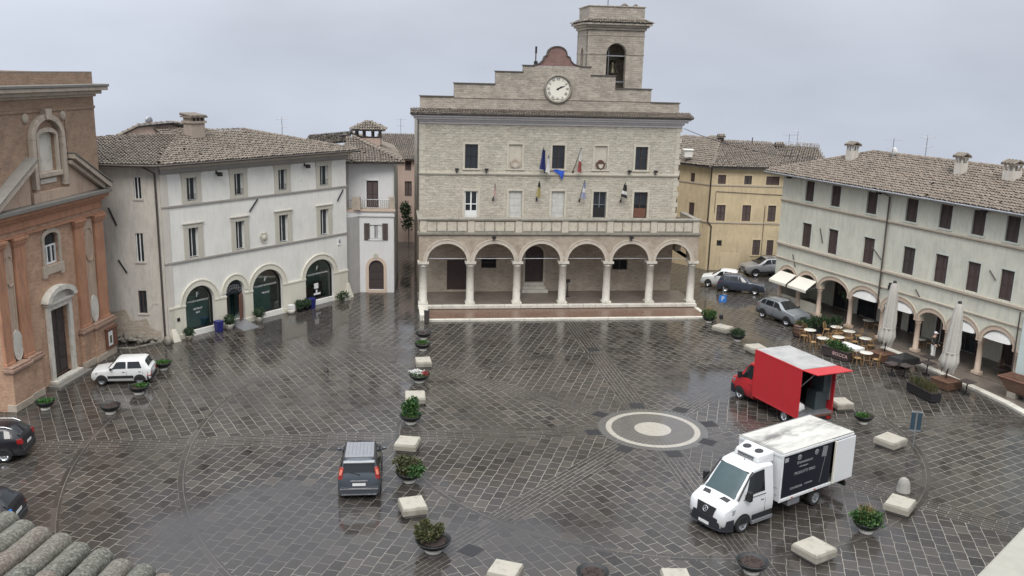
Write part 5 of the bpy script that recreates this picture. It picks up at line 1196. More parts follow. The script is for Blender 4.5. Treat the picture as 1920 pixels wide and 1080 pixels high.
mb = MB(); z_ = A - D_*1.2 - N_*.05; mb.add([z_, z_ + D_*6, z_ + D_*6 + U_*5, z_ + U_*5], [(0,1,2,3)]); z2 = z_ - N_*.15; mb.add([z2, z2 + D_*6, z2 + D_*6 + U_*5, z2 + U_*5], [(0,1,2,3)]); mb.add([z_, z_ + D_*6, z2 + D_*6, z2], [(0,1,2,3)])
mb.build('roof_bed', M['roofbase'], ow)
mb = MB(); mb.tube([A - D_*1.2 - U_*.10 - N_*.10, A + D_*5 - U_*.10 - N_*.10], .05, 8); mb.build('roof_gutter', M['iron'], ow)
lg = thing('balcony_ledge', 'pale stone ledge with mossy edge in the bottom right corner', 'ledge', (0,0,0))
P0, P1 = Vector((2.86,5.12,14.0)), Vector((3.72,6.0,14.0)); D_ = (P1-P0).normalized(); S_ = Vector((D_.y, -D_.x, 0))
mb = MB(); a = P0 - D_*2; b = P1 + D_*3; c = b + S_*1.6; d = a + S_*1.6; dz = Vector((0,0,-.12)); mb.hexa([a+dz, b+dz, c+dz, d+dz], [a, b, c, d]); mb.build('ledge_top', M['conc'], lg, bevel=.02)
mb = MB(); o_ = -S_*.03; a, b = a+o_+dz*.3, b+o_+dz*.3; mb.hexa([a+dz*3, b+dz*3, b+dz*3+S_*1.0, a+dz*3+S_*1.0], [a+dz*.75, b+dz*.75, b+dz*.75+S_*1.0, a+dz*.75+S_*1.0]); mb.build('mossy_edge', M['moss'], lg, bevel=.02)
mb = MB(); q0 = Vector((3.07,5.02,14.0)); mb.tube([q0, q0 + Vector((0,0,.05))], [.045,.03], 8); mb.tube([q0 + Vector((-.03,.0,.05)), q0 + Vector((.05,.02,.08))], .02, 8)
mb.tube([q0 + Vector((-.04,-.02,.0)), q0 + Vector((-.02,-.03,.07))], .008, 5); mb.build('small_clamp', M['iron'], lg)
# ------------------------------------------------------------------ vehicles
class Body:
    def __init__(s, st): s.st = sorted(st, key=lambda q: -q[0])
    def par(s, x):
        st = s.st
        if x >= st[0][0]: return st[0]
        if x <= st[-1][0]: return st[-1]
        for a, b in zip(st[:-1], st[1:]):
            if a[0] >= x >= b[0]:
                t_ = (a[0]-x)/(a[0]-b[0]) if a[0] != b[0] else 0
                return tuple(p + (q-p)*t_ for p, q in zip(a, b))
    def ring(s, x):
        _, zl, zb, zt, wb, wt = s.par(x); cr = .035 if zt-zb > .15 else .025
        return [(0,zl),(wb*.88,zl),(wb*.97,zl+.10),(wb*1.0,zl+(zb-zl)*.5),(wb*.992,zl+(zb-zl)*.8),(wb*.965,zb),(wt+.015,zt-.07 if zt-zb > .15 else zt-.015),(wt*.93,zt-.012),(wt*.6,zt+cr*.7),(0,zt+cr)]
    def shell(s, mb, extra=()):
        xs = sorted(set([q[0] for q in s.st] + list(extra)), reverse=True); vs = []; fs = []; n = 18
        for x in xs:
            r = s.ring(x); vs += [(x, y, z) for y, z in r] + [(x, -y, z) for y, z in r[-2:0:-1]]
        for i in range(len(xs)-1):
            for k in range(n): fs.append((i*n+k, i*n+(k+1) % n, (i+1)*n+(k+1) % n, (i+1)*n+k))
        fs.append(tuple(range(n))); fs.append(tuple(range((len(xs)-1)*n, len(xs)*n)))
        mb.add(vs, fs, None, 0, True)
    def side(s, mb, xb0, xb1, xt0, xt1, sd, t0=.10, t1=.93, off=.024, n=8):
        vs = []
        for i in range(n+1):
            f = i/n; xb, xt = xb0+(xb1-xb0)*f, xt0+(xt1-xt0)*f
            rb, rt = s.ring(xb), s.ring(xt)
            for t_ in (t0, .5, t1):
                x = xb+(xt-xb)*t_; rr = s.ring(x); p5, p6 = rr[5], rr[6]
                y = p5[0]+(p6[0]-p5[0])*t_ + off; z = (rb[5][1]+(rb[6][1]-rb[5][1])*t_)*(1-f*0) if False else p5[1]+(p6[1]-p5[1])*t_
                vs.append((x, sd*y, z))
        mb.add(vs, [(3*i+k, 3*i+k+1, 3*i+k+4, 3*i+k+3) for i in range(n) for k in range(2)], None, 0, True)
    def top(s, mb, x0, x1, off=.012, n=5, m=.93):
        vs = []
        for i in range(n+1):
            x = x0+(x1-x0)*i/n; r = s.ring(x); sg = 1 if x0 > x1 else 1
            row = [(r[6][0]*m, r[6][1]+.02), (r[7][0]*m, r[7][1]), (r[8][0], r[8][1]), (0, r[9][1])]
            row = row + [(-y, z) for y, z in row[-2::-1]]
            dx = off if s.par(x0)[3] < s.par(x1)[3] and x0 > x1 else -off
            vs += [(x+dx, y, z+off) for y, z in row]
        mb.add(vs, [(7*i+k, 7*i+k+1, 7*(i+1)+k+1, 7*(i+1)+k) for i in range(n) for k in range(6)], None, 0, True)
def wheel(root, x, y, r, wd, rim='chrome', spokes=5, dual=False):
    sd = 1 if y > 0 else -1
    Mw = Matrix.Translation((x, y, r)) @ Matrix.Rotation(-sd*pi/2, 4, 'X')
    t_ = MB(); t_.lathe([(r*.62,-wd),(r*.9,-wd),(r,-wd*.8),(r,-.03),(r*.93,0),(r*.64,.0),(r*.62,-.03)], n=28, M=Mw); o_ = t_.build('wheel', M['tyre'], root)
    q = MB(); q.lathe([(0,-.02),(r*.16,-.02),(r*.18,-.035),(r*.5,-.05),(r*.56,-.02),(r*.63,-.005)], n=24, M=Mw)
    for k in range(spokes): q.box(r*.1, r*.56, -r*.07, r*.07, -.045, -.012, Mw @ Matrix.Rotation(2*pi*k/spokes, 4, 'Z'))
    q.build('rim', M[rim], o_)
    return o_
def car(name, label, cat, x, y, rot, st, wheels, r, col, wins, front, rear, W=.8, group='cars parked on the square', scale=(1,1,1), roofrail=None, clad=None, tail='red_light', rearwin=True, plates=True, mirror_x=None, ribs=False, rim='chrome', spokes=5, lightz=None, tailspec=None, dirt=.3, plate_dark=False):
    root = thing(name, label, cat, (x, y, 0), rot, group); root.scale = scale
    b = Body(st); mb = MB(); b.shell(mb); bo = mb.build('body', col, root, sharp=38)
    for (xb0, xb1, xt0, xt1) in wins:
        for sd in (1, -1): p = MB(); b.side(p, xb0, xb1, xt0, xt1, sd); p.build('side_window', M['glass_car'], root)
    p = MB(); b.top(p, front[0], front[1]); p.build('windscreen', M['glass_blue' if 'truck' in name else 'glass_car'], root)
    if rearwin: p = MB(); b.top(p, rear[0], rear[1]); p.build('rear_window', M['glass_car'], root)
    for wx in wheels:
        wb = b.par(wx)[4]
        for sd in (1, -1):
            a = MB(); n = 18; pts = [(wx + (r+.07)*cos(pi*i/n), r + (r+.07)*sin(pi*i/n)) for i in range(n+1)]
            a.prism(pts, sd*(wb-.03), sd*(wb+.012)); a.build('wheel_arch', M['black'], root)
            wheel(root, wx, sd*(wb+.02), r, .19, rim, spokes)
    x0, x1 = b.st[0][0], b.st[-1][0]
    zf = lightz or b.par(x0-.12)[2]-.1
    for sd in (1, -1):
        wb = b.par(x0-.1)[4]; a = MB(); a.hexa([(x0-.02, sd*(wb*.45), zf-.09), (x0-.02, sd*wb*.78, zf-.09), (x0-.32, sd*(wb+.035), zf-.03), (x0-.3, sd*wb*.6, zf-.03)], [(x0-.06, sd*(wb*.47), zf+.07), (x0-.08, sd*wb*.8, zf+.07), (x0-.36, sd*(wb+.03), zf+.10), (x0-.3, sd*wb*.6, zf+.1)]); a.build('headlight', M['head_glass'], root, bevel=.015)
        ts = tailspec or (b.par(x1+.1)[2]-.22, b.par(x1+.1)[2]+.02, .22)
        wb = b.par(x1+.08)[4]; zt = ts[1]
        a = MB()
        wt0 = b.par(x1+.02)[4]
        xa = [xx for xx in (x1-.015,)][0]
        a.hexa([(xa, sd*wt0*.72, ts[0]), (xa, sd*(wt0-.0), ts[0]), (x1+.2, sd*(wb+.012), ts[0]), (x1+.2, sd*wb*.72, ts[0])], [(xa+ts[2], sd*wt0*.78, zt), (xa+ts[2], sd*(wt0-.03), zt), (x1+.2+ts[2]*.7, sd*(wb+.006), zt), (x1+.2+ts[2]*.7, sd*wb*.72, zt)])
        a.build('tail_light', M[tail], root, bevel=.01)
        if mirror_x is not None:
            wm = b.par(mirror_x)[4]; zm = b.par(mirror_x)[2]; a = MB(); a.ball((mirror_x-.02, sd*(wm+.11), zm+.07), (.07,.11,.075), 10, 6); a.box(mirror_x-.04, mirror_x+.04, sd*(wm-.06), sd*(wm+.08), zm-.0, zm+.05); a.build('wing_mirror', M['black'] if clad else col, root)
    # bumpers, grille, plates
    zl = b.par(x0)[1]; wf = b.par(x0-.05)[4]; wr = b.par(x1+.05)[4]
    a = MB(); a.hexa([(x0-.25, -wf-.03, zl-.05), (x0+.05, -wf*.86, zl-.05), (x0+.05, wf*.86, zl-.05), (x0-.25, wf+.03, zl-.05)], [(x0-.25, -wf-.03, zl+.19), (x0+.05, -wf*.86, zl+.19), (x0+.05, wf*.86, zl+.19), (x0-.25, wf+.03, zl+.19)]); a.build('front_bumper', M['black'] if clad else col, root, bevel=.03)
    a = MB(); a.hexa([(x1+.22, -wr-.03, zl-.05), (x1-.06, -wr*.9, zl-.05), (x1-.06, wr*.9, zl-.05), (x1+.22, wr+.03, zl-.05)], [(x1+.22, -wr-.03, zl+.22), (x1-.06, -wr*.9, zl+.22), (x1-.06, wr*.9, zl+.22), (x1+.22, wr+.03, zl+.22)]); a.build('rear_bumper', M['black'] if clad else col, root, bevel=.03)
    a = MB(); a.box(x0-.0, x0+.022, -wf*.42, wf*.42, zf-.13, zf+.04)
    for k in range(4): a.box(x0+.02, x0+.03, -wf*.4, wf*.4, zf-.12+.04*k, zf-.105+.04*k, None, 1)
    a.build('grille', [M['black'], M['zinc']], root)
    a = MB(); a.box(x0+.052, x0+.062, -.26, .26, zl+.02, zl+.13); a.build('number_plate', M['white_wood'], root)
    a = MB(); zp = zl+.34; a.box(x1-.035, x1-.022, -.26, .26, zp, zp+.115); a.build('number_plate', M['white_wood'], root)
    # door lines, handles, sills
    a = MB()
    for sd in (1, -1):
        for wdw in wins:
            xx = wdw[1]-.03; rr = b.ring(xx); a.box(xx-.006, xx+.006, sd*(rr[3][0]-.01), sd*(rr[3][0]+.003), rr[2][1]+.05, rr[4][1])
        for wdw in wins[:2]:
            xx = wdw[1]+.14; rr = b.ring(xx); a.box(xx-.07, xx+.07, sd*(rr[4][0]-.02), sd*(rr[4][0]+.018), rr[4][1]-.04, rr[4][1]-.01)
    a.build('door_handles', M['black'], root)
    if clad:
        a = MB()
        for sd in (1, -1):
            wm = b.par(0)[4]; a.box(min(wheels)+r+.08, max(wheels)-r-.08, sd*(wm-.03), sd*(wm+.016), clad[0], clad[1])
        a.build('side_cladding', M['black'], root)
    if roofrail:
        for sd in (1, -1):
            a = MB(); xs = [roofrail[0]+(roofrail[1]-roofrail[0])*i/6 for i in range(7)]
            a.tube([(xx, sd*(b.par(xx)[5]*.93), b.par(xx)[3]+ (.055 if 0 < i < 6 else .0)) for i, xx in enumerate(xs)], .022, 6); a.build('roof_rail', M[roofrail[2]], root)
    return root, b
M['red_light'] = simple('red_light', (.28,.012,.012), .2, var=.05); M['amber_light'] = simple('amber_red_light', (.42,.06,.02), .2, var=.05)
M['head_glass'] = simple('headlamp', (.40,.43,.42), .12, .3, var=.3, scale=9)
M['p_white'] = paint('white_car_paint', (.68,.69,.68), dirt=.4); M['p_black'] = paint('black_car_paint', (.008,.008,.012), .3, .25, .15); M['p_grey'] = paint('grey_car_paint', (.24,.26,.28), .25, .7, .25, metal=.3)
M['p_silver'] = paint('silver_car_paint', (.42,.43,.44), .28, .8, .3, metal=.4); M['p_blue'] = paint('dark_blue_car_paint', (.035,.045,.07), .2, .9, .2); M['p_dgrey'] = paint('steel_grey_car_paint', (.065,.078,.095), .25, .8, .25, metal=.3)
M['p_red'] = paint('red_truck_paint', (.50,.022,.03), .4, .35, .25); M['p_truck'] = paint('white_truck_paint', (.64,.655,.66), .3, .6, .5)

PANDA = [(1.70,.30,.60,.66,.64,.58),(1.60,.24,.76,.80,.71,.63),(.86,.22,.86,.91,.73,.65),(.70,.22,.88,.95,.73,.64),(.28,.22,.90,1.36,.73,.57),(.10,.22,.90,1.41,.73,.57),(-1.15,.22,.92,1.42,.73,.58),(-1.36,.22,.92,1.38,.72,.57),(-1.60,.24,.92,.99,.71,.62),(-1.70,.30,.84,.90,.69,.6)]
r_, b_ = car('hatchback_car', 'small boxy white hatchback with black lower trim parked by the church', 'car', -20.98, 47.55, 189, PANDA, (1.1,-1.06), .27, M['p_white'], [(.60,-.30,.22,-.30),(-.40,-1.22,-.40,-1.05)], (.72,.26), (-1.38,-1.57), clad=(.40,.55), scale=(.9,.97,.98), mirror_x=.55, rim='zinc', spokes=8, tailspec=(.5,.78,.0))
MPV = [(1.97,.30,.62,.68,.70,.6),(1.86,.25,.80,.86,.80,.68),(1.25,.22,.98,1.04,.84,.72),(1.05,.22,1.0,1.08,.85,.70),(.30,.22,1.02,1.56,.85,.63),(.02,.22,1.02,1.64,.85,.64),(-1.45,.22,1.04,1.63,.85,.65),(-1.72,.22,1.04,1.57,.845,.64),(-1.90,.25,1.02,1.10,.83,.72),(-1.97,.30,.80,.92,.81,.72)]
mv, b_ = car('minivan_car', 'dark grey minivan with silver ribbed roof seen from behind, near the row of planters', 'car', -6.17, 36.05, 97, MPV, (1.2,-1.25), .31, M['p_dgrey'], [(.88,-.10,.26,-.10),(-.18,-.98,-.18,-.98),(-1.06,-1.68,-1.06,-1.58)], (1.05,.3), (-1.735,-1.885), tail='amber_light', mirror_x=.75, tailspec=(1.0,1.05,.01))
a = MB()
for k in range(-3, 4): a.box(-1.35, -.1, .15*k-.012, .15*k+.012, 1.66, 1.705)
a.box(-1.5, .0, -.60, .60, 1.60, 1.692); a.build('ribbed_roof_panel', M['zinc'], mv, bevel=.01)
for sd in (1, -1):
    a = MB(); a.tube([(.1,sd*.61,1.66),(-.1,sd*.6,1.72),(-1.5,sd*.61,1.71),(-1.62,sd*.61,1.64)], .03, 6); a.build('roof_rail', M['black'], mv)
for o_ in [q for q in bpy.data.objects if q.parent == mv and q.name.startswith('tail_light')]: bpy.data.objects.remove(o_)
for sd in (1, -1):
    a = MB(); a.hexa([(-1.97,sd*.66,.92),(-1.97,sd*.83,.92),(-1.80,sd*.855,.92),(-1.80,sd*.66,.92)], [(-1.83,sd*.60,1.36),(-1.83,sd*.72,1.36),(-1.70,sd*.76,1.36),(-1.70,sd*.6,1.36)]); a.build('tail_light', M['red_light'], mv, bevel=.015)
    a = MB(); a.hexa([(-1.985,sd*.69,1.10),(-1.985,sd*.80,1.10),(-1.83,sd*.82,1.10),(-1.8,sd*.69,1.10)], [(-1.875,sd*.63,1.30),(-1.875,sd*.745,1.30),(-1.74,sd*.78,1.30),(-1.72,sd*.63,1.30)]); a.build('indicator_light', M['amber_light'], mv, bevel=.01)
a = MB(); a.box(-1.86, -1.66, -.62, .62, 1.545, 1.60); a.build('rear_spoiler', M['p_silver'], mv, bevel=.015)
a = MB(); a.box(-2.06, -2.0, -.76, .76, .50, .545); a.box(-2.06, -2.0, -.7, .7, .27, .30); a.box(-2.0, -1.955, -.34, .34, .82, .86); a.build('bumper_trim', M['chrome'], mv)
a = MB(); a.tube([(-1.93,.0,1.10),(-1.90,.35,1.17)], .014, 5); a.ball((-1.93,0,1.09), .035, 8, 5); a.build('rear_wiper', M['black'], mv)
SUV = [(2.08,.35,.68,.75,.72,.62),(1.96,.28,.88,.94,.83,.7),(1.1,.26,1.02,1.08,.88,.74),(.92,.26,1.04,1.11,.88,.74),(.15,.26,1.06,1.52,.88,.62),(-.1,.26,1.06,1.58,.88,.63),(-1.3,.26,1.10,1.55,.88,.62),(-1.6,.26,1.12,1.48,.87,.60),(-1.98,.30,1.08,1.13,.84,.70),(-2.08,.36,.84,.92,.82,.7)]
SW = [(.78,-.22,.12,-.22),(-.30,-1.05,-.30,-1.05),(-1.12,-1.62,-1.12,-1.5)]
car('suv_car', 'shiny black crossover with silver roof rails at the left edge of the square', 'car', -22.95, 37.35, 189, SUV, (1.27,-1.27), .34, M['p_black'], SW, (.92,.15), (-1.63,-1.93), roofrail=(.1,-1.6,'chrome'), clad=(.3,.42), mirror_x=.6, tailspec=(.86,1.08,.05), scale=(.93,.93,.95))
HATCH = [(2.0,.30,.60,.66,.70,.6),(1.88,.24,.78,.84,.80,.68),(1.05,.22,.92,.98,.85,.72),(.9,.22,.94,1.0,.85,.70),(.1,.22,.98,1.42,.85,.60),(-.15,.22,.98,1.48,.85,.61),(-1.2,.22,1.02,1.45,.85,.60),(-1.5,.22,1.03,1.38,.84,.58),(-1.88,.25,1.0,1.05,.82,.68),(-2.0,.30,.76,.84,.8,.68)]
HW = [(.76,-.2,.08,-.2),(-.28,-1.0,-.28,-1.0),(-1.06,-1.5,-1.06,-1.4)]
dc_, b_ = car('dark_car', 'black car half hidden behind the near roof tiles at the left edge', 'car', -20.05, 30.9, 188, HATCH, (1.25,-1.25), .31, M['p_black'], HW, (.9,.1), (-1.53,-1.84), mirror_x=.55)
a = MB(); a.hexa([(-2.02,.45,.72),(-2.02,.78,.72),(-1.8,.86,.74),(-1.8,.6,.74)], [(-1.98,.47,.98),(-1.96,.76,.98),(-1.76,.85,1.0),(-1.8,.6,1.0)]); a.build('blue_reflection', M['sign_blue'], dc_)  # blue light reflected on the tail, built as a coloured patch
car('white_car', 'white hatchback parked beyond the right end of the town hall', 'car', 17.41, 74.75, 162, HATCH, (1.25,-1.25), .30, M['p_white'], HW, (.9,.1), (-1.53,-1.84), scale=(.82,.88,1.0), mirror_x=.55)
car('dark_hatchback_car', 'dark blue hatchback parked in front of the white hatchback', 'car', 18.62, 72.92, -18.5, HATCH, (1.25,-1.25), .31, M['p_blue'], HW, (.9,.1), (-1.53,-1.84), scale=(.92,.92,.96), mirror_x=.55)
car('silver_suv_car', 'silver off-roader parked against the yellow house', 'car', 22.25, 79.75, 194, SUV, (1.27,-1.27), .35, M['p_silver'], SW, (.92,.15), (-1.63,-1.93), clad=(.28,.48), mirror_x=.6, roofrail=(.1,-1.6,'black'))
car('grey_car', 'steel grey crossover with roof rails parked at the end of the arcade', 'car', 19.52, 64.05, -62.5, SUV, (1.27,-1.27), .34, M['p_grey'], SW, (.92,.15), (-1.63,-1.93), clad=(.3,.40), roofrail=(.1,-1.6,'black'), mirror_x=.6, scale=(.95,.95,.95))

# ---- trucks; local origin under the middle of the front axle, x forward
CAB = [(1.03,.46,.66,.72,.66,.52),(1.0,.42,.78,.86,.82,.66),(.92,.36,.98,1.06,.92,.76),(.80,.35,1.07,1.145,.95,.78),(.62,.34,1.14,1.22,.97,.80),(.30,.34,1.28,1.36,.99,.80),(-.42,.34,1.36,2.22,1.0,.76),(-.62,.34,1.38,2.40,1.0,.77),(-1.1,.34,1.38,2.46,1.0,.80),(-1.66,.34,1.38,2.44,1.0,.82)]
wt, b_ = car('white_truck', 'white refrigerated box truck with dark advertising panel and side door slid open', 'truck', 8.48, 33.02, 214.8, CAB, (0,), .36, M['p_truck'], [(.02,-1.16,-.46,-1.16)], (.31,-.44), None, group='trucks on the square', rearwin=False, mirror_x=None, clad=(.36,.62), rim='zinc', spokes=6, tailspec=(.6,.62,0), lightz=.98)
for o_ in [q for q in bpy.data.objects if q.parent == wt and q.name.split('.')[0] in ('tail_light', 'rear_bumper', 'side_cladding')]: bpy.data.objects.remove(o_)
a = MB(); a.box(-1.62, -.50, .985, 1.02, .40, .62); a.box(-1.62, -.50, -1.02, -.985, .40, .62); a.box(-1.62, -.45, .95, 1.06, .26, .40, None, 1); a.box(-1.62, -.45, -1.06, -.95, .26, .40, None, 1); a.build('cab_step', [M['black'], M['zinc']], wt, bevel=.01)
for sd in (1, -1):
    a = MB(); a.box(-.2, -.02, sd*1.04, sd*1.22, 1.34, 1.72); a.tube([(-.1,sd*.95,1.5),(-.1,sd*1.1,1.5)], .03, 6); a.build('wing_mirror', M['black'], wt, bevel=.03)
    a = MB(); a.hexa([(.56,sd*.24,1.20),(.56,sd*.62,1.20),(.40,sd*.66,1.25),(.40,sd*.34,1.27)], [(.57,sd*.24,1.285),(.57,sd*.62,1.272),(.40,sd*.66,1.335),(.40,sd*.34,1.35)]); a.build('bonnet_vent', M['black'], wt)
def truck_face(root, W, zb0, zb1):
    for o_ in [q for q in bpy.data.objects if q.parent == root and q.name.split('.')[0] in ('headlight', 'front_bumper', 'grille', 'number_plate')]: bpy.data.objects.remove(o_)
    a = MB()
    for sd in (1, -1): pass
    pts = [(.50,W+.03),(.62,W+.05),(.86,W*.96),(1.02,W*.72),(1.08,W*.3),(1.08,-W*.3),(1.02,-W*.72),(.86,-W*.96),(.62,-W-.05),(.50,-W-.03)]
    a.slab(pts, zb0, zb1); a.build('front_bumper', M['bump'], root, bevel=.05, seg=3)
    for sd in (1, -1):
        a = MB(); a.hexa([(.985,sd*.50,.74),(.87,sd*.90,.74),(.50,sd*1.0,.86),(.70,sd*.60,.86)], [(.95,sd*.52,.97),(.80,sd*.925,.99),(.42,sd*.995,1.12),(.62,sd*.62,1.1)]); a.build('headlight', M['head_glass'], root, bevel=.03); a = MB(); a.box(.80, .90, sd*.70, sd*.86, .84, .93); a.build('lamp_reflector', M['zinc'], root)
        a = MB(); a.box(.82, 1.0, sd*.62, sd*.78, zb0+.10, zb0+.18); a.build('fog_light', M['head_glass'], root, bevel=.01)
    a = MB(); a.box(1.075, 1.09, -.26, .26, zb0+.06, zb0+.18); a.build('number_plate', M['white_wood'], root)
M['bump'] = simple('dark_bumper_plastic', (.022,.024,.032), .5, var=.1)
truck_face(wt, .97, .24, .68)
a = MB(); a.box(.16, .19, -.42, .42, 1.52, 1.53); a.v = [(x-.0, y, z) for x, y, z in a.v]
for sd in (1, -1):
    a = MB(); a.tube([(.27,sd*.93,1.38),(-.42,sd*.80,2.16),(-.56,sd*.80,2.30)], .035, 6); a.tube([(.05,sd*1.005,1.37),(-1.2,sd*1.005,1.37)], .014, 5); a.build('window_trim', M['black'], wt)
a = MB(); a.tube([(-.46,-.72,2.24),(-.46,.72,2.24)], .03, 6); a.build('windscreen_header', M['black'], wt)
a = MB(); a.box(-.05, 0, -.16, .10, 0, .012, Matrix.Translation((.02,.2,1.70)) @ Matrix.Rotation(radians(50), 4, 'Y')); a.build('dashboard_paper', M['fl_white'], wt)
a = MB(); a.tube([(-.85,.1,2.45),(-.88,.1,2.62)], .012, 5); a.build('aerial', M['black'], wt)
a = MB(); a.hexa([(1.02,-.40,.70),(1.02,.40,.70),(.93,.47,1.04),(.93,-.47,1.04)], [(1.065,-.40,.70),(1.065,.40,.70),(.975,.47,1.055),(.975,-.47,1.055)]); a.build('front_grille', M['black'], wt)
ME = Matrix.Translation((1.0,0,.87)) @ Matrix.Rotation(radians(70), 4, 'Y')
a = MB(); a.lathe([(.10,.03),(.125,.03),(.125,.05),(.10,.05),(.10,.03)], n=24, M=ME)
for k in range(3): a.box(-.012, .012, 0, .105, .035, .05, ME @ Matrix.Rotation(2*pi*k/3 + pi/2, 4, 'Z'))
a.build('star_emblem', M['chrome'], wt)
for sd in (.5, -.5): a = MB(); a.tube([(.2,sd,1.42),(-.02,sd*.3,1.66)], .012, 5); a.build('windscreen_wiper', M['black'], wt)
a = MB(); a.hexa([(-1.0,-.62,2.47),(-1.0,.62,2.47),(-1.84,.72,2.40),(-1.84,-.72,2.40)], [(-1.06,-.56,2.74),(-1.06,.56,2.74),(-1.84,.72,2.86),(-1.84,-.72,2.86)]); fu = a.build('fridge_unit', M['p_truck'], wt, bevel=.06)
a = MB()
for sd in (-.3, .3):
    Mf = Matrix.Translation((-1.42, sd, 2.805)) @ Matrix.Rotation(radians(8.5), 4, 'Y'); a.lathe([(.0,.004),(.15,.004),(.17,.012),(.17,-.02)], n=20, M=Mf)
a.build('fridge_fan', M['black'], fu)
a = MB()
for k in range(3): a.box(-1.03, -1.0, -.4, .4, 2.52+.06*k, 2.54+.06*k)
a.build('fridge_vent', M['black'], fu)
# box body
def dirty_white():
    q = Mat('dirty_truck_roof'); o = q.obj(); st = q.n('ShaderNodeMapping', {'Vector': o, 'Scale': (.5, 1.4, 1)}).outputs[0]
    f = q.ramp(q.noise(1.1, st, 7, .72, .4), (.44, 0), (.62, 1))
    sx = q.n('ShaderNodeSeparateXYZ', {0: o}); mid = q.ramp(q.math('ABSOLUTE', sx.outputs[1]), (.2, 1), (1.0, .12))
    q.set(col=q.mix(q.math('MULTIPLY', f, mid), q.mix(q.noise(4, o, 5), (.48,.47,.43), (.58,.57,.53)), (.13,.125,.115)), rough=.4, spec=.5); return q.m
M['dirty'] = dirty_white()
BX0, BX1, BZ0, BZ1, BW = -1.86, -6.26, .84, 2.90, 1.10
a = MB(); a.box(BX1, BX0, -BW, -BW+.05, BZ0, BZ1); a.box(BX0-.05, BX0, -BW+.05, BW, BZ0, BZ1); a.box(BX1, BX1+.05, -BW+.05, BW, BZ0, BZ1); a.box(BX1+.05, BX0-.05, -BW+.05, BW, BZ0, BZ0+.06)
a.box(-4.92, BX0-.05, BW-.05, BW, BZ0+.06, BZ1-.06); a.box(BX1+.05, BX0-.05, BW-.05, BW, BZ1-.16, BZ1-.06) if False else None
bx = a.build('box_body', M['p_truck'], wt)
a = MB(); a.box(BX1-.02, BX0+.02, -BW-.02, BW+.02, BZ1-.06, BZ1)
a.build('box_roof', M['dirty'], wt, bevel=.03)
a = MB(); a.box(BX1-.03, BX0+.03, BW, BW+.045, BZ1-.17, BZ1-.07); a.box(BX1-.03, BX0+.03, BW, BW+.045, BZ0-.02, BZ0+.10); a.box(BX0-.06, BX0+.03, BW, BW+.045, BZ0+.10, BZ1-.17)
a.box(BX0, BX0+.035, -BW, BW, BZ1-.2, BZ1-.08); a.build('box_frame', M['p_truck'], wt, bevel=.015)
M['navy'] = simple('navy_advert_panel', (.010,.011,.019), .55, var=.15, spec=.3); M['fl_grey'] = simple('grey_lettering', (.34,.35,.37), .5, var=.1)
a = MB(); a.box(-4.92, BX0-.08, BW+.001, BW+.012, BZ0+.12, BZ1-.19); pn = a.build('advert_panel', M['navy'], wt)
TL = lambda x, z, r=0: Matrix.Translation((x, BW+.014, z)) @ Matrix(((-1,0,0,0),(0,0,1,0),(0,1,0,0),(0,0,0,1))) @ Matrix.Rotation(radians(r), 4, 'Z')
a = MB(); a.text('Domenicucci', .17, TL(-3.25, 2.28), 0, .003, 1.05); a.text('ristorazione', .11, TL(-3.2, 2.10), 0, .003); a.text('PRODOTTI TIPICI', .17, TL(-3.3, 1.84), 0, .003, .95); a.text('CONSEGNA', .14, TL(-2.85, 1.25), 0, .003); a.text('a domicilio', .11, TL(-3.6, 1.28), 0, .003)
for cx_ in (-2.9, -3.95): a.lathe([(.085,0),(.115,0),(.115,.004),(.085,.004)], n=18, M=TL(cx_, 2.5)); a.box(-.03, .03, -.06, .06, 0, .004, TL(cx_, 2.5))
a.box(-.11, .11, -.09, .09, 0, .003, TL(-2.12, 2.55))
a.build('panel_lettering', M['fl_grey'], pn)
a = MB(); a.box(-.012, .012, -.62, .62, 0, .004, TL(-4.42, 1.72, -12)); a.box(-.15, .15, -.22, .22, 0, .004, TL(-4.46, 2.42, -8)); a.build('panel_picture', M['zinc'], pn)
a = MB(); a.box(-6.2, -4.0, .5, .55, .9, 2.8); a.build('dark_backing', M['dark'], wt)  # near-black sheet added so the gap by the door looks dark inside
a = MB(); a.box(-4.9, -4.2, .6, .95, .90, 1.22); a.box(-5.1, -4.75, .3, .95, 1.25, 1.5); a.build('cargo_crate', M['zinc'], wt)
a = MB()
for k in range(14):
    x = BX0 - .12 - k*.33
    for z_ in (BZ1-.12, BZ0+.04): a.ball((x, BW+.047, z_), .012, 6, 4)
for k in (.2, .45): a.box(BX0-.001, BX0+.012, -BW+.1, BW-.1, BZ0+k*1.2, BZ0+k*1.2+.015)
for x in (-2.6, -4.0, -5.6): a.box(x-.05, x+.05, BW+.046, BW+.062, BZ0+.02, BZ0+.06, None, 1)
a.build('box_fittings', [M['zinc'], M['amber_light']], wt)
a = MB(); a.box(-6.34, -5.08, BW+.05, BW+.10, BZ0+.05, BZ1-.18); sd_ = a.build('sliding_door', M['p_truck'], wt, bevel=.012)
a = MB(); a.box(-5.10, -5.04, BW+.045, BW+.115, BZ0+.05, BZ1-.18); a.build('door_edge', M['cream'], sd_)
a = MB(); a.box(-6.2, -1.0, -.42, -.32, .55, .82); a.box(-6.2, -1.0, .32, .42, .55, .82); a.box(-6.3, -6.2, -1.0, 1.0, .42, .62); a.box(-4.75, -3.95, -.9, .9, .5, .84); a.build('chassis', M['black'], wt)
a = MB(); a.box(-3.3, -2.6, .62, 1.02, .42, .80); a.build('fuel_tank', M['zinc'], wt, bevel=.05)
for sd in (1, -1): wheel(wt, -4.36, sd*.98, .36, .30, 'zinc', 6)
for sd in (1, -1): a = MB(); a.box(-6.32, -6.28, sd*.6, sd*.95, .62, .76); a.build('tail_light', M['red_light'], wt)

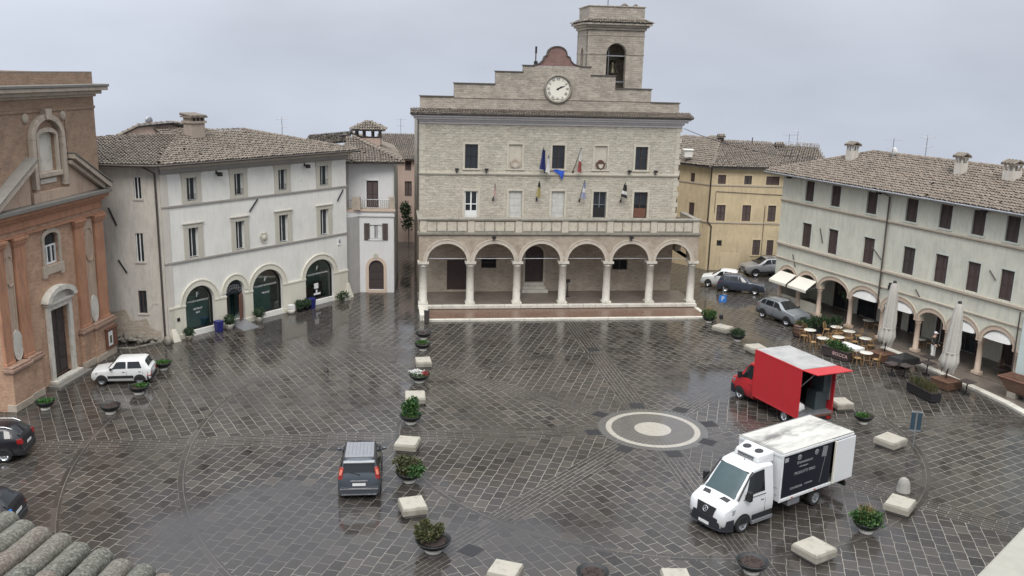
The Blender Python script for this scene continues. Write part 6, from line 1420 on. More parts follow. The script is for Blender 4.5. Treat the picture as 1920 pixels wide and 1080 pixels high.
DUC = [(.95,.46,.66,.72,.66,.52),(.92,.42,.74,.82,.82,.68),(.84,.36,1.0,1.08,.92,.76),(.55,.34,1.14,1.22,.98,.80),(.22,.34,1.24,1.32,1.0,.80),(-.36,.34,1.30,2.10,1.0,.78),(-.55,.34,1.32,2.24,1.0,.80),(-1.12,.34,1.32,2.27,1.0,.82)]
rt, b_ = car('red_truck', 'red box truck with open back, its rear flap raised like an awning', 'truck', 13.36, 47.62, 113.5, DUC, (0,), .35, M['p_red'], [(.02,-.92,-.36,-.92)], (.24,-.38), None, group='trucks on the square', rearwin=False, mirror_x=None, clad=(.36,.60), rim='chrome', spokes=6, tailspec=(.6,.62,0), lightz=.98)
for o_ in [q for q in bpy.data.objects if q.parent == rt and q.name.split('.')[0] in ('tail_light', 'rear_bumper', 'side_cladding')]: bpy.data.objects.remove(o_)
truck_face(rt, .97, .26, .72)
for sd in (1, -1): a = MB(); a.box(-.16, .02, sd*1.04, sd*1.22, 1.28, 1.64); a.tube([(-.06,sd*.95,1.4),(-.06,sd*1.1,1.4)], .03, 6); a.build('wing_mirror', M['black'], rt, bevel=.03)
BX0, BX1, BZ0, BZ1, BW = -1.16, -4.76, .62, 3.18, 1.10
a = MB(); a.box(BX1, BX0, BW-.05, BW, BZ0, BZ1); a.box(BX1, BX0, -BW, -BW+.05, BZ0, BZ1); a.box(BX0-.05, BX0, -BW+.05, BW-.05, BZ0, BZ1-.03); a.build('box_body', M['p_red'], rt, bevel=.012)
a = MB(); a.box(BX1, BX0-.05, -BW+.05, BW-.05, BZ0, BZ0+.18); a.build('box_floor', M['zinc'], rt)
def grey_roof():
    q = Mat('grey_truck_roof'); o = q.obj()
    f = q.ramp(q.noise(1.3, o, 6, .65), (.4, 0), (.7, 1)); q.set(col=q.mix(f, (.40,.395,.385), (.27,.27,.265)), rough=.35, spec=.5); return q.m
M['groof'] = grey_roof(); M['cab_dk'] = simple('dull_teal_cabinet', (.05,.07,.075), .5)
a = MB(); a.box(BX1+.02, BX0-.02, -BW+.04, BW-.04, BZ1-.04, BZ1+.012); a.build('box_roof', M['groof'], rt)
a = MB(); a.hexa([(BX1,-BW,BZ1-.05),(BX1,BW,BZ1-.05),(BX1-1.08,BW,BZ1+.02),(BX1-1.08,-BW,BZ1+.02)], [(BX1,-BW,BZ1),(BX1,BW,BZ1),(BX1-1.08,BW,BZ1+.07),(BX1-1.08,-BW,BZ1+.07)]); a.build('rear_flap', M['p_red'], rt, bevel=.012)
for sd in (1, -1): a = MB(); a.tube([(BX1+.05,sd*(BW-.08),2.3),(BX1-.8,sd*(BW-.08),BZ1-.0)], .018, 6); a.build('flap_strut', M['zinc'], rt)
a = MB(); a.box(-3.0, -2.95, -BW+.06, BW-.06, .82, 3.1); a.build('inner_partition', M['shop_g'] if 'shop_g' in M else M['dark'], rt)
a = MB(); a.box(-4.4, -3.7, -1.0, -.25, .80, 1.75); a.box(-4.5, -3.6, -1.02, -.6, 1.75, 2.9); a.build('cargo_cabinet', M['cab_dk'], rt, bevel=.01)
a = MB(); a.box(-4.55, -4.15, -1.04, -.98, 1.3, 2.95); a.build('cargo_sheet', M['zinc'], rt)
a = MB(); a.ball((-4.35,.72,1.05), (.22,.2,.26), 10, 7, jit=.12); a.ball((-4.2,.45,.98), (.18,.2,.18), 10, 7, jit=.15); a.build('cargo_bag', M['fl_white'], rt)
a = MB(); a.tube([(-3.9,.35,.8),(-3.85,.3,2.9)], .03, 6); a.tube([(-3.5,.1,.8),(-3.55,.12,2.7)], .025, 6); a.build('cargo_pole', M['zinc'], rt)
a = MB()
for x in (BX0-.02, BX1+.04): a.box(x-.03, x+.03, BW, BW+.008, BZ0, BZ1)
a.box(BX1, BX0, BW, BW+.010, BZ0, BZ0+.07); a.box(BX1, BX0, BW, BW+.010, BZ1-.06, BZ1)
a.build('box_edge_trim', M['p_red'], rt, bevel=.004)
a = MB()
for x in (-1.7, -2.9, -4.1): a.box(x-.04, x+.04, BW, BW+.012, BZ0+.10, BZ0+.14)
a.build('marker_light', M['amber_light'], rt)
a = MB()
for x in (-2.35, -3.55): a.box(x-.004, x+.004, BW, BW+.002, BZ0+.08, BZ1-.07)
a.build('panel_seam', M['door_red'], rt)
a = MB(); a.box(-4.7, -1.0, -.42, -.32, .42, .62); a.box(-4.7, -1.0, .32, .42, .42, .62); a.box(-4.82, -4.74, -1.0, 1.0, .38, .60); a.build('chassis', M['black'], rt)
a = MB(); a.box(-4.79, -4.75, -BW, BW, .60, .70); a.build('rear_sill', M['door_red'], rt)
for sd in (1, -1): wheel(rt, -3.62, sd*.96, .35, .28, 'chrome', 6)
for sd in (1, -1): a = MB(); a.box(-4.86, -4.82, sd*.65, sd*.95, .44, .56); a.build('tail_light', M['red_light'], rt)
# ------------------------------------------------------------------ planters, benches, bollards
def leaves(mb, c, r, n, size, mi=0, shell=.5, up=.3, flat=.0):
    size *= .74; n = int(n*1.55)
    for _ in range(n):
        while True:
            d = Vector((rnd.gauss(0,1), rnd.gauss(0,1), rnd.gauss(0,1)))
            if d.length > .01: break
        d.normalize(); k = shell + (1-shell)*rnd.random()**.5; lump = 1 + .22*sin(3.1*d.x*2+1.7*d.y*3) + .15*sin(5*d.z+4*d.y)
        p = Vector((c[0]+d.x*r[0]*k*lump, c[1]+d.y*r[1]*k*lump, c[2]+d.z*r[2]*k*lump))
        ax = (d*.6 + Vector((rnd.uniform(-1,1), rnd.uniform(-1,1), rnd.uniform(-1,1)+up))).normalized(); sd = ax.cross(Vector((rnd.uniform(-1,1), rnd.uniform(-1,1), rnd.uniform(-1,1)))).normalized()
        s_ = size*rnd.uniform(.6, 1.3); w_ = s_*.42
        mb.add([p, p+ax*s_*.5+sd*w_, p+ax*s_, p+ax*s_*.5-sd*w_], [(0,1,2,3)], None, mi, False, min(1, max(0, rnd.gauss(.45,.25))))
def twigs(mb, c, r, n, th=.012):
    for _ in range(n):
        a = rnd.uniform(0, 2*pi); k = rnd.uniform(.3, .9); mb.tube([c, (c[0]+r[0]*k*.5*cos(a), c[1]+r[1]*k*.5*sin(a), c[2]+r[2]*.7), (c[0]+r[0]*k*cos(a), c[1]+r[1]*k*sin(a), c[2]+r[2]*rnd.uniform(1.0,1.7))], [th, th*.7, th*.3], 5)
def bowl(x, y, d, label, kind='empty', rot=0):
    t_ = thing('bowl_planter', label, 'planter', (x, y, 0), rot, 'bowl planters around the square'); s_ = d/1.1
    mb = MB(); mb.lathe([(.0,0),(.26*s_,0),(.27*s_,.05),(.25*s_,.16),(.0,.16)], n=20); mb.build('pedestal', M['pedestal'], t_)
    mb = MB(); mb.lathe([(.16*s_,.15),(.30*s_,.17),(.44*s_,.27),(.53*s_,.42),(.545*s_,.46),(.51*s_,.465),(.49*s_,.42),(.0,.40)], n=32); mb.build('bowl', M['bowl'], t_)
    mb = MB(); mb.lathe([(.485*s_,.405),(.3*s_,.425),(.0,.43)], n=24)
    for _ in range(30):
        a = rnd.uniform(0, 2*pi); k = rnd.uniform(0, .42)*s_; mb.ball((k*cos(a), k*sin(a), .425), rnd.uniform(.02,.05), 6, 4, jit=.2)
    mb.build('soil', M['soil'], t_)
    mb = MB()
    if kind == 'low': leaves(mb, (0,0,.45), (.44*s_,.44*s_,.07), 520, .10, 0, .1); mb.build('low_plants', M['leaf_b'], t_)
    elif kind == 'patchy':
        leaves(mb, (.12,.05,.46), (.30*s_,.34*s_,.09), 360, .11, 0, .1); mb.build('low_plants', M['leaf_b'], t_)
        mb = MB(); leaves(mb, (-.24,.05,.45), (.18,.2,.06), 120, .08, 0, .1); mb.build('low_plants', M['leaf_o'], t_)
    elif kind == 'flower':
        leaves(mb, (0,0,.46), (.46*s_,.46*s_,.10), 420, .10, 0, .2); mb.build('low_plants', M['leaf'], t_)
        mb = MB(); leaves(mb, (-.14,.08,.54), (.36*s_,.32*s_,.12), 420, .085, 0, .5); mb.build('white_flowers', M['flower_w'], t_)
        mb = MB(); leaves(mb, (.27,-.04,.54), (.2*s_,.2*s_,.1), 190, .075, 0, .4); mb.build('red_flowers', M['flower_r'], t_)
    elif kind == 'tall':
        leaves(mb, (0,0,.46), (.46*s_,.46*s_,.08), 300, .11, 0, .1); mb.build('low_plants', M['leaf_b'], t_)
        mb = MB(); twigs(mb, (0,.02,.42), (.3,.3,.5), 9); mb.build('stem', M['twig'], t_)
        mb = MB(); leaves(mb, (.0,.02,.82), (.34*s_,.32*s_,.36), 520, .17, 0, .25); leaves(mb, (.12,.1,1.08), (.2,.2,.25), 120, .16, 0, .25); leaves(mb, (-.26,.0,.66), (.16,.2,.16), 90, .15, 0, .25); mb.build('foliage', M['leaf'], t_)
    elif kind == 'bush':
        twigs(mb, (0,0,.42), (.4,.4,.4), 10); mb.build('stem', M['twig'], t_)
        mb = MB(); leaves(mb, (-.08,.14,.72), (.50*s_,.44*s_,.32), 1000, .12, 0, .45); leaves(mb, (-.3,.1,.95), (.22,.22,.16), 200, .11, 0, .4); mb.build('foliage', M['leaf_o'], t_)
        mb = MB(); leaves(mb, (.20,-.22,.58), (.36,.30,.24), 520, .12, 0, .4); leaves(mb, (.5,-.08,.62), (.16,.2,.18), 110, .14, 0, .3); mb.build('foliage', M['leaf'], t_)
    elif kind == 'shrub':
        twigs(mb, (-.1,0,.42), (.45,.45,.45), 14, .016); mb.build('stem', M['twig'], t_)
        mb = MB()
        for _ in range(22):
            a = rnd.uniform(0, 2*pi); k = rnd.uniform(.1, .42); leaves(mb, (-.18+k*cos(a)*1.1, .06+k*sin(a), .62+rnd.uniform(0,.42)*(1-k)), (.13,.13,.20), 60, .13, 0, .2, .8)
        mb.build('foliage', M['leaf_o'], t_)
    elif kind == 'grassy':
        leaves(mb, (0,0,.62), (.52*s_,.52*s_,.32), 1500, .12, 0, .35, .5); mb.build('foliage', M['leaf'], t_)
        mb = MB()
        for _ in range(60):
            a = rnd.uniform(0, 2*pi); k = rnd.uniform(0,.4); p = Vector((k*cos(a), k*sin(a), .6)); q = p + Vector((rnd.uniform(-.15,.15), rnd.uniform(-.15,.15), rnd.uniform(.35,.65))); mb.tube([p, q], [.006,.002], 3)
        mb.build('dry_stalks', M['rattan'], t_)
    elif kind == 'ball': leaves(mb, (0,0,.55), (.46*s_,.46*s_,.28), 900, .10, 0, .55); mb.build('foliage', M['leaf_d'], t_)
    else:
        mb.tube([(.1,.1,.42),(.15,.2,.6)], .008, 4); mb.tube([(-.1,0,.42),(-.2,.02,.55)], .008, 4); mb.build('dead_stem', M['twig'], t_)
    return t_
bowl(-23.05, 43.05, .92, 'black bowl of low green plants at the church wall left of the door', 'low')
bowl(-19.68, 42.75, 1.0, 'empty black bowl standing alone in front of the white hatchback', 'empty')
bowl(-19.42, 45.60, 1.06, 'black bowl with red and light green plants beside the white hatchback', 'patchy')
bowl(-19.65, 49.6, .98, 'black bowl of low green plants just behind the white hatchback', 'low')
bowl(-5.63, 57.05, 1.06, 'empty black bowl at the far end of the row, nearest the town hall', 'empty', 50)
bowl(-5.42, 54.6, 1.06, 'black bowl with sparse green plants, second of the row from the town hall', 'patchy', 90)
bowl(-5.02, 48.65, 1.2, 'black bowl heaped with white and red flowers in the planter row', 'flower')
bowl(-4.80, 42.5, 1.13, 'black bowl with a tall leafy green plant in the planter row', 'tall')
bowl(-4.14, 35.95, 1.15, 'black bowl overgrown with a wide two-coloured bush beside the grey minivan', 'bush')
bowl(-2.60, 30.25, 1.32, 'black bowl with a dark spiky shrub to one side, nearest of the row', 'shrub')
bowl(3.01, 28.35, 1.15, 'black bowl of bare soil cut off by the bottom edge of the picture', 'empty', 20)
bowl(8.71, 29.35, 1.16, 'bare black bowl of wet soil in front of the white truck', 'empty', 140)
bowl(13.92, 32.55, 1.08, 'round grassy green bush in a bowl right of the white truck', 'grassy')
bowl(18.03, 44.1, 1.02, 'black bowl of light green plants behind the red truck', 'patchy', 200)
bowl(14.99, 58.5, 1.0, 'clipped dark green plants in a bowl between two stone benches near the arcade', 'ball')
bowl(14.0, 63.0, .95, 'loose green shrub in a bowl at the right corner of the town hall apron', 'grassy')
M['benchtop'] = stone('bench_top_stone', (.385,.362,.305), (.12,.11,.085), .95, 1.8, .45)
def bench(c, label, h=.46):
    P = [Vector((*p, 0)) for p in c]; ctr = sum(P, Vector())/4; e1 = ((P[1]-P[0]) + (P[2]-P[3])).normalized(); ang = math.degrees(atan2(e1.y, e1.x))
    w_ = ((P[1]-P[0]).length + (P[2]-P[3]).length)/4; d_ = ((P[3]-P[0]).length + (P[2]-P[1]).length)/4
    w_ = min(max(w_, .44), .56); d_ = min(max(d_, .40), .60)
    t_ = thing('stone_bench', label, 'stone bench', (ctr.x, ctr.y, 0), ang, 'square stone benches around the square')
    mb = MB(); j = lambda: rnd.uniform(-.015, .015)
    mb.hexa([(-w_*.86,-d_*.86,0),(w_*.86,-d_*.86,0),(w_*.86,d_*.86,0),(-w_*.86,d_*.86,0)], [(-w_*.9,-d_*.9,.14),(w_*.9,-d_*.9,.14),(w_*.9,d_*.9,.14),(-w_*.9,d_*.9,.14)]); mb.build('bench_foot', M['dark'] if False else M['church_ledge'], t_, bevel=.02)
    mb = MB(); mb.hexa([(-w_*1.04,-d_*1.04,.14),(w_*1.04,-d_*1.04,.14),(w_*1.04,d_*1.04,.14),(-w_*1.04,d_*1.04,.14)], [(-w_*1.04+j(),-d_*1.04+j(),.36),(w_*1.04+j(),-d_*1.04+j(),.36),(w_*1.04+j(),d_*1.04+j(),.36),(-w_*1.04+j(),d_*1.04+j(),.36)])
    mb.build('bench_block', M['stonebench'], t_, bevel=.01); mb = MB()
    mb.hexa([(-w_*1.03,-d_*1.03,.361),(w_*1.03,-d_*1.03,.361),(w_*1.03,d_*1.03,.361),(-w_*1.03,d_*1.03,.361)], [(-w_*.97+j(),-d_*.97+j(),h+j()*.6),(w_*.97+j(),-d_*.97+j(),h+j()*.6),(w_*.97+j(),d_*.97+j(),h+j()*.6),(-w_*.97+j(),d_*.97+j(),h+j()*.6)]); mb.build('bench_top', M['benchtop'], t_, bevel=.008)
bench([(-5.58,51.78),(-4.75,51.96),(-4.58,50.95),(-5.42,50.8)], 'pale stone bench between the sparse green bowl and the flower bowl')
bench([(-5.45,45.92),(-4.48,46.08),(-4.30,44.9),(-5.37,44.8)], 'pale stone bench just behind the tall leafy plant bowl')
bench([(-5.17,38.86),(-4.99,39.85),(-4.05,39.75),(-4.14,38.7)], 'pale stone bench between the tall leafy plant and the two-coloured bush')
bench([(-4.29,33.46),(-3.38,33.79),(-3.05,32.79),(-3.95,32.52)], 'pale stone bench between the two-coloured bush and the spiky shrub')
bench([(-.62,28.14),(-.27,29.03),(.62,28.76),(.38,27.85)], 'pale stone bench right of the spiky shrub, at the bottom edge')
bench([(5.40,28.68),(6.32,28.73),(6.3,27.75),(5.4,27.7)], 'pale stone bench half cut off by the bottom edge, left of the bare bowl')
bench([(10.68,30.77),(11.57,31.34),(11.90,30.30),(10.93,29.68)], 'worn square stone bench between the bare bowl and the grassy bush')
bench([(15.35,34.32),(15.98,35.18),(16.62,34.5),(15.84,33.51)], 'broken-edged stone bench in front of the domed bollard')
bench([(17.75,41.37),(18.60,41.97),(18.78,41.0),(17.83,40.28)], 'stone bench left of the blue sign post')
bench([(17.2,46.6),(18.1,46.75),(18.0,45.75),(17.1,45.6)], 'stone bench half hidden behind the open back of the red truck')
bench([(14.96,56.27),(15.96,56.60),(16.1,55.6),(15.1,55.3)], 'stone bench beyond the cab of the red truck')
bench([(13.88,60.72),(14.45,61.19),(15.02,60.30),(14.39,59.57)], 'stone bench at the foot of the parking sign')
mb = MB(); mb.lathe([(0,0),(.29,0),(.30,.05),(.27,.09),(.25,.40),(.22,.48),(.17,.58),(.09,.64),(0,.66)], (16.85,36.2,0), 24); M['bollard'] = stone('grey_bollard_stone', (.30,.29,.265), (.14,.135,.12), .6, 4)
tag(mb.build('stone_bollard', M['bollard']), 'domed grey stone bollard behind the broken-edged bench', 'bollard')
lb = thing('litter_bin', 'dark slim litter bin at the left corner of the town hall apron', 'litter bin', (-5.78, 60.75, 0), 8)
mb = MB(); mb.box(-.17,.17,-.14,.14,.06,.85); mb.box(-.12,.12,-.1,.1,0,.06); mb.build('bin_body', M['shutter2'], lb, bevel=.02); mb = MB(); mb.box(-.19,.19,-.16,.16,.85,.92); mb.build('bin_lid', M['iron'], lb, bevel=.02)
sp = thing('parking_sign', 'blue square parking sign on a grey pole beside a stone bench', 'sign', (14.62, 62.0, 0), 0)
mb = MB(); mb.tube([(0,0,0),(0,0,2.85)], .035, 8); mb.build('sign_pole', M['zinc'], sp); mb = MB(); mb.box(-.26,.26,-.06,-.04,1.75,2.27); bd_ = mb.build('sign_board', M['sign_blue'], sp, bevel=.008)
mb = MB(); mb.text('P', .44, Matrix.Translation((0,-.062,2.01)) @ Matrix.Rotation(pi/2,4,'X'), 0, .002); mb.build('sign_symbol', M['white_wood'], bd_)
mb = MB(); mb.box(-.12,.12,-.1,.1,.55,.85); mb.build('pole_box', M['iron'], sp, bevel=.02)
bs = thing('blue_sign', 'low blue-grey double board sign on a post right of the stone bench', 'sign', (19.5, 41.5, 0), -10)
mb = MB(); mb.tube([(0,0,0),(0,0,1.7)], .035, 8); mb.build('sign_pole', M['zinc'], bs)
for x0_ in (-.24, .05):
    mb = MB(); mb.box(x0_, x0_+.19, -.03, .02, .75, 1.62); mb.build('sign_board', M['sign_dk'], bs, bevel=.01)
mb = MB(); mb.box(-.25,.25,-.035,.03,.68,.75); mb.box(-.25,.25,-.035,.03,1.62,1.66); mb.build('sign_bracket', M['zinc'], bs)
ks = MB(); ks.hexa([(-24.4,53.0,0),(-22.9,53.35,0),(-22.9,53.55,0),(-24.4,53.2,0)], [(-24.4,53.0,.07),(-22.9,53.35,.07),(-22.9,53.55,.07),(-24.4,53.2,.07)]); ks.hexa([(-22.9,53.35,0),(-21.6,54.9,0),(-21.75,55.0,0),(-22.9,53.55,0)], [(-22.9,53.35,.07),(-21.6,54.9,.07),(-21.75,55.0,.07),(-22.9,53.55,.07)])
tag(ks.build('kerb_strip', M['marble_d']), kind='structure')
# things along the palace shopfronts
def at_pal(u, y): return pal.matrix_basis @ Vector((u, y, 0))
def potbush(u, y, s, label, pot='marble'):
    t_ = thing('pot_plant', label, 'pot plant', at_pal(u, y), 55, 'plants along the palace shopfronts')
    mb = MB(); mb.lathe([(0,0),(.20*s,0),(.28*s,.34*s),(.29*s,.38*s),(.25*s,.38*s),(.0,.34*s)], n=18); mb.build('pot', M[pot], t_)
    mb = MB(); leaves(mb, (0,0,.66*s), (.36*s,.36*s,.34*s), 520, .10, 0, .6); mb.ball((0,0,.66*s), (.30*s,.30*s,.28*s), 10, 6, jit=.1, a=.15); mb.build('foliage', M['leaf_d'], t_)
potbush(.95, -.62, .85, 'round box bush in a pot left of the first shop window', 'church_st'); potbush(4.1, -.55, 1.0, 'round box bush in a pale pot left of the ramp'); potbush(6.55, -.55, 1.0, 'round box bush in a pale pot right of the ramp')
potbush(10.2, -.5, .85, 'first of two small pot bushes between the two right shop windows', 'bowl'); potbush(10.85, -.5, .82, 'small pot bush next to the right-hand blue bin', 'bowl')
for u, l in ((3.35, 'blue bin beside the first shop window'), (11.4, 'blue bin beside the rightmost shop window')):
    t_ = thing('blue_bin', l, 'bin', at_pal(u, -.42), 55, 'blue bins at the shops'); mb = MB(); mb.hexa([(-.18,-.18,0),(.18,-.18,0),(.18,.18,0),(-.18,.18,0)], [(-.23,-.23,.68),(.23,-.23,.68),(.23,.23,.68),(-.23,.23,.68)]); mb.build('bin_body', M['bluebin'], t_, bevel=.02); mb = MB(); mb.box(-.25,.25,-.25,.25,.68,.74); mb.build('bin_rim', M['bluebin'], t_, bevel=.02)
t_ = thing('lantern_pot', 'white pot and lantern in front of the pier between the middle and right shop windows', 'pot', at_pal(9.5, -.4), 55); mb = MB(); mb.box(-.2,.2,-.2,.2,.3,.62); mb.build('lantern', M['fl_white'], t_, bevel=.03); mb = MB(); mb.lathe([(0,0),(.25,0),(.3,.26),(.26,.28),(0,.28)], n=16); mb.build('pot', M['marble'], t_)
t_ = thing('trough_planter', 'low dark plant in a white pot right of the rightmost shop window', 'pot plant', at_pal(14.45, -.55), 55); mb = MB(); mb.box(-.1,.55,-.25,.25,0,.42); mb.build('trough', M['marble'], t_, bevel=.03); mb = MB(); leaves(mb, (-.15,-.05,.4), (.5,.35,.3), 420, .13, 0, .3); mb.build('foliage', M['leaf_d'], t_)
mb = MB(); mb.hexa([(4.45,-1.55,-.02),(5.75,-1.55,-.02),(5.75,.15,-.02),(4.45,.15,-.02)], [(4.45,-1.55,.02),(5.75,-1.55,.02),(5.75,.15,.33),(4.45,.15,.33)]); mb.v = [(pal.matrix_basis @ Vector(p))[:] for p in mb.v]; tag(mb.build('access_ramp', M['zinc']), 'grey metal ramp leading up to the open palace door', 'ramp')
mb = MB(); mb.lathe([(0,0),(.24,0),(.25,.3),(.2,.5),(0,.6)], tuple(at_pal(-.45, -.45)), 14); tag(mb.build('corner_stone', M['marble_d']), 'worn stone guard post at the corner of the palace', 'guard stone')

# ------------------------------------------------------------------ cafe terrace
tables = [(19.90,59.08,'nearest the barrel'),(21.98,60.0,'farthest back, by the potted shrubs'),(20.16,57.15,'in front of the one nearest the barrel'),(21.28,57.53,'just behind the white rectangular table'),(22.48,58.98,'second from the back, towards the arcade'),(22.97,57.36,'beside the first closed parasol'),(21.84,54.16,'nearest the viewer, right of the lettered planter')]
def mk_table(h=.75, r=.40):
    t_ = thing('round_table', 'x', 'table', (0,0,0), 0, 'round cafe tables on the terrace')
    mb = MB(); mb.lathe([(0,h-.03),(r-.02,h-.03),(r,h-.015),(r-.01,h),(0,h)], n=28); mb.build('table_top', M['whitep'], t_)
    for k in range(4):
        a = pi/4 + k*pi/2; mb = MB(); mb.tube([(.22*cos(a),.22*sin(a),h-.03),(.30*cos(a),.30*sin(a),0)], .024, 6); mb.build('leg', M['rattan'], t_)
    mb = MB(); mb.arcband(0, 0, .22, .22, .25, .25, -.012, .012, Matrix.Translation((0,0,.3)) @ Matrix.Rotation(pi/2,4,'X'), n=20, a1=2*pi); mb.build('leg_ring', M['rattan'], t_)
    return t_
def mk_chair():
    t_ = thing('bistro_chair', 'x', 'chair', (0,0,0), 0, 'rattan chairs on the cafe terrace')
    mb = MB(); mb.lathe([(0,.43),(.21,.43),(.22,.45),(.21,.47),(0,.47)], n=16); mb.build('seat', M['rattan'], t_)
    for sx in (-1, 1):
        for sy in (-1, 1): mb = MB(); mb.tube([(sx*.15,sy*.15,.44),(sx*.2,sy*.2,0)], .017, 5); mb.build('leg', M['rattan'], t_)
    mb = MB(); pts = [(-.2,-.17,.45),(-.23,-.22,.72),(-.15,-.26,.88),(0,-.28,.92),(.15,-.26,.88),(.23,-.22,.72),(.2,-.17,.45)]; mb.tube(pts, .018, 6)
    for k in range(5): x = -.14+.07*k; mb.tube([(x,-.19,.46),(x,-.25,.86)], .008, 4)
    mb.build('backrest', M['rattan'], t_)
    return t_
tb = mk_table(); chp = mk_chair(); first = [True, True]
for i, (x, y, l) in enumerate(tables):
    o_ = tb if i == 0 else copy_tree(tb); place(o_, x, y, 15*i, 'round cream cafe table ' + l)
    for k in range(3):
        a = radians(100 + 37*i + 118*k); c_ = chp if first[1] else copy_tree(chp); first[1] = False
        place(c_, x+.62*cos(a), y+.62*sin(a), math.degrees(a)+90, 'cane chair at the round table ' + l)
o_ = copy_tree(tb); place(o_, 24.9, 62.0, 10, 'round cream cafe table standing inside the arcade, behind the first parasol'); o_ = copy_tree(tb); place(o_, 26.6, 57.6, 10, 'round cream cafe table inside the arcade, right of the first parasol')
for x, y, r__, l in ((25.3,61.5,60,'cane chair inside the arcade behind the first parasol'),(27.1,57.2,60,'cane chair inside the arcade, right of the first parasol'),(29.3,52.2,200,'cane chair under the arch behind the second parasol'),(29.5,50.3,160,'cane chair under the last arch, beside the wooden trough')): place(copy_tree(chp), x, y, r__, l, .13)
t_ = thing('white_table', 'white rectangular table among the round cafe tables', 'table', (21.25,55.3,0), -60); mb = MB(); mb.box(-.75,.75,-.42,.42,.80,.84); mb.box(-.76,.76,-.43,-.42,.68,.84); mb.box(.75,.76,-.42,.42,.68,.84); mb.build('table_top', M['white_wood'], t_)
for sx in (-1,1):
    for sy in (-1,1): mb = MB(); mb.box(sx*.68-.03, sx*.68+.03, sy*.36-.03, sy*.36+.03, 0, .8); mb.build('leg', M['black'], t_)
def parasol(x, y, label, lean=0):
    t_ = thing('closed_parasol', label, 'parasol', (x, y, 0), 20, 'closed parasols on the terrace')
    mb = MB(); mb.tube([(0,0,.45),(lean,0,5.0)], .04, 8); mb.build('pole', M['iron'], t_)
    mb = MB(); n = 32; prof = [(4.92,.10),(4.75,.17),(4.2,.25),(3.4,.31),(2.6,.37),(2.1,.36),(1.85,.40),(1.55,.46),(1.2,.40),(1.0,.30)]; vs = []
    for j, (z_, r__) in enumerate(prof):
        for k in range(n):
            a = 2*pi*k/n; fold = 1 + (.20 if j > 0 else 0)*cos(8*a + .25*j) + .06*sin(3*a+j); vs.append((lean*z_/5 + r__*fold*cos(a), r__*fold*sin(a), z_ + (.22*cos(8*a+.3)+.1*sin(5*a) if j == len(prof)-1 else 0)))
    mb.add(vs, [(j*n+k, j*n+(k+1)%n, (j+1)*n+(k+1)%n, (j+1)*n+k) for j in range(len(prof)-1) for k in range(n)], None, 0, True); mb.build('folded_canopy', M['canvas'], t_)
    mb = MB(); mb.lathe([(0,5.06),(.07,5.05),(.11,4.98),(.11,4.9)], n=12, c=(lean,0,0)); mb.build('parasol_cap', M['iron'], t_)
    mb = MB(); mb.lathe([(.385,2.0),(.40,2.02),(.40,2.10),(.385,2.12)], n=20, c=(lean*.4,0,0)); mb.build('strap', M['canvas'], t_)
parasol(23.40, 55.25, 'tall closed grey-beige parasol in the wooden box by the round tables', .15); parasol(24.98, 50.25, 'tall closed grey-beige parasol nearer the viewer, among dark square tables', .25)
def woodbox(x, y, r__, w_, d_, h_, label, mat='wood_l', plants=None):
    t_ = thing('planter_box', label, 'planter box', (x, y, 0), r__); mb = MB()
    for k in range(4): mb.box(-w_, w_, -d_, d_, .05+(h_-.05)*k/4, .05+(h_-.05)*(k+1)/4-.012)
    mb.build('box_side', M[mat], t_, bevel=.01); mb = MB(); mb.box(-w_-.03, w_+.03, -d_-.03, d_+.03, h_, h_+.04); mb.build('box_rim', M[mat], t_, bevel=.01)
    if plants == 'grass':
        mb = MB(); mb.box(-w_+.05, w_-.05, -d_+.05, d_-.05, h_+.02, h_+.05); mb.build('soil', M['soil'], t_); mb = MB()
        for _ in range(420):
            p = Vector((rnd.uniform(-w_,w_)*.92, rnd.uniform(-d_,d_)*.85, h_)); q = p + Vector((rnd.uniform(-.12,.12), rnd.uniform(-.12,.12), rnd.uniform(.25,.6))); s_ = Vector((rnd.uniform(-1,1), rnd.uniform(-1,1), 0)).normalized()*.014
            mb.add([p-s_, p+s_, q+s_*.4, q-s_*.4], [(0,1,2,3)], None, 0, False, rnd.random())
        mb.build('grassy_plants', M['leaf_o'], t_)
    elif plants: mb = MB(); leaves(mb, (0,0,h_+.2), (w_*1.0,d_*.9,.3), 900, .13, 0, .2); mb.build('foliage', M[plants], t_)
    return t_
woodbox(23.2, 55.1, 25, .58, .58, .48, 'brown wooden box holding the first closed parasol'); woodbox(24.95, 50.1, 25, .60, .60, .48, 'brown wooden box holding the nearer closed parasol')
woodbox(22.95, 48.45, -76, 1.05, .32, .50, 'long black planter box with dry grasses at the front of the terrace', 'black', 'grass')
bb = woodbox(20.45, 55.3, -58, 1.0, .26, .58, 'dark planter box lettered in pink on the roadside of the terrace', 'shutter2', 'leaf')
M['pinktext'] = simple('pink_lettering', (.72,.45,.46), .5, var=.02)
mb = MB(); mb.text('BOCCA', .30, Matrix.Translation((.45,-.265,.34)) @ Matrix.Rotation(pi/2,4,'X'), 0, .004, 1.1); mb.build('lettering', M['pinktext'], bb)
t_ = thing('wooden_barrel', 'weathered wooden barrel with a plant on top beside the grey crossover', 'barrel', (19.42,59.95,0), 0)
mb = MB(); mb.lathe([(0,0),(.30,0),(.36,.2),(.385,.42),(.36,.66),(.30,.86),(0,.86)], n=20); mb.build('barrel_body', M['wood_l'], t_)
for z_, r__ in ((.12,.345),(.30,.382),(.56,.382),(.74,.345)): mb = MB(); mb.lathe([(r__-.005,z_-.03),(r__+.006,z_-.03),(r__+.006,z_+.03),(r__-.005,z_+.03)], n=20); mb.build('hoop', M['iron'], t_)
mb = MB(); leaves(mb, (0,0,.95), (.3,.3,.14), 240, .12, 0, .3); mb.build('foliage', M['leaf_o'], t_)
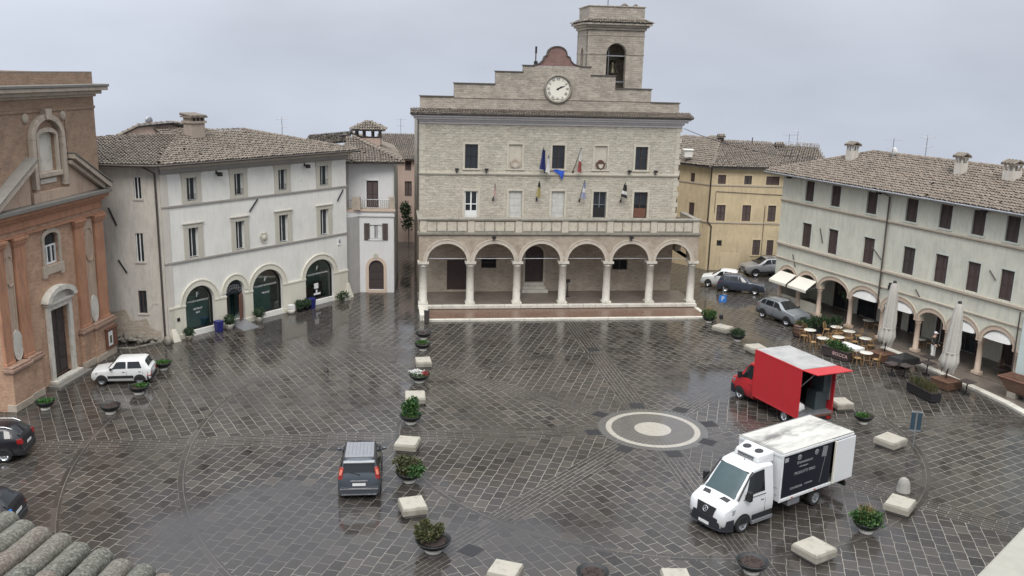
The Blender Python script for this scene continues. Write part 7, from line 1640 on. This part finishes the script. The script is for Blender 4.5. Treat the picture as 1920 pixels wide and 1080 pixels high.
for i, (x, y, s_, l) in enumerate(((20.1,60.75,.8,'low dark potted shrub right behind the barrel'),(20.85,61.1,.9,'dark potted shrub between the barrel and the pink columns'),(21.6,61.35,.95,'dark potted shrub left of the arcade column by the terrace'),(22.45,61.5,.9,'dark potted shrub nearest the arcade opening'),(20.45,54.4,.0,''))):
    if not l: continue
    t_ = thing('potted_shrub', l, 'pot plant', (x, y, 0), 0, 'potted shrubs edging the terrace'); mb = MB(); mb.box(-.26,.26,-.26,.26,0,.45); mb.build('pot', M['bowl'], t_, bevel=.02); mb = MB(); leaves(mb, (0,0,.45+.3*s_), (.45*s_,.45*s_,.42*s_), 480, .14, 0, .3); mb.build('foliage', M['leaf_d'], t_)
def dark_table(x, y, r__, label):
    t_ = thing('dark_table', label, 'table', (x, y, 0), r__, 'dark square tables on the terrace'); mb = MB(); mb.box(-.36,.36,-.36,.36,.72,.76); mb.build('table_top', M['shutter2'], t_, bevel=.01)
    mb = MB(); mb.tube([(0,0,.03),(0,0,.72)], .035, 8); mb.build('leg', M['iron'], t_); mb = MB(); mb.box(-.25,.25,-.04,.04,0,.03); mb.box(-.04,.04,-.25,.25,.002,.032); mb.build('base', M['iron'], t_)
dark_table(22.62, 52.05, 25, 'dark square table in front of the first parasol box'); dark_table(23.25, 51.75, 25, 'dark square table second from the black planter'); dark_table(24.85, 52.4, 25, 'dark square table left of the nearer parasol'); dark_table(25.45, 53.6, 25, 'dark square table on the kerb in front of the waiter'); dark_table(25.62, 49.05, 25, 'dark square table right of the nearer parasol box'); dark_table(23.95, 53.55, 25, 'dark square table covered by a sheet'); dark_table(28.9, 51.6, 25, 'dark square table under the arch behind the nearer parasol')
mb = MB(); mb.add([(-.7,-.45,.72),(.7,-.45,.72),(.75,.5,.7),(-.75,.5,.7),(0,0,1.0),(-.85,-.55,.35),(.85,-.55,.35),(.9,.6,.35),(-.9,.6,.35)], [(0,1,4),(1,2,4),(2,3,4),(3,0,4),(0,5,6,1),(1,6,7,2),(2,7,8,3),(3,8,5,0)], RT(23.95,53.55,0,25)); tag(mb.build('table_cover', M['iron']), 'dark grey cover sheet draped over a terrace table', 'cover')
t_ = thing('wooden_trough', 'large brown wooden trough on stone blocks at the right edge', 'trough', (28.2, 47.9, .13), -62)
mb = MB()
for a, b in ((-1,1),): 
    bt = [(-.75,-.35,.35),(.95,-.35,.35),(.95,.35,.35),(-.75,.35,.35)]; tp = [(-1.25,-.62,1.12),(1.25,-.62,1.12),(1.25,.62,1.12),(-1.25,.62,1.12)]
    vs = [Vector(p) for p in bt+tp]; mb.add(vs, [(0,1,2,3),(0,1,5,4),(1,2,6,5),(2,3,7,6),(3,0,4,7)])
tr = mb.build('trough_body', M['wood_l'], t_); q = tr.modifiers.new('t', 'SOLIDIFY'); q.thickness = .06
mb = MB()
for i in range(4): mb.tube([tp[i], tp[(i+1)%4]], .05, 6)
mb.build('trough_rim', M['door_red'], t_); mb = MB(); mb.box(-.75,-.25,-.4,.4,-.01,.34); mb.box(.3,.8,-.4,.4,-.01,.34); mb.build('stone_support', M['stonebench'], t_, bevel=.03); mb = MB(); mb.box(-1.0,1.0,-.4,.4,.75,.8); mb.build('trough_filling', M['cream'], t_)
t_ = thing('leafy_pot_plant', 'leafy green plant in a white pot beside the wooden trough', 'pot plant', (29.35, 48.4, .13), 0); mb = MB(); mb.lathe([(0,0),(.3,0),(.4,.75),(.36,.78),(0,.76)], n=18); mb.build('pot', M['marble'], t_); mb = MB(); leaves(mb, (0,0,1.3), (.6,.6,.6), 500, .3, 0, .3); mb.build('foliage', M['leaf'], t_)
t_ = thing('wall_plant', 'green climbing plant hanging inside the third arch of the arcade', 'plant', (23.6, 63.9, .13), 0); mb = MB(); leaves(mb, (.3,-.4,2.0), (.5,.5,.35), 420, .16, 0, .2); mb.build('foliage', M['leaf_d'], t_); mb = MB(); mb.tube([(.2,-.1,0),(.25,-.3,1.8)], .02, 5); mb.build('stem', M['twig'], t_)
al_ = thing('climbing_plant', 'dark green climbing plant on the house at the far end of the alley', 'plant', (-10.2, 88.5, 0), 0); mb = MB()
leaves(mb, (-.3,0,3.6), (.45,.4,.8), 380, .24, 0, .3); leaves(mb, (-.1,0,2.4), (.55,.4,.7), 260, .24, 0, .3); mb.build('foliage', M['leaf_d'], al_); mb = MB(); mb.tube([(0,.2,0),(-.1,.2,4)], .05, 6); mb.build('stem', M['twig'], al_)

# ------------------------------------------------------------------ waiter under the arcade
def skin(name, pts, edges, rad, mat, parent, root=0, sub=2):
    me = bpy.data.meshes.new(name); me.from_pydata(pts, edges, []); ob = bpy.data.objects.new(name, me); COL.objects.link(ob)
    ob.modifiers.new('skin', 'SKIN'); s_ = ob.modifiers.new('sub', 'SUBSURF'); s_.levels = sub; s_.render_levels = sub
    if not me.skin_vertices: me.attributes.new('skin', 'FLOAT', 'POINT')
    dat = me.skin_vertices[0].data if me.skin_vertices else None
    if dat:
        for i, r__ in enumerate(rad): dat[i].radius = (r__, r__) if not isinstance(r__, tuple) else r__; dat[i].use_root = (i == root)
    me.materials.append(mat); ob.parent = parent
    return ob
def tubes_body(name, chains, mat, parent):
    mb = MB()
    for path, rad in chains: mb.tube(path, rad, 12)
    return mb.build(name, mat, parent)
pr = thing('person', 'person in a dark jacket, white trousers and pale cap standing under an arcade arch', 'person', (26.40, 55.2, .13), 215)
hand_r, hand_l = [], []
pts = [(0,0,.95),(0,0,1.12),(0,-.01,1.30),(0,0,1.46),(0,.02,1.54),(0,.03,1.62),(0,.03,1.70)]; ed = [(i,i+1) for i in range(6)]; rad = [.135,.125,.15,.09,.055,.085,.075]
def chain(start, ps, rs):
    prev = start
    for p, r__ in zip(ps, rs): pts.append(p); rad.append(r__); ed.append((prev, len(pts)-1)); prev = len(pts)-1
    return prev
for sx in (-1, 1):
    e_ = chain(3, [(sx*.19,0,1.43),(sx*.25,-.02,1.16),(sx*.20,.16,.98),(sx*.17,.22,.95)], [.065,.048,.036,.034])
    px, py, pz = pts[e_]
    for k, (dx, L_) in enumerate(((-.03,.075),(-.01,.085),(.01,.08),(.03,.065))):
        chain(e_, [(px+dx,py+.05,pz-.01),(px+dx*1.2,py+.05+L_*.6,pz-.03),(px+dx*1.2,py+.05+L_*.8,pz-.06)], [.010,.009,.008])
    chain(e_, [(px-sx*.045,py+.03,pz+.02),(px-sx*.06,py+.07,pz+.02)], [.011,.009])
    chain(0, [(sx*.09,0,.88),(sx*.10,.02,.48),(sx*.11,-.01,.09),(sx*.12,.13,.04)], [.095,.062,.042,.04])
skin('body', pts, ed, rad, M['skin'], pr)
mb = MB(); mb.lathe([(.16,.80),(.175,.92),(.165,1.08),(.185,1.26),(.20,1.38),(.13,1.48),(.08,1.50)], n=18, sy=.72)
mb.tube([(-.17,0,1.42),(-.235,0,1.3),(-.26,-.02,1.16),(-.21,.15,.99)], [.075,.072,.062,.048], 10); mb.tube([(.17,0,1.42),(.235,0,1.3),(.26,-.02,1.16),(.21,.15,.99)], [.075,.072,.062,.048], 10); mb.build('jacket', M['fl_black'], pr)
mb = MB(); mb.lathe([(.17,.78),(.185,.86),(.17,.98)], n=16, sy=.75)
for sx in (-1, 1): mb.tube([(sx*.085,0,.9),(sx*.095,.0,.7),(sx*.10,.02,.48),(sx*.11,0,.10)], [.115,.10,.082,.075], 12)
mb.build('trousers', M['white_wood'], pr)
for sx in (-1, 1): mb = MB(); mb.ball((sx*.12,.06,.05), (.055,.14,.06), 12, 7); mb.build('shoe', M['black'], pr)
mb = MB(); mb.ball((0,.03,1.70), (.105,.115,.10), 16, 10); mb.slab([(-.09,.08),(.09,.08),(.07,.20),(-.07,.20)], 1.69, 1.70); mb.build('cap', M['fl_white'], pr)
mb = MB(); mb.add([(0,.115,1.635),(.016,.118,1.60),(0,.142,1.595),(-.016,.118,1.60)], [(0,1,2),(0,2,3),(1,3,2)]); mb.build('nose', M['skin'], pr)
for sx in (-1, 1):
    mb = MB(); mb.ball((sx*.034,.112,1.64), .011, 8, 5); mb.build('eye', M['black'], pr)
    mb = MB(); mb.ball((sx*.086,.03,1.62), (.012,.025,.032), 8, 5); mb.build('ear', M['skin'], pr)
mb = MB(); mb.box(-.025,.025,.112,.119,1.565,1.575); mb.build('mouth', M['fl_red'], pr)

mb = MB(); p0, p1 = Vector((13.3, 74.0, 12.9)), Vector((22.6, 70.0, 11.2)); mb.tube([p0 + (p1-p0)*(i/10) - Vector((0,0,.5*(1-((i-5)/5)**2))) for i in range(11)], .025, 5)
tag(mb.build('overhead_cable', M['iron']), 'thin dark cable slung between the town hall and the arcaded building roof', 'cable')
